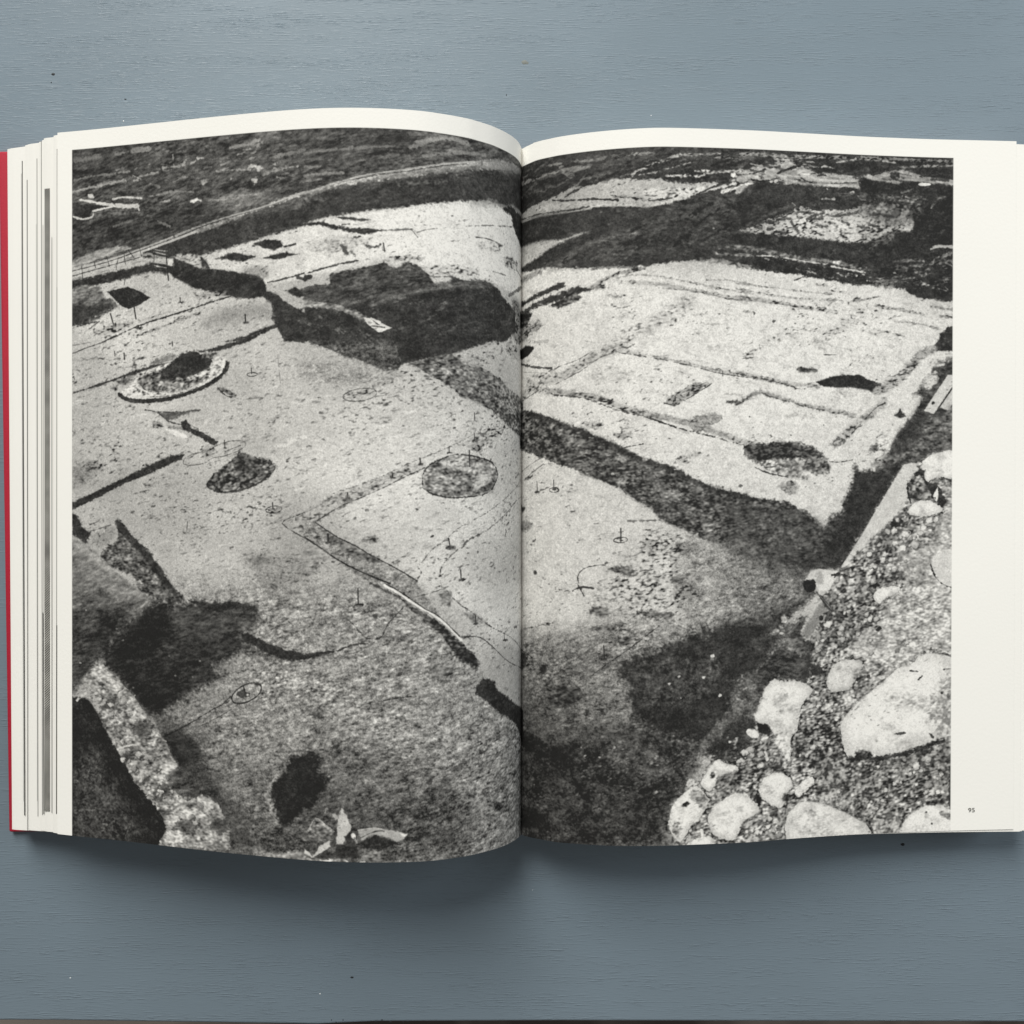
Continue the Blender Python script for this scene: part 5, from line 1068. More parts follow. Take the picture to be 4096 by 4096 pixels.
Q96,n,4,1,0,0.8|933,2265 1013,2232 1030,2335 997,2415 934,2403
Q104,r,1.5,0.7,0,0.6|1150,2074 1227,2072 1228,2139 1167,2137
P56,d,0.9,0.5,0,0.9|1250,2181 1306,2188 1314,2235 1261,2235
P54,d,0.7,0.4,0,1|1244,2103 1277,2099 1272,2125 1250,2129
Q64,d,5,0.8,0,0.8|933,2037 1095,2062 1040,2162 965,2210 933,2209 620,2192
Q210,r,0.8,0.4,0,1|1125,1986 1150,1987 1150,2008 1131,2007
Q205,s,0.3,0.12,0,1|1137,2053 1136,2055 1135,2056 1132,2057 1130,2057 1126,2057 1124,2056 1121,2055 1120,2054 1119,2053 1120,2051 1121,2050 1124,2049 1126,2049 1130,2049 1132,2050 1135,2051 1136,2052
T84,m,16,90,2.14,-10|2,2099 315,2048 569,2050 468,2190 468,2393 153,2428
T185,m,18,70,1.6,-10|2,2131 315,2074 519,2080 468,2221 468,2393 153,2428
P60,d,7,2,0,1|1003,2040 880,2013 764,2034 697,2053 620,2092 544,2121 468,2161 443,2201 486,2241 478,2292 496,2368 560,2435 672,2472 786,2517 850,2562 939,2591 934,2545 934,2413 933,2276 986,2221 1062,2147 933,2057
Q72,n,8,1,0,0.6|493,2190 672,2143 880,2127 828,2298 570,2343
Q104,n,1.8,0.7,0,0.9|1003,2239 949,2291 881,2381 807,2460 776,2514 828,2501 913,2417 1004,2374
Q92,n,3,0.9,0,0.7|933,2250 986,2236 1019,2304 965,2353 934,2352
Q60,d,2,0.6,0,0.8|881,2426 1004,2395 1004,2435 908,2478
Q212,s,0.4,0.3,0,1|839,2135 840,2138 839,2140 837,2141 835,2142 832,2143 829,2143 827,2142 825,2141 824,2139 824,2137 825,2135 827,2134 829,2132 832,2132 834,2132 837,2132 839,2134
Q212,s,0.4,0.3,0,1|803,2220 803,2222 802,2224 800,2226 798,2227 795,2228 793,2228 790,2227 788,2225 788,2224 787,2222 788,2220 790,2218 793,2217 795,2217 798,2217 800,2217 802,2219
Q212,s,0.4,0.3,0,1|316,2536 316,2537 315,2539 314,2540 312,2541 310,2542 308,2542 306,2541 305,2540 304,2539 304,2538 305,2536 306,2535 308,2534 310,2534 311,2533 314,2534 315,2535
Q212,s,0.4,0.3,0,1|375,2540 375,2542 374,2543 373,2544 371,2545 369,2546 368,2546 366,2545 364,2544 363,2544 363,2542 364,2540 366,2539 367,2538 369,2538 371,2538 373,2538 374,2539
Q212,s,0.4,0.3,0,1|455,2477 455,2478 455,2479 454,2479 453,2480 452,2480 451,2480 450,2480 450,2479 449,2479 449,2478 450,2477 450,2476 451,2475 452,2475 453,2475 454,2475 455,2476
Q212,s,0.4,0.3,0,1|467,2507 467,2508 466,2509 466,2509 465,2510 463,2510 462,2510 461,2510 460,2509 460,2509 460,2508 460,2507 461,2506 462,2505 463,2505 464,2505 465,2505 466,2506
Q212,s,0.4,0.3,0,1|434,2502 434,2503 434,2504 433,2504 432,2505 431,2505 430,2505 428,2505 427,2504 427,2504 427,2503 427,2502 428,2501 429,2500 431,2500 432,2500 433,2500 434,2501
Q212,s,0.4,0.3,0,1|605,2681 605,2682 605,2683 604,2684 602,2685 600,2685 599,2685 597,2685 596,2684 596,2683 596,2682 596,2681 597,2680 599,2679 600,2678 602,2678 603,2679 605,2680
Q212,s,0.4,0.3,0,1|698,2215 698,2216 697,2218 696,2219 694,2220 692,2220 691,2220 689,2220 688,2219 687,2218 687,2216 688,2215 689,2214 690,2213 692,2212 694,2212 695,2213 697,2214
Q212,s,0.4,0.3,0,1|667,2324 667,2324 666,2325 666,2325 665,2326 664,2326 663,2326 663,2326 662,2325 662,2325 662,2324 662,2324 663,2323 663,2323 664,2322 665,2322 666,2323 666,2323
Q212,s,0.4,0.3,0,1|703,2306 703,2306 702,2307 702,2307 701,2308 700,2308 699,2308 699,2307 698,2307 698,2306 698,2306 698,2305 699,2305 699,2304 700,2304 701,2304 702,2305 702,2305
Q212,s,0.4,0.3,0,1|869,2298 869,2299 868,2301 867,2302 864,2303 862,2304 860,2303 859,2303 857,2302 856,2300 856,2299 857,2297 858,2296 860,2295 862,2294 864,2294 866,2295 868,2296
Q212,s,0.4,0.3,0,1|657,2244 657,2246 656,2247 655,2249 653,2250 651,2250 649,2250 648,2250 646,2249 645,2247 645,2246 646,2244 647,2243 649,2242 651,2241 653,2241 655,2242 656,2243
Q212,s,0.4,0.3,0,1|912,2486 912,2487 912,2488 911,2489 909,2490 908,2491 906,2491 904,2490 903,2489 903,2488 903,2487 903,2486 904,2485 906,2484 908,2484 909,2484 911,2484 912,2485
Q212,s,0.4,0.3,0,1|297,2501 297,2502 297,2503 296,2504 295,2505 294,2505 293,2505 292,2505 291,2504 291,2504 291,2503 291,2502 292,2501 293,2501 294,2500 295,2500 296,2500 297,2501
Q212,s,0.4,0.3,0,1|83,2674 83,2675 82,2677 81,2677 80,2678 78,2678 77,2679 76,2678 75,2678 74,2677 74,2676 75,2675 76,2675 77,2674 78,2673 80,2673 81,2673 82,2674
Q212,s,0.4,0.3,0,1|286,2507 286,2508 286,2509 285,2509 285,2510 283,2510 282,2510 282,2510 281,2509 281,2509 281,2508 281,2508 282,2507 282,2507 283,2506 285,2506 285,2506 286,2507
S96,n,1,0.4,1.18,0.7|830,2151 817,2206
S120,d,0.4,0.15,0.32,1|10,2866 46,2870
S72,d,0.4,0.3,0.32,1|123,2266 187,2210 252,2157 366,2080 448,2018 531,1953
S72,d,0.4,0.3,0.43,1|335,2211 397,2165 498,2095 610,2011
S72,d,0.4,0.3,0.64,1|257,1865 294,1850 345,1856
S72,d,0.4,0.3,0.43,1|278,1839 304,1885
S54,d,0.3,0.05,0.43,1|386,2088 389,2141
Q78,p,0.5,0.3,0,0.85|398,2142 398,2143 396,2144 395,2145 392,2146 390,2146 388,2146 386,2146 384,2145 384,2144 384,2143 385,2142 387,2141 389,2141 392,2140 394,2140 396,2141 398,2141
S60,d,0.4,0.15,0.48,0.8|385,2143 393,2142
Q74,v,2,0.7,0,0.9|147,2270 220,2254 278,2259 297,2293 252,2331 170,2330
Q84,v,0.8,0.5,0,1|495,2064 495,2070 492,2076 487,2081 479,2085 471,2088 462,2087 455,2085 449,2081 446,2076 446,2070 449,2064 454,2058 462,2055 471,2052 479,2052 486,2054 492,2058
Q92,v,1.6,0.7,0,0.85|330,1936 397,1931 397,1967 335,1962
Q84,v,1.6,0.7,0,0.85|335,2013 417,2002 433,2033 356,2028
Q70,d,1,0.6,0,1|138,2197 135,2203 130,2207 124,2210 118,2211 112,2210 108,2207 106,2201 105,2195 107,2189 110,2183 115,2178 121,2175 127,2174 133,2176 137,2179 139,2184 140,2190
Q96,v,1.5,0.7,0,0.8|554,1949 661,1961 640,1980 559,1974
Q110,p,1.8,0.8,0,0.7|671,1839 764,1851 754,1901 687,1900
Q72,d,0.6,0.4,0,1|532,1958 531,1962 530,1965 528,1967 525,1968 522,1968 519,1967 517,1965 516,1962 515,1958 516,1955 517,1952 519,1950 522,1948 525,1948 528,1950 530,1952 531,1955
Q92,d,1,0.6,0,1|289,2198 287,2200 285,2203 281,2205 275,2206 270,2206 265,2205 261,2203 258,2201 257,2198 258,2196 261,2193 265,2191 270,2190 275,2190 281,2191 285,2193 287,2195
Q76,d,1,0.6,0,1|387,2347 386,2351 384,2354 381,2356 377,2358 372,2358 367,2356 364,2354 362,2351 361,2348 362,2344 364,2341 367,2339 372,2338 377,2337 381,2339 384,2341 386,2344
Q76,d,1,0.6,0,1|328,2364 327,2368 325,2372 323,2375 319,2376 316,2376 312,2375 310,2372 308,2369 307,2364 308,2360 310,2357 312,2354 316,2352 319,2352 323,2353 325,2356 327,2360
Q78,d,0.9,0.5,0,1|478,2024 477,2027 474,2029 469,2031 463,2032 457,2032 452,2031 447,2029 444,2026 443,2024 444,2021 447,2019 452,2017 457,2016 463,2016 469,2017 474,2019 477,2022
S88,p,0.8,0.5,0.48,1|10,2027 92,2015 170,1999
S96,d,0.4,0.5,0.48,0.8|170,2097 220,2075 262,2064
Q58,d,1.5,0.6,0,0.8|-9,2133 36,2134 32,2171 -9,2206
Q54,d,2.5,0.8,0,0.7|-9,2460 64,2467 252,2550 220,2572 92,2533 -9,2523
Q50,d,3,0.8,0,0.7|-9,2776 92,2782 123,2836 -9,2856
T118,n,22,80,1.93,-20|19,2519 366,2470 672,2547 647,2748 315,2802 19,2809
T40,d,4,80,3.21,-25|19,2519 366,2470 672,2547 647,2748 315,2802 19,2809
Q84,*,34,1,0,1|-2079,1757 -1819,2005 -1417,2334 -1027,2651 -878,2756 -878,2921 -2079,3032
Q74,*,12,1,0,1|-1925,2009 -1667,1923 -1254,1959 -1254,1998 -1363,2184 -1559,2308 -1702,2352 -1901,2181
Q64,*,9,1,0,1|-1691,2382 -1530,2431 -1445,2559 -1335,2674 -1254,2781 -1254,2890 -1474,2901 -1530,2739 -1587,2595
Q84,*,18,1,0,1|-1027,2620 -686,2660 -541,2762 -492,2930 -1027,2929
Q82,*,16,1,0,1|-1027,2434 -782,2451 -638,2595 -734,2754 -782,2901 -1027,2910
Q90,*,14,1,0,1|-638,2547 -439,2607 -386,2776 -413,2873 -638,2854
Q84,*,14,1,0,1|-2067,66 -1702,81 -1587,166 -1819,218 -2067,241
Q82,*,12,1,0,1|-2067,375 -1819,340 -1530,350 -1363,395 -1644,452 -2067,519
Q86,*,12,1,0,1|-1027,61 -590,66 -638,165 -1027,235
Q93,*,20,1,0,1|-2079,1174 -1819,1279 -1819,1532 -2079,1586
Q105,*,26,1,0,1|-686,1184 -264,1089 -5,1292 -81,1614 -590,1712 -878,1620
Q104,*,14,1,0,1|-734,391 -131,278 -5,589 -686,591
Q78,*,22,1,0,1|0,2312 468,2342 724,2472 673,2816 647,2918 0,2966
Q84,*,12,1,0,1|0,2392 153,2428 262,2601 153,2832 153,2937 -32,2959
Q86,*,18,1,0,1|0,2075 366,2079 468,2241 315,2395 0,2418
Q82,*,14,1,0,1|-32,63 261,74 313,223 152,434 -32,441
Q84,*,14,1,0,1|516,340 998,309 1145,329 929,555 567,538
Q86,*,14,1,0,1|1420,214 1880,190 1883,672 1587,599
Q84,*,16,1,0,1|774,1496 1001,1522 1315,1604 1425,1527 1095,2052 933,2047 1002,1828
Q104,*,26,1,0,1|517,643 999,670 1642,728 1479,1008 1038,1268 467,1112 416,932
Q74,n,8,1,0,0.7|-2061,2580 -1937,2546 -1866,2668 -1761,2811 -1761,2879 -1995,2927 -2061,2856
P146,v,0.6,0.5,0,1|-1937,2175 -1907,2213 -1860,2231 -1825,2275 -1778,2311 -1737,2366 -1679,2416 -1664,2446 -1624,2494 -1598,2547 -1573,2570 -1607,2626 -1584,2670 -1530,2715 -1474,2681 -1395,2708 -1346,2788 -1341,2888 -1667,2905 -1624,2831 -1650,2773 -1679,2741 -1749,2684 -1778,2645 -1813,2588 -1854,2536 -1884,2472 -1919,2443 -1948,2389 -1907,2346 -1942,2332 -1975,2283 -2028,2257 -1990,2216
Q196,v,1,0.6,0,0.8|-1984,2226 -1937,2183 -1901,2222 -1854,2255 -1831,2284 -1889,2278 -1937,2254
Q188,v,1,0.6,0,0.8|-1913,2422 -1837,2402 -1761,2356 -1737,2370 -1808,2405 -1878,2435
Q206,v,1,0.6,0,0.8|-1781,2641 -1767,2599 -1726,2581 -1720,2625 -1749,2663
Q200,v,1,0.6,0,0.8|-1679,2632 -1632,2613 -1644,2644
Q214,v,1,0.6,0,0.8|-1632,2794 -1587,2759 -1530,2739 -1468,2744 -1456,2767 -1542,2790 -1604,2812
Q206,v,1,0.6,0,0.8|-1655,2889 -1615,2835 -1553,2844 -1525,2861 -1598,2888
Q190,v,1,0.6,0,0.8|-1485,2686 -1428,2686 -1417,2724 -1474,2734
Q190,v,1,0.6,0,0.8|-1878,2353 -1808,2324 -1778,2307 -1796,2333 -1860,2357
Q66,k,1.4,0.7,0,0.8|-1784,2428 -1702,2403 -1691,2442 -1737,2481 -1784,2459
Q70,k,1.4,0.7,0,0.8|-1919,2345 -1854,2301 -1889,2364 -1937,2372
Q66,k,1.4,0.7,0,0.8|-1831,2548 -1749,2522 -1772,2559 -1819,2583
Q70,k,1.4,0.7,0,0.8|-1627,2628 -1570,2583 -1530,2650 -1519,2689 -1570,2693
Q64,k,1.4,0.7,0,0.8|-1691,2678 -1632,2648 -1610,2687 -1667,2717
Q74,k,1.4,0.7,0,0.8|-1417,2779 -1352,2763 -1346,2761 -1373,2832 -1428,2807
Q70,k,1.4,0.7,0,0.8|-1587,2802 -1530,2782 -1474,2797 -1530,2837
S198,s,0.4,0.25,0.8,1|-2049,2341 -2025,2321 -2004,2309
S150,d,0.4,0.3,0.54,1|-1993,2331 -1972,2341
S205,s,0.5,0.3,0.7,1|-1854,2530 -1819,2514 -1778,2504
S195,v,0.6,0.4,1.39,1|-1819,2481 -1778,2479
S210,s,0.4,0.3,0.7,1|-1819,2340 -1784,2317
S215,s,0.4,0.2,0.86,1|-1664,2680 -1644,2683
S205,d,0.4,0.15,0.43,1|-1721,2706 -1708,2692
S110,d,0.4,0.15,0.27,1|-1863,2744 -1840,2716
S110,d,0.4,0.15,0.27,1|-1819,2880 -1793,2827
S100,d,0.4,0.15,0.27,1|-1884,2858 -1848,2873
S110,k,0.8,0.4,0.86,1|-2001,2652 -1990,2626
Q120,k,0.8,0.4,0,0.8|-2020,2788 -2021,2790 -2022,2793 -2024,2794 -2027,2795 -2030,2795 -2033,2795 -2035,2794 -2036,2792 -2037,2790 -2036,2788 -2035,2786 -2033,2784 -2030,2783 -2027,2783 -2024,2784 -2022,2784 -2021,2786
R206,s,10,30,1.6,0|-1978,2267 -1937,2341 -1913,2427 -1860,2530 -1784,2641 -1679,2713 -1632,2774 -1610,2747 -1667,2681 -1749,2598 -1819,2502 -1878,2404 -1919,2315
T60,d,10,40,2.14,-25|-1937,2214 -1831,2290 -1702,2413 -1610,2557 -1587,2645 -1702,2654 -1819,2537 -1907,2391
Q56,d,2,1,0,0.6|-2037,2373 -1937,2397 -1913,2447 -1972,2461
P128,v,0.6,0.3,0,1|-1012,2785 -982,2735 -947,2756 -907,2782 -923,2808 -967,2806
S180,d,0.4,0.2,0.43,1|-1012,2786 -982,2736 -947,2756 -908,2783
S150,v,1,0.4,2.14,0.7|-1027,2814 -967,2810 -928,2813
P188,s,0.5,0.25,0,1|-897,2778 -894,2737 -879,2691 -861,2721 -839,2763 -856,2791 -872,2831 -900,2831
P170,s,0.5,0.25,0,1|-918,2716 -903,2713 -890,2734 -903,2740
S150,d,0.4,0.3,0.75,1|-945,2713 -938,2698
P164,s,0.5,0.25,0,1|-816,2777 -753,2767 -676,2777 -627,2791 -642,2811 -668,2819 -715,2799 -753,2791 -803,2817
P216,s,0.4,0.15,0,1|-655,2788 -627,2791 -640,2808
S205,d,0.4,0.2,0.54,1|-815,2776 -753,2767 -724,2773
S90,d,0.4,0.2,0.37,1|-806,2805 -753,2780 -715,2778
P192,s,0.5,0.25,0,1|-992,2884 -968,2845 -927,2819 -925,2843 -977,2879
P200,s,0.5,0.2,0,1|-1027,2857 -1005,2870 -997,2887 -1027,2874
Q222,s,0.3,0.12,0,1|-825,2798 -826,2802 -827,2805 -830,2807 -833,2809 -836,2809 -839,2807 -842,2805 -844,2802 -844,2798 -844,2794 -842,2791 -839,2789 -836,2787 -833,2787 -830,2789 -827,2791 -826,2794
S150,d,0.4,0.15,0.54,1|-830,2805 -820,2824
P54,d,0.7,0.3,0,1|-802,2822 -753,2795 -715,2804 -666,2825 -734,2854 -791,2841
P60,d,1,0.4,0,1|-903,2837 -856,2830 -830,2820 -806,2882 -903,2884
P62,d,0.7,0.3,0,1|-868,2801 -849,2786 -839,2805 -830,2820 -859,2830
P66,d,0.8,0.4,0,1|-982,2884 -938,2857 -898,2879 -928,2890
S184,v,0.6,0.4,0.75,1|-1027,2892 -977,2899 -878,2891 -859,2897
Q205,s,0.3,0.12,0,1|-740,2859 -741,2861 -742,2862 -744,2864 -747,2864 -750,2864 -752,2864 -754,2862 -755,2861 -756,2859 -755,2858 -754,2857 -752,2855 -750,2855 -747,2855 -744,2855 -742,2856 -741,2858
Q130,v,1.2,0.6,0,0.8|-796,2867 -724,2852 -715,2896 -782,2901
S190,d,0.4,0.15,0.64,1|-806,2899 -791,2896
S185,d,0.4,0.15,0.64,1|-657,2894 -638,2885
Q66,m,2,0.7,0,0.8|-724,2843 -667,2834 -590,2874 -686,2891
S58,r,1,1.6,1.82,0.75|1060,2270 1096,2241 1134,2253 1206,2253 1268,2292 1239,2325 1213,2365 1198,2451 1171,2486 1169,2578 1147,2561 1113,2488 1088,2455 1069,2424 1015,2406 1013,2380 1035,2336 1060,2270
Q194,s,0.3,0.3,0,1|1060,2270 1096,2241 1134,2253 1206,2253 1268,2292 1239,2325 1213,2365 1198,2451 1171,2486 1169,2578 1147,2561 1113,2488 1088,2455 1069,2424 1015,2406 1013,2380 1035,2336
Q230,s,4.58,0.5,0,0.95|1062,2279 1093,2254 1126,2264 1188,2264 1241,2298 1217,2326 1194,2360 1181,2435 1158,2464 1156,2543 1137,2529 1108,2467 1086,2438 1070,2411 1023,2396 1022,2373 1041,2335
Q188,v,3.33,0.5,0,0.4|1145,2422 1124,2438 1080,2428 1054,2400 1069,2381 1112,2388
Q178,v,1.8,0.5,0,0.4|1158,2381 1148,2388 1127,2383 1115,2370 1122,2361 1142,2364
Q187,v,2.64,0.5,0,0.4|1214,2377 1198,2389 1165,2381 1145,2360 1157,2346 1189,2351
Q202,v,2.12,0.5,0,0.4|1230,2379 1218,2388 1192,2382 1177,2366 1186,2354 1211,2358
Q204,v,2.89,0.5,0,0.4|1192,2464 1174,2477 1137,2468 1115,2445 1128,2429 1164,2435
P48,d,0.5,0.2,0,1|1018,2411 1064,2423 1081,2451 1075,2471 1030,2453
Q170,v,1.5,0.6,0,0.5|1085,2307 1123,2299 1162,2311 1129,2381 1096,2338
Q206,r,1.2,0.5,0,0.7|1096,2471 1151,2464 1168,2568 1141,2556
Q222,s,0.5,0.25,0,1|977,2445 1003,2440 1030,2465 1014,2477 987,2465
S212,s,0.6,0.4,1.18,1|1055,2535 1066,2567
S206,s,0.6,0.4,1.39,1|939,2571 955,2561
S58,r,1,1.6,1.82,0.75|1329,2248 1361,2191 1417,2172 1486,2184 1464,2240 1439,2286 1389,2303 1340,2295 1329,2248
Q176,s,0.3,0.3,0,1|1329,2248 1361,2191 1417,2172 1486,2184 1464,2240 1439,2286 1389,2303 1340,2295
Q212,s,3.01,0.5,0,0.95|1335,2242 1362,2193 1410,2176 1470,2187 1451,2235 1430,2275 1387,2290 1345,2282
Q187,v,1.57,0.5,0,0.4|1383,2220 1374,2227 1357,2222 1346,2212 1353,2204 1370,2207
Q180,v,1.71,0.5,0,0.4|1467,2217 1458,2224 1439,2220 1427,2207 1434,2199 1453,2202
Q180,v,1.49,0.5,0,0.4|1459,2226 1451,2232 1435,2228 1425,2217 1431,2210 1447,2213
Q187,v,1.6,0.5,0,0.4|1402,2214 1393,2220 1375,2216 1365,2205 1371,2197 1388,2200
Q177,v,1.46,0.5,0,0.4|1434,2219 1426,2224 1411,2220 1401,2211 1407,2204 1422,2206
Q150,v,1.5,0.5,0,0.7|1450,2208 1489,2214 1473,2250 1445,2249
S58,r,1,1.6,1.82,0.75|1393,2465 1396,2424 1462,2355 1528,2304 1583,2263 1643,2212 1693,2204 1731,2168 1791,2151 1868,2170 1901,2196 1902,2332 1891,2479 1837,2509 1777,2535 1694,2559 1595,2582 1534,2570 1485,2553 1449,2578 1424,2576 1404,2527 1393,2465
Q194,s,0.3,0.3,0,1|1393,2465 1396,2424 1462,2355 1528,2304 1583,2263 1643,2212 1693,2204 1731,2168 1791,2151 1868,2170 1901,2196 1902,2332 1891,2479 1837,2509 1777,2535 1694,2559 1595,2582 1534,2570 1485,2553 1449,2578 1424,2576 1404,2527
Q230,s,8.64,0.5,0,0.95|1411,2440 1415,2404 1471,2345 1528,2301 1575,2266 1627,2223 1669,2215 1702,2185 1754,2170 1820,2187 1849,2209 1849,2326 1840,2452 1794,2478 1742,2500 1671,2521 1586,2541 1533,2530 1491,2516 1460,2537 1438,2536 1421,2494
Q201,v,3.35,0.5,0,0.4|1666,2358 1645,2374 1601,2364 1575,2336 1591,2317 1633,2324
Q187,v,4.09,0.5,0,0.4|1790,2375 1764,2395 1709,2381 1676,2347 1695,2323 1749,2331
Q195,v,4.48,0.5,0,0.4|1726,2551 1697,2573 1637,2558 1600,2520 1621,2494 1681,2503
Q197,v,6,0.5,0,0.4|1774,2374 1734,2405 1650,2384 1600,2332 1630,2296 1711,2309
Q188,v,3.25,0.5,0,0.4|1660,2481 1639,2496 1597,2486 1572,2459 1587,2440 1628,2447
Q168,r,7,2,0,0.75|1814,2310 1890,2238 1903,2521 1837,2504 1776,2424 1781,2361
R120,s,30,6,1.28,0|1814,2331 1890,2280 1892,2500 1815,2477
S52,d,1,0.7,1.82,0.9|1424,2586 1496,2578 1551,2589 1650,2573 1760,2545 1848,2519
S64,d,0.4,0.3,0.43,1|1698,2224 1731,2229
S64,d,0.4,0.3,0.54,1|1734,2261 1751,2248
S80,d,0.4,0.5,0.48,1|1631,2488 1675,2483
S70,d,0.4,0.4,0.86,1|1782,2487 1799,2503
S72,d,0.4,0.4,0.64,1|1847,2221 1890,2217
Q60,v,1,0.5,0,0.8|1457,2556 1507,2550 1529,2569 1474,2577
S84,r,1.2,0.8,0.64,0.5|1395,2418 1462,2351 1583,2260
S58,r,1,1.6,1.82,0.75|1030,2684 1050,2643 1113,2622 1166,2650 1181,2682 1153,2711 1133,2765 1076,2749 1038,2714 1030,2684
Q194,s,0.3,0.3,0,1|1030,2684 1050,2643 1113,2622 1166,2650 1181,2682 1153,2711 1133,2765 1076,2749 1038,2714
Q230,s,2.91,0.5,0,0.95|1036,2681 1053,2645 1108,2627 1153,2651 1165,2679 1142,2704 1124,2750 1076,2736 1042,2706
Q179,v,1.85,0.5,0,0.4|1110,2708 1100,2716 1078,2711 1065,2697 1073,2688 1094,2691
Q191,v,1.49,0.5,0,0.4|1114,2706 1106,2712 1090,2708 1080,2698 1086,2691 1101,2693
Q180,v,2.09,0.5,0,0.4|1167,2743 1155,2753 1130,2746 1115,2731 1124,2720 1148,2724
Q191,v,2.11,0.5,0,0.4|1094,2687 1082,2696 1056,2690 1041,2674 1050,2663 1075,2667
Q201,v,2.1,0.5,0,0.4|1102,2715 1090,2725 1065,2718 1050,2702 1058,2691 1083,2695
Q66,r,0.9,0.5,0,0.7|1136,2719 1163,2711 1191,2723 1152,2767
S58,r,1,1.6,1.82,0.75|1190,2695 1257,2649 1271,2677 1208,2730 1190,2695
Q194,s,0.3,0.3,0,1|1190,2695 1257,2649 1271,2677 1208,2730
Q230,s,1.81,0.5,0,0.95|1193,2691 1251,2652 1263,2676 1209,2722
Q201,v,1.27,0.5,0,0.4|1248,2703 1242,2707 1229,2704 1221,2696 1226,2690 1238,2692
Q187,v,0.97,0.5,0,0.4|1226,2701 1222,2705 1213,2702 1208,2697 1211,2693 1219,2695
Q203,v,0.98,0.5,0,0.4|1261,2676 1257,2680 1248,2677 1243,2672 1246,2668 1254,2670
Q196,v,0.89,0.5,0,0.4|1233,2712 1229,2714 1222,2712 1218,2708 1220,2705 1227,2706
Q207,v,0.83,0.5,0,0.4|1225,2679 1222,2682 1216,2680 1212,2676 1214,2673 1220,2674
S56,d,0.4,0.6,0.54,1|1210,2737 1246,2706 1285,2677
S58,r,1,1.6,1.82,0.75|814,2797 834,2752 882,2719 937,2696 1004,2706 977,2703 1020,2745 1030,2776 988,2800 966,2810 956,2840 935,2879 961,2872 924,2886 856,2878 829,2850 814,2797
Q194,s,0.3,0.3,0,1|814,2797 834,2752 882,2719 937,2696 1004,2706 977,2703 1020,2745 1030,2776 988,2800 966,2810 956,2840 935,2879 961,2872 924,2886 856,2878 829,2850
Q230,s,3.95,0.5,0,0.95|824,2790 842,2752 882,2723 930,2703 988,2712 964,2710 1001,2746 1010,2772 973,2793 955,2801 946,2827 928,2860 951,2855 919,2866 860,2860 837,2835
Q194,v,2.84,0.5,0,0.4|922,2794 905,2808 869,2799 847,2776 860,2760 895,2766
Q208,v,2.02,0.5,0,0.4|978,2771 966,2780 942,2774 928,2759 936,2749 960,2752
Q199,v,2.68,0.5,0,0.4|1023,2782 1006,2794 972,2786 952,2764 964,2750 997,2755
Q187,v,2.84,0.5,0,0.4|924,2811 907,2824 871,2815 849,2792 862,2776 897,2782
Q197,v,1.51,0.5,0,0.4|1002,2768 994,2774 977,2770 968,2760 973,2753 990,2755
Q80,r,1.2,0.6,0,0.8|966,2824 1005,2800 966,2819 945,2859 935,2879 956,2849
S58,r,1,1.6,1.82,0.75|1151,2811 1191,2765 1232,2748 1313,2764 1391,2795 1465,2835 1511,2864 1503,2914 1197,2922 1150,2887 1151,2811
Q194,s,0.3,0.3,0,1|1151,2811 1191,2765 1232,2748 1313,2764 1391,2795 1465,2835 1511,2864 1503,2914 1197,2922 1150,2887
Q230,s,6.27,0.5,0,0.95|1163,2803 1197,2763 1233,2749 1302,2762 1369,2789 1432,2824 1472,2848 1465,2892 1202,2898 1162,2869
Q188,v,2.1,0.5,0,0.4|1356,2818 1344,2827 1319,2821 1304,2805 1313,2794 1338,2798
Q189,v,3.06,0.5,0,0.4|1298,2817 1279,2831 1239,2821 1215,2796 1229,2779 1268,2785
Q178,v,4.61,0.5,0,0.4|1496,2860 1466,2883 1403,2868 1366,2828 1388,2801 1449,2811
Q183,v,2.44,0.5,0,0.4|1295,2780 1281,2792 1250,2784 1232,2765 1243,2752 1273,2757
Q188,v,4.55,0.5,0,0.4|1408,2942 1378,2965 1317,2950 1280,2911 1301,2884 1362,2894
Q150,v,1,0.5,0,0.7|1241,2791 1280,2793 1286,2814 1258,2817
Q176,v,2,0.6,0,0.5|1174,2812 1219,2805 1197,2855 1169,2843
S66,r,1.4,1,0.86,0.5|1207,2743 1274,2749 1330,2765 1430,2806 1514,2857
Q196,v,2.5,0.6,0,0.5|1208,2846 1319,2821 1375,2886 1219,2892
S58,r,1,1.6,1.82,0.75|1669,2915 1675,2850 1718,2814 1772,2791 1830,2787 1871,2808 1904,2834 1905,2923 1669,2915
Q194,s,0.3,0.3,0,1|1669,2915 1675,2850 1718,2814 1772,2791 1830,2787 1871,2808 1904,2834 1905,2923
Q230,s,4.26,0.5,0,0.95|1680,2898 1684,2842 1721,2810 1768,2791 1818,2788 1853,2805 1881,2828 1882,2905
Q200,v,2.75,0.5,0,0.4|1783,2903 1767,2916 1732,2908 1711,2886 1723,2870 1757,2876
Q184,v,2.56,0.5,0,0.4|1833,2856 1818,2868 1785,2860 1766,2839 1777,2825 1809,2831
Q195,v,2.87,0.5,0,0.4|1779,2808 1762,2821 1725,2812 1703,2789 1716,2773 1752,2779
Q186,v,2.21,0.5,0,0.4|1866,2802 1854,2812 1827,2805 1810,2788 1820,2776 1846,2780
Q207,v,2.98,0.5,0,0.4|1801,2916 1782,2930 1744,2921 1721,2896 1734,2880 1772,2886
S60,r,1.6,1,1.18,0.6|1663,2878 1671,2837 1717,2805 1772,2783 1838,2780
Q110,v,0.9,0.4,0,0.9|1828,2819 1893,2829 1893,2850 1850,2843
Q50,d,0.3,0.12,0,1|1775,2818 1775,2819 1774,2820 1774,2820 1772,2821 1771,2821 1769,2820 1769,2820 1768,2819 1768,2817 1768,2816 1769,2815 1769,2815 1771,2814 1772,2814 1774,2815 1774,2816 1775,2817
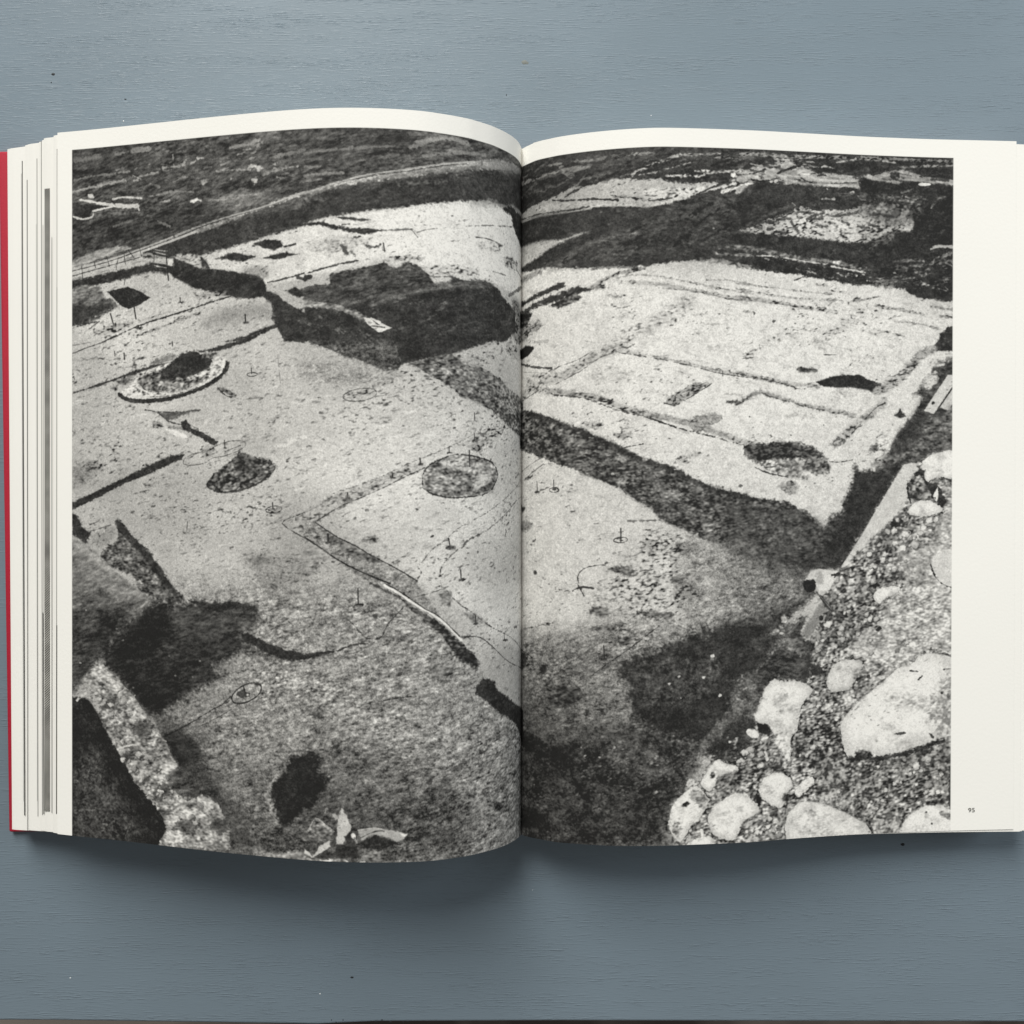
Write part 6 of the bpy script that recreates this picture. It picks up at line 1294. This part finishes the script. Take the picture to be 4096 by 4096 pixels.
Q60,d,0.3,0.12,0,1|1799,2868 1799,2869 1799,2870 1798,2870 1796,2871 1795,2871 1794,2870 1793,2870 1793,2868 1793,2867 1793,2866 1793,2865 1794,2865 1795,2864 1796,2864 1798,2865 1799,2866 1799,2867
S54,d,1,0.6,1.39,0.8|1877,2639 1878,2791
S58,r,1,1.6,1.82,0.75|1536,1915 1554,1884 1637,1868 1650,1890 1592,1915 1560,1941 1536,1915
Q194,s,0.3,0.3,0,1|1536,1915 1554,1884 1637,1868 1650,1890 1592,1915 1560,1941
Q230,s,2.32,0.5,0,0.95|1540,1909 1555,1883 1627,1869 1638,1888 1588,1910 1561,1932
Q193,v,1.51,0.5,0,0.4|1643,1887 1635,1893 1618,1889 1608,1879 1614,1872 1630,1874
Q203,v,1.67,0.5,0,0.4|1643,1908 1634,1915 1615,1910 1603,1898 1610,1890 1628,1893
Q198,v,1.06,0.5,0,0.4|1637,1906 1632,1909 1622,1907 1616,1901 1620,1896 1630,1898
Q208,v,1.23,0.5,0,0.4|1614,1885 1608,1889 1596,1886 1588,1879 1593,1873 1605,1875
Q200,v,1.1,0.5,0,0.4|1572,1892 1567,1896 1557,1893 1551,1887 1554,1882 1564,1884
P52,d,0.4,0.2,0,1|1542,2050 1566,2036 1573,2047 1555,2061
Q60,d,0.3,0.12,0,1|1522,2244 1521,2246 1520,2248 1518,2250 1515,2251 1513,2251 1510,2250 1508,2248 1507,2246 1506,2243 1507,2241 1508,2239 1510,2237 1513,2236 1515,2236 1518,2237 1520,2239 1521,2241
Q64,r,0.9,0.4,0,1|1515,1856 1565,1857 1565,1870 1526,1872
S58,r,1,1.6,1.82,0.75|784,2657 808,2608 851,2561 892,2575 941,2591 929,2616 881,2620 850,2645 821,2686 784,2657
Q194,s,0.3,0.3,0,1|784,2657 808,2608 851,2561 892,2575 941,2591 929,2616 881,2620 850,2645 821,2686
Q230,s,3.01,0.5,0,0.95|790,2647 810,2604 848,2565 883,2576 925,2590 915,2612 874,2615 847,2636 822,2671
Q197,v,1.74,0.5,0,0.4|927,2631 918,2638 898,2633 886,2621 893,2612 912,2615
Q204,v,1.3,0.5,0,0.4|843,2618 837,2623 823,2620 815,2611 820,2605 833,2608
Q204,v,1.73,0.5,0,0.4|854,2595 845,2602 825,2597 813,2585 820,2576 839,2579
Q188,v,2.13,0.5,0,0.4|905,2623 893,2632 867,2626 852,2610 861,2598 886,2603
Q180,v,1.95,0.5,0,0.4|917,2644 906,2652 883,2647 869,2632 877,2622 900,2626
Q196,s,0.5,0.2,0,1|721,2672 725,2650 741,2629 772,2657 745,2671
S58,r,1,1.6,1.82,0.75|656,2769 678,2725 724,2681 766,2661 809,2704 814,2734 771,2803 745,2820 699,2889 655,2837 656,2769
Q194,s,0.3,0.3,0,1|656,2769 678,2725 724,2681 766,2661 809,2704 814,2734 771,2803 745,2820 699,2889 655,2837
Q230,s,3.05,0.5,0,0.95|662,2763 681,2725 720,2687 756,2670 793,2707 798,2734 761,2792 739,2807 699,2867 661,2822
Q187,v,1.16,0.5,0,0.4|768,2761 762,2765 751,2762 744,2755 748,2750 759,2752
Q179,v,1.51,0.5,0,0.4|714,2758 707,2764 690,2760 680,2750 686,2743 702,2745
Q197,v,2.02,0.5,0,0.4|716,2742 705,2751 681,2745 666,2730 675,2719 698,2723
Q198,v,1.16,0.5,0,0.4|712,2746 707,2750 696,2747 689,2740 693,2735 704,2737
Q206,v,2.21,0.5,0,0.4|807,2803 794,2812 767,2806 751,2789 760,2777 786,2781
Q70,r,0.6,0.3,0,1|706,2740 724,2721 737,2731 722,2745
Q120,r,1.2,0.6,0,0.7|735,2700 766,2676 808,2713 797,2753 766,2732
Q140,r,1.2,0.6,0,0.7|662,2812 699,2808 694,2869 673,2858
S58,r,1,1.6,1.82,0.75|727,2900 776,2873 819,2868 842,2885 829,2909 727,2900
Q194,s,0.3,0.3,0,1|727,2900 776,2873 819,2868 842,2885 829,2909
Q230,s,2.34,0.5,0,0.95|734,2895 776,2871 812,2868 833,2882 822,2903
Q188,v,0.94,0.5,0,0.4|814,2883 810,2886 802,2884 797,2879 800,2876 807,2877
Q189,v,1.25,0.5,0,0.4|795,2883 789,2887 776,2884 769,2876 773,2871 785,2873
Q178,v,1.74,0.5,0,0.4|858,2897 849,2904 829,2899 817,2886 824,2878 843,2881
Q183,v,1.05,0.5,0,0.4|794,2871 789,2875 780,2872 774,2866 777,2862 787,2864
Q188,v,1.73,0.5,0,0.4|830,2923 821,2930 801,2925 789,2913 796,2904 815,2907
S220,s,0.5,0.3,1.18,1|787,2842 791,2872
Q60,r,0.6,0.3,0,0.9|823,2617 839,2608 842,2628 829,2633
Q86,r,1.5,0.7,0,0.7|850,2633 934,2606 961,2638 892,2676
Q216,s,0.5,0.2,0,1|976,2445 992,2439 1004,2456 1004,2476 987,2463
R222,s,12,34,1.82,0|1285,2625 1485,2609 1848,2552 1866,2751 1651,2786 1541,2824 1319,2740
R222,s,12,22,1.82,0|1338,1884 1526,1903 1549,2013 1461,2079 1339,2132 1327,2008
R216,s,12,16,1.71,0|1206,2390 1262,2315 1428,2347 1384,2444 1396,2527 1207,2580
R218,s,12,18,1.82,0|945,2576 997,2481 1063,2485 1097,2604 1014,2681 956,2678
R222,s,12,26,1.93,0|1482,1766 1640,1590 1832,1581 1811,1706 1619,1820 1426,1838
R218,s,14,22,1.39,0|966,2839 1020,2791 1141,2810 1142,2892 998,2892
R214,s,12,14,1.82,0|1510,2028 1867,1891 1868,2133 1621,2191 1483,2147
R196,s,12,20,1.6,0|-1972,2215 -1913,2212 -1831,2279 -1737,2375 -1644,2489 -1610,2557 -1737,2637 -1808,2582 -1878,2465 -1925,2407
R200,s,12,14,1.6,0|-1749,2658 -1610,2647 -1530,2719 -1395,2718 -1363,2784 -1610,2812 -1679,2713
T205,v,22,40,2.14,-20|1620,1920 1867,1881 1868,2195 1621,2222
"""
# page cross sections, mm: x, height above the table, y of the page centre
LEFT_PROFILE = [(-187.96, 24.43, 11.84), (-174.06, 28.02, 11.63), (-162.66, 30.97, 11.55), (-140.14, 37.31, 11.28), (-118.29, 43.46, 11.01), (-97.25, 48.76, 10.82), (-80.35, 52.35, 10.62), (-65.56, 54.18, 10.43), (-51.14, 54.18, 10.24), (-36.87, 52.61, 9.99), (-27.41, 49.83, 9.82), (-17.89, 45.38, 9.78), (-13.08, 41.94, 9.71), (-8.21, 37.88, 9.66), (-4.25, 33.44, 9.51), (-1.23, 29.2, 9.46), (1.24, 24.58, 9.4), (2.93, 19.85, 9.25), (4.12, 15.01, 8.67)]
RIGHT_PROFILE = [(4.05, 14.75, 8.5), (4.33, 15.17, 8.5), (6.51, 17.99, 8.66), (10.61, 21.85, 9.05), (15.69, 25.03, 9.14), (20.73, 27.57, 9.24), (30.76, 30.67, 9.52), (40.73, 32.86, 9.73), (50.72, 34.02, 10), (60.79, 34.31, 10.2), (76.15, 33.15, 10.33), (98.64, 30.53, 10.5), (118.43, 26.83, 10.85), (145.68, 22.3, 11.07), (172.89, 19.23, 11.15), (189.73, 17.83, 11.23), (212.65, 16.27, 11.28)]
LEFT_LEAVES = [(-215.21, -213.19, 5.76, 9.7), (-206.32, -205.15, 5.3, 10.35), (-204.75, -204.54, 5.08, 10.49), (-199.26, -198.84, 4.71, 10.89), (-197.39, -196.87, 3.87, 11.15), (-196.05, -195.63, 2.9, 11.4), (-192.43, -192.32, 2.77, 11.43), (-190.8, -191.01, 1.67, 11.59)]
RIGHT_LEAVES = [(216.75, 214.32, 0.35, 10.12), (218.33, 215.48, 0.8, 10.12), (219.91, 217.91, 1.3, 10.22)]
STRIPS = [(-207.96, -206.85, 0.38, 148.94, -128.59, 5.76, 78), (-208.28, -207.22, 0.13, 143.61, -122.73, 5.76, 150), (-205.3, -205.07, 0.23, 140.58, -134.86, 5.3, 80), (-200.42, -199.93, 0.25, 149.04, -128.33, 5.08, 96), (-200.73, -200.2, 0.11, 121.35, -121.77, 5.08, 170), (-198.15, -197.62, 0.23, 156, -127.37, 4.71, 84), (-196.92, -196.6, 0.36, -42.19, -126.77, 3.87, 92), (-196.87, -196.55, 0.15, 120.47, -42.19, 3.87, 140), (-195.53, -195.48, 2.51, 135.17, -125.12, 2.9, 0), (-192.12, -192.12, 0.21, 114.58, -125.64, 2.77, 110), (-189.35, -189.45, 0.47, -47, -125.5, 1.67, 62), (-189.18, -189.3, 0.27, 93.37, -47, 1.67, 100), (-189.11, -189.14, 0.19, 150.87, 93.37, 1.67, 96)]
NUMBER_POS = (191.56, -126.08)
FLECKS = [(-193.22, -203.83, 0.284, 1, 'w'), (-169.93, 171.02, 0.284, 1, 'w'), (-83.98, -210.72, 0.262, 1.3, 'w'), (60.8, 173.43, 0.241, 1, 'w'), (-200.77, 191.47, 0.547, 1.6, 'd'), (-201.53, 187.86, 0.273, 1, 'd'), (5.69, 196.61, 0.984, 1.5, 'p'), (-2.41, 182.4, 0.437, 0.5, 'd'), (170.81, -145.44, 0.656, 1.4, 'd'), (-78.95, -222.2, 0.328, 0.6, 'd'), (-73.92, -222.2, 0.328, 0.8, 'd'), (-76.87, -223.29, 0.328, 1, 'd'), (-59.38, -222.75, 0.383, 1.2, 'd'), (-56.86, -222.09, 0.328, 1.4, 'd'), (-47.68, -223.08, 0.328, 1, 'd'), (-53.14, -223.08, 0.328, 1.8, 'd'), (-45.71, -222.86, 0.273, 1, 'd'), (-169.06, 180.54, 0.273, 2, 'd'), (8.97, -165.34, 0.164, 1, 'w'), (-69.98, -203.61, 0.437, 2, 'd')]

# ------------------------------------------------------------------ materials
def paper_material(name, image=None, color=(0.86, 0.85, 0.806, 1)):
    m, nt, b = new_mat(name, 0.62, 0.14)
    if image:
        t = nd(nt, 'ShaderNodeTexImage'); t.image = image; t.interpolation = 'Cubic'; t.extension = 'EXTEND'
        nt.links.new(t.outputs[0], b.inputs['Base Color'])
    else:
        b.inputs['Base Color'].default_value = color
    tc = nd(nt, 'ShaderNodeTexCoord')
    n1 = nd(nt, 'ShaderNodeTexNoise'); n1.inputs['Scale'].default_value = 900; n1.inputs['Detail'].default_value = 3
    n2 = nd(nt, 'ShaderNodeTexNoise'); n2.inputs['Scale'].default_value = 7; n2.inputs['Detail'].default_value = 2
    mx = nd(nt, 'ShaderNodeMath', operation='MULTIPLY_ADD'); mx.inputs[1].default_value = 30.0
    nt.links.new(tc.outputs['Object'], n1.inputs['Vector']); nt.links.new(tc.outputs['Object'], n2.inputs['Vector'])
    nt.links.new(n2.outputs[0], mx.inputs[0]); nt.links.new(n1.outputs[0], mx.inputs[2])
    bp = nd(nt, 'ShaderNodeBump'); bp.inputs['Strength'].default_value = 0.35; bp.inputs['Distance'].default_value = 0.00012
    nt.links.new(mx.outputs[0], bp.inputs['Height']); nt.links.new(bp.outputs[0], b.inputs['Normal'])
    return m

arr = paint_print(decode(PRINT_DATA))
hh, ww = arr.shape[:2]
img = bpy.data.images.new('excavation_print', ww, hh, float_buffer=True)
img.colorspace_settings.name = 'Non-Color'
img.pixels.foreach_set(np.ascontiguousarray(arr[::-1]).ravel())
img.update(); img.pack()
M_print = paper_material('printed_paper', img)
M_paper = paper_material('cream_paper')

def edge_material():
    m, nt, b = new_mat('page_edges', 0.8, 0.1)
    tc = nd(nt, 'ShaderNodeTexCoord'); mp = nd(nt, 'ShaderNodeMapping'); mp.inputs['Scale'].default_value = (3, 3, 5200)
    n = nd(nt, 'ShaderNodeTexNoise'); n.inputs['Scale'].default_value = 1; n.inputs['Detail'].default_value = 1
    r = nd(nt, 'ShaderNodeValToRGB'); r.color_ramp.elements[0].position = .35; r.color_ramp.elements[0].color = (.42, .40, .35, 1)
    r.color_ramp.elements[1].position = .6; r.color_ramp.elements[1].color = (.80, .78, .71, 1)
    nt.links.new(tc.outputs['Object'], mp.inputs[0]); nt.links.new(mp.outputs[0], n.inputs['Vector'])
    nt.links.new(n.outputs[0], r.inputs[0]); nt.links.new(r.outputs[0], b.inputs['Base Color'])
    return m
M_edges = edge_material()

def cover_material():
    m, nt, b = new_mat('red_cloth', 0.62, 0.35)
    tc = nd(nt, 'ShaderNodeTexCoord')
    n = nd(nt, 'ShaderNodeTexNoise'); n.inputs['Scale'].default_value = 1400; n.inputs['Detail'].default_value = 3
    r = nd(nt, 'ShaderNodeValToRGB'); r.color_ramp.elements[0].color = srgb(158, 22, 44); r.color_ramp.elements[1].color = srgb(184, 38, 60)
    nt.links.new(tc.outputs['Object'], n.inputs['Vector']); nt.links.new(n.outputs[0], r.inputs[0]); nt.links.new(r.outputs[0], b.inputs['Base Color'])
    bp = nd(nt, 'ShaderNodeBump'); bp.inputs['Strength'].default_value = .3; bp.inputs['Distance'].default_value = .0002
    nt.links.new(n.outputs[0], bp.inputs['Height']); nt.links.new(bp.outputs[0], b.inputs['Normal'])
    return m
M_cover = cover_material()

def ink_material(name, t, hatch=False):
    m, nt, b = new_mat(name, 0.6, 0.25)
    b.inputs['Base Color'].default_value = srgb(t, t, t - 3)
    if hatch:
        tc = nd(nt, 'ShaderNodeTexCoord'); mp = nd(nt, 'ShaderNodeMapping'); mp.inputs['Rotation'].default_value = (0, 0, math.radians(48))
        w = nd(nt, 'ShaderNodeTexWave'); w.inputs['Scale'].default_value = 420; w.inputs['Distortion'].default_value = 1.2; w.inputs['Detail'].default_value = 2
        n = nd(nt, 'ShaderNodeTexNoise'); n.inputs['Scale'].default_value = 160
        ad = nd(nt, 'ShaderNodeMath', operation='ADD')
        r = nd(nt, 'ShaderNodeValToRGB'); r.color_ramp.elements[0].position = .55; r.color_ramp.elements[0].color = srgb(84, 83, 80)
        r.color_ramp.elements[1].position = 1.35 if False else 1.0; r.color_ramp.elements[1].color = srgb(178, 177, 170)
        nt.links.new(tc.outputs['Object'], mp.inputs[0]); nt.links.new(mp.outputs[0], w.inputs['Vector']); nt.links.new(tc.outputs['Object'], n.inputs['Vector'])
        nt.links.new(w.outputs[1], ad.inputs[0]); nt.links.new(n.outputs[0], ad.inputs[1])
        hf = nd(nt, 'ShaderNodeMath', operation='MULTIPLY'); hf.inputs[1].default_value = .66
        nt.links.new(ad.outputs[0], hf.inputs[0]); nt.links.new(hf.outputs[0], r.inputs[0]); nt.links.new(r.outputs[0], b.inputs['Base Color'])
    return m

def table_material():
    m, nt, b = new_mat('painted_wood', 0.40, 0.35)
    tc = nd(nt, 'ShaderNodeTexCoord')
    def stretched(sx, sy, detail, rough=.55, off=0):
        mp = nd(nt, 'ShaderNodeMapping'); mp.inputs['Scale'].default_value = (sx, sy, 1); mp.inputs['Location'].default_value = (off, off * 2, off)
        mp.inputs['Rotation'].default_value = (0, 0, math.radians(-0.8))
        n = nd(nt, 'ShaderNodeTexNoise'); n.inputs['Scale'].default_value = 1; n.inputs['Detail'].default_value = detail; n.inputs['Roughness'].default_value = rough
        nt.links.new(tc.outputs['Object'], mp.inputs[0]); nt.links.new(mp.outputs[0], n.inputs['Vector'])
        return n
    fine = stretched(130, 2200, 2.0)
    coarse = stretched(16, 160, 2.0, off=3)
    blot = stretched(9, 14, 3.0, off=7)
    # base colour: one paint, brushed a little unevenly
    r = nd(nt, 'ShaderNodeValToRGB'); r.color_ramp.elements[0].position = .3; r.color_ramp.elements[0].color = srgb(117, 131, 141)
    r.color_ramp.elements[1].position = .7; r.color_ramp.elements[1].color = srgb(124, 139, 150)
    nt.links.new(blot.outputs[0], r.inputs[0]); nt.links.new(r.outputs[0], b.inputs['Base Color'])
    # ridges: open grain under the paint, stronger in some stretches than others
    rr = nd(nt, 'ShaderNodeValToRGB'); rr.color_ramp.elements[0].position = .52; rr.color_ramp.elements[1].position = .74
    nt.links.new(fine.outputs[0], rr.inputs[0])
    pr = nd(nt, 'ShaderNodeMapRange'); pr.inputs['From Min'].default_value = .42; pr.inputs['From Max'].default_value = .62; pr.inputs['To Min'].default_value = .25
    nt.links.new(coarse.outputs[0], pr.inputs[0])
    mu = nd(nt, 'ShaderNodeMath', operation='MULTIPLY')
    nt.links.new(rr.outputs[0], mu.inputs[0]); nt.links.new(pr.outputs[0], mu.inputs[1])
    ad = nd(nt, 'ShaderNodeMath', operation='MULTIPLY_ADD'); ad.inputs[1].default_value = .1
    nt.links.new(coarse.outputs[0], ad.inputs[0]); nt.links.new(mu.outputs[0], ad.inputs[2])
    bp = nd(nt, 'ShaderNodeBump'); bp.inputs['Strength'].default_value = .6; bp.inputs['Distance'].default_value = .00024
    nt.links.new(ad.outputs[0], bp.inputs['Height']); nt.links.new(bp.outputs[0], b.inputs['Normal'])
    return m

# ------------------------------------------------------------------ setting: painted table and the floor beyond its front edge
def bevel_box(name, corners, z0, z1, mat, bevel, segs=3, parent=None):
    bm = bmesh.new()
    lo = [bm.verts.new((x, y, z0)) for x, y in corners]; hi = [bm.verts.new((x, y, z1)) for x, y in corners]
    n = len(corners)
    bm.faces.new(lo[::-1]); bm.faces.new(hi)
    for i in range(n): bm.faces.new((lo[i], lo[(i + 1) % n], hi[(i + 1) % n], hi[i]))
    bmesh.ops.recalc_face_normals(bm, faces=bm.faces)
    bmesh.ops.bevel(bm, geom=list(bm.edges), offset=bevel, segments=segs, profile=.5, affect='EDGES')
    me = bpy.data.meshes.new(name); bm.to_mesh(me); bm.free()
    me.polygons.foreach_set('use_smooth', [True] * len(me.polygons))
    me.materials.append(mat)
    o = bpy.data.objects.new(name, me); scene.collection.objects.link(o)
    if parent: o.parent = parent
    return o
M_table = table_material()
table = bevel_box('table', [(-.75, -.2212), (-.20, -.2226), (-.085, -.2243), (-.06, -.2231), (.02, -.2228), (.75, -.2246), (.75, .62), (-.75, .62)], -.028, 0.0, M_table, .0012)
table['kind'] = 'structure'
def floor_material():
    m, nt, b = new_mat('floor_tiles', .5, .3)
    tc = nd(nt, 'ShaderNodeTexCoord'); n = nd(nt, 'ShaderNodeTexNoise'); n.inputs['Scale'].default_value = 3.2; n.inputs['Detail'].default_value = 4
    r = nd(nt, 'ShaderNodeValToRGB'); r.color_ramp.elements[0].position = .4; r.color_ramp.elements[0].color = srgb(70, 62, 58); r.color_ramp.elements[1].position = .6; r.color_ramp.elements[1].color = srgb(176, 166, 156)
    nt.links.new(tc.outputs['Object'], n.inputs['Vector']); nt.links.new(n.outputs[0], r.inputs[0]); nt.links.new(r.outputs[0], b.inputs['Base Color'])
    return m
fl = mesh_obj('floor', [(-2, -2, -.74), (2, -2, -.74), (2, 2, -.74), (-2, 2, -.74)], [(0, 1, 2, 3)], floor_material())
fl['kind'] = 'structure'

# ------------------------------------------------------------------ the book
book = bpy.data.objects.new('book', None); scene.collection.objects.link(book)
book['label'] = 'thick open book with red hard cover showing a black and white excavation photograph'
book['category'] = 'book'
PAGE_H = 290.0
def spline(pts, n):
    """Catmull-Rom through rows of numbers, resampled evenly by arc length"""
    P = np.array(pts, float); ext = np.vstack([2 * P[0] - P[1], P, 2 * P[-1] - P[-2]]); out = []
    for i in range(1, len(ext) - 2):
        p0, p1, p2, p3 = ext[i - 1:i + 3]
        for t in np.linspace(0, 1, 14, endpoint=False):
            out.append(.5 * (2 * p1 + (p2 - p0) * t + (2 * p0 - 5 * p1 + 4 * p2 - p3) * t * t + (3 * p1 - p0 - 3 * p2 + p3) * t ** 3))
    out.append(P[-1]); out = np.array(out)
    s = np.concatenate([[0], np.cumsum(np.hypot(np.diff(out[:, 0]), np.diff(out[:, 1])))])
    q = np.linspace(0, s[-1], n)
    return np.stack([np.interp(q, s, out[:, k]) for k in range(3)], 1), q
def sheet(name, prof, thick, mat, uv_u=None, lean=None, parent=book, rows=29):
    """a leaf: profile rows (x, z, y of the page centre) in mm swept along the page height, with a thickness below"""
    n = len(prof); V = []; UV = []; Fc = []
    for side in (0, 1):
        for i in range(n):
            x, z, yc = prof[i]
            for j in range(rows):
                t = j / (rows - 1)
                dx = lean(i / (n - 1), t) if lean else 0
                V.append(((x + dx) * MM, (yc + PAGE_H / 2 - t * PAGE_H) * MM, (z - side * thick) * MM))
                UV.append((0 if uv_u is None else uv_u[i], 1 - t))
    N = n * rows
    for i in range(n - 1):
        for j in range(rows - 1):
            a, b, c, d = i * rows + j, (i + 1) * rows + j, (i + 1) * rows + j + 1, i * rows + j + 1
            Fc.append((a, b, c, d)); Fc.append((N + d, N + c, N + b, N + a))
    for j in range(rows - 1):
        Fc.append((j, j + 1, N + j + 1, N + j)); k = (n - 1) * rows + j; Fc.append((k, k + 1, N + k + 1, N + k))
    for i in range(n - 1):
        for j in (0, rows - 1):
            a, b = i * rows + j, (i + 1) * rows + j; Fc.append((a, b, N + b, N + a))
    o = mesh_obj(name, V, Fc, mat, parent, True, UV)
    me = o.data
    bm = bmesh.new(); bm.from_mesh(me)
    for e in bm.edges:
        if len(e.link_faces) == 2 and e.calc_face_angle(0) > math.radians(40): e.smooth = False
    bm.to_mesh(me); bm.free()
    return o
lp, ls = spline(LEFT_PROFILE, 130)
rp, rs = spline(RIGHT_PROFILE, 130)
right_lean = lambda s, t: -1.35 * t * min(1.0, s * 1.12)
leaf = sheet('page', lp, .12, M_print, (ls - ls[-1] - U0) / (U1 - U0))
leaf['label'] = 'page with the near half of the photograph and cream top and outer margins, arched high'
leaf = sheet('page', rp, .12, M_print, (rs - U0) / (U1 - U0), right_lean)
leaf['label'] = 'page numbered 95 with a wide blank outer margin'

def top_z(x):      # upper surface of the open leaf, carried on straight past its outer edge
    if x < 5: return float(np.interp(x, lp[:, 0], lp[:, 1])) if x > lp[0, 0] else lp[0, 1] + (x - lp[0, 0]) * .262
    return float(np.interp(x, rp[:, 0], rp[:, 1])) if x < rp[-1, 0] else rp[-1, 1] - (x - rp[-1, 0]) * .06
def top_y(x):
    q = lp if x < 5 else rp
    return float(np.interp(x, q[:, 0], q[:, 2]))
# leaves fanning out under the left page: outer edge x at head and tail, gap below the open leaf, page centre y
under = LEFT_LEAVES
for k, (xa, xb, gap, yc) in enumerate(under):
    nxt = under[k - 1][2] if k else gap + 4.6
    xs = np.concatenate([np.linspace(xa, -165, 26), np.linspace(-160, -14, 40)])
    prof = np.array([(x, top_z(x) - gap - (.35 * max(0, 1 - (x - xa) / 1.5) ** 2), yc + (top_y(x) - .4 - yc) * min(1.0, (x - xa) / 60)) for x in xs])
    ln = (lambda d: (lambda s, t: d * t * max(0, 1 - s * 3)))(xb - xa)
    sheet('page', prof, max(.12, nxt - gap - .06), M_paper, None, ln, rows=15)
for k, (xa, xb, gap, yc) in enumerate(RIGHT_LEAVES):
    nxt = RIGHT_LEAVES[k + 1][2] if k + 1 < len(RIGHT_LEAVES) else gap + .8
    xs = np.concatenate([np.linspace(14, 150, 40), np.linspace(155, xa, 26)])
    prof = np.array([(x, top_z(x) - gap, top_y(x) + (yc - top_y(x)) * max(0, (x - 130) / (xa - 130))) for x in xs])
    ln = (lambda d: (lambda s, t: d * t * max(0, (s - .6) / .4)))(xb - xa)
    sheet('page', prof, max(.12, nxt - gap - .06), M_paper, None, ln, rows=15)

# printing that shows at the fore edge of the fanned leaves
def ink_strip(xa, xb, w, ya, yb, gap, mat):
    n = 40; V = []; Fc = []
    for j in range(n):
        t = j / (n - 1); x = xa + (xb - xa) * t; y = ya + (yb - ya) * t
        for dx in (0, w):
            for dz in (.05, .0):
                V.append(((x + dx) * MM, y * MM, (top_z(x + dx) - gap + dz) * MM))
    for j in range(n - 1):
        a, b = 4 * j, 4 * j + 4
        Fc += [(a, a + 2, b + 2, b), (a, b, b + 1, a + 1), (a + 2, a + 3, b + 3, b + 2)]
    return mesh_obj('printed_strip', V, Fc, mat, book)
inks = {}
for (xa, xb, w, ya, yb, gap, tone) in STRIPS:
    if tone not in inks: inks[tone] = ink_material('printing_ink', tone if tone else 110, tone == 0)
    ink_strip(xa, xb, w, ya, yb, gap, inks[tone])

# text blocks below the loose leaves
def block(name, x0, x1, gap, ya, yb):
    xs = np.linspace(x0, x1, 60); V = []; Fc = []
    for x in xs:
        z = top_z(x) - gap
        for y in (ya, yb):
            V += [(x * MM, y * MM, z * MM), (x * MM, y * MM, 3.05 * MM)]
    for i in range(len(xs) - 1):
        a, b = 4 * i, 4 * i + 4
        Fc += [(a, b, b + 2, a + 2), (a + 1, a + 3, b + 3, b + 1), (a, a + 1, b + 1, b), (a + 2, b + 2, b + 3, a + 3)]
    k = 4 * (len(xs) - 1)
    Fc += [(0, 2, 3, 1), (k, k + 1, k + 3, k + 2)]
    return mesh_obj(name, V, Fc, M_edges, book)
block('page_block', -207.5, .8, under[0][2] + 4.7, 154.0, -133.2)
block('page_block', 9.0, 216, 1.9, 154.8, -133.6)
# hard cover
bevel_box('cover', [(-223.2 * MM, 156.8 * MM), (-218.7 * MM, -139.2 * MM), (-6 * MM, -134.8 * MM), (-6 * MM, 157.0 * MM)], .0002, .003, M_cover, .0009, 3, book)
bevel_box('cover', [(14 * MM, 157.0 * MM), (14 * MM, -131.5 * MM), (221 * MM, -129.5 * MM), (221 * MM, 157.0 * MM)], .0002, .003, M_cover, .0009, 3, book)
bevel_box('spine', [(-5.6 * MM, 157.0 * MM), (-5.6 * MM, -134.6 * MM), (13.6 * MM, -134.0 * MM), (13.6 * MM, 157.0 * MM)], .0002, .0022, M_cover, .0006, 2, book)

# page number
fc = bpy.data.curves.new('page_number', 'FONT'); fc.body = '95'; fc.size = 2.55 * MM; fc.extrude = .00001
to = bpy.data.objects.new('tmp', fc); scene.collection.objects.link(to)
bpy.context.view_layer.update()
dg = bpy.context.evaluated_depsgraph_get()
me = bpy.data.meshes.new_from_object(to.evaluated_get(dg)); bpy.data.objects.remove(to)
x0n, y0n = NUMBER_POS
for v in me.vertices:
    x = x0n * MM + v.co.x * 1.22
    v.co = (x, y0n * MM + v.co.y, top_z(x / MM) * MM + .00006 + v.co.z)
me.name = 'page_number'; me.materials.clear(); me.materials.append(ink_material('number_ink', 92))
num = bpy.data.objects.new('page_number', me); scene.collection.objects.link(num); num.parent = book

# small flecks and dents in the paint
def fleck(x, y, r, sx, mat, h=.00025):
    V = [(0, 0, h)]; n = 9; rg = np.random.default_rng(int(abs(x * 1e5)))
    for i in range(n):
        a = 2 * math.pi * i / n; k = rg.uniform(.7, 1.2); V.append((r * sx * k * math.cos(a), r * k * math.sin(a), .00002))
    o = mesh_obj('paint_fleck', V, [(0, 1 + i, 1 + (i + 1) % n) for i in range(n)], mat, table, True)
    o.location = (x, y, 0)
M_white, _, _b = new_mat('white_fleck', .4, .5); _b.inputs['Base Color'].default_value = (.8, .82, .82, 1)
M_dark, _, _b = new_mat('dark_fleck', .6, .3); _b.inputs['Base Color'].default_value = (.02, .022, .025, 1)
M_pale, _, _b = new_mat('pale_fleck', .5, .3); _b.inputs['Base Color'].default_value = srgb(120, 124, 120)
for x, y, r, sx, m in FLECKS:
    fleck(x * MM, y * MM, r * MM, sx, {'w': M_white, 'd': M_dark, 'p': M_pale}[m])
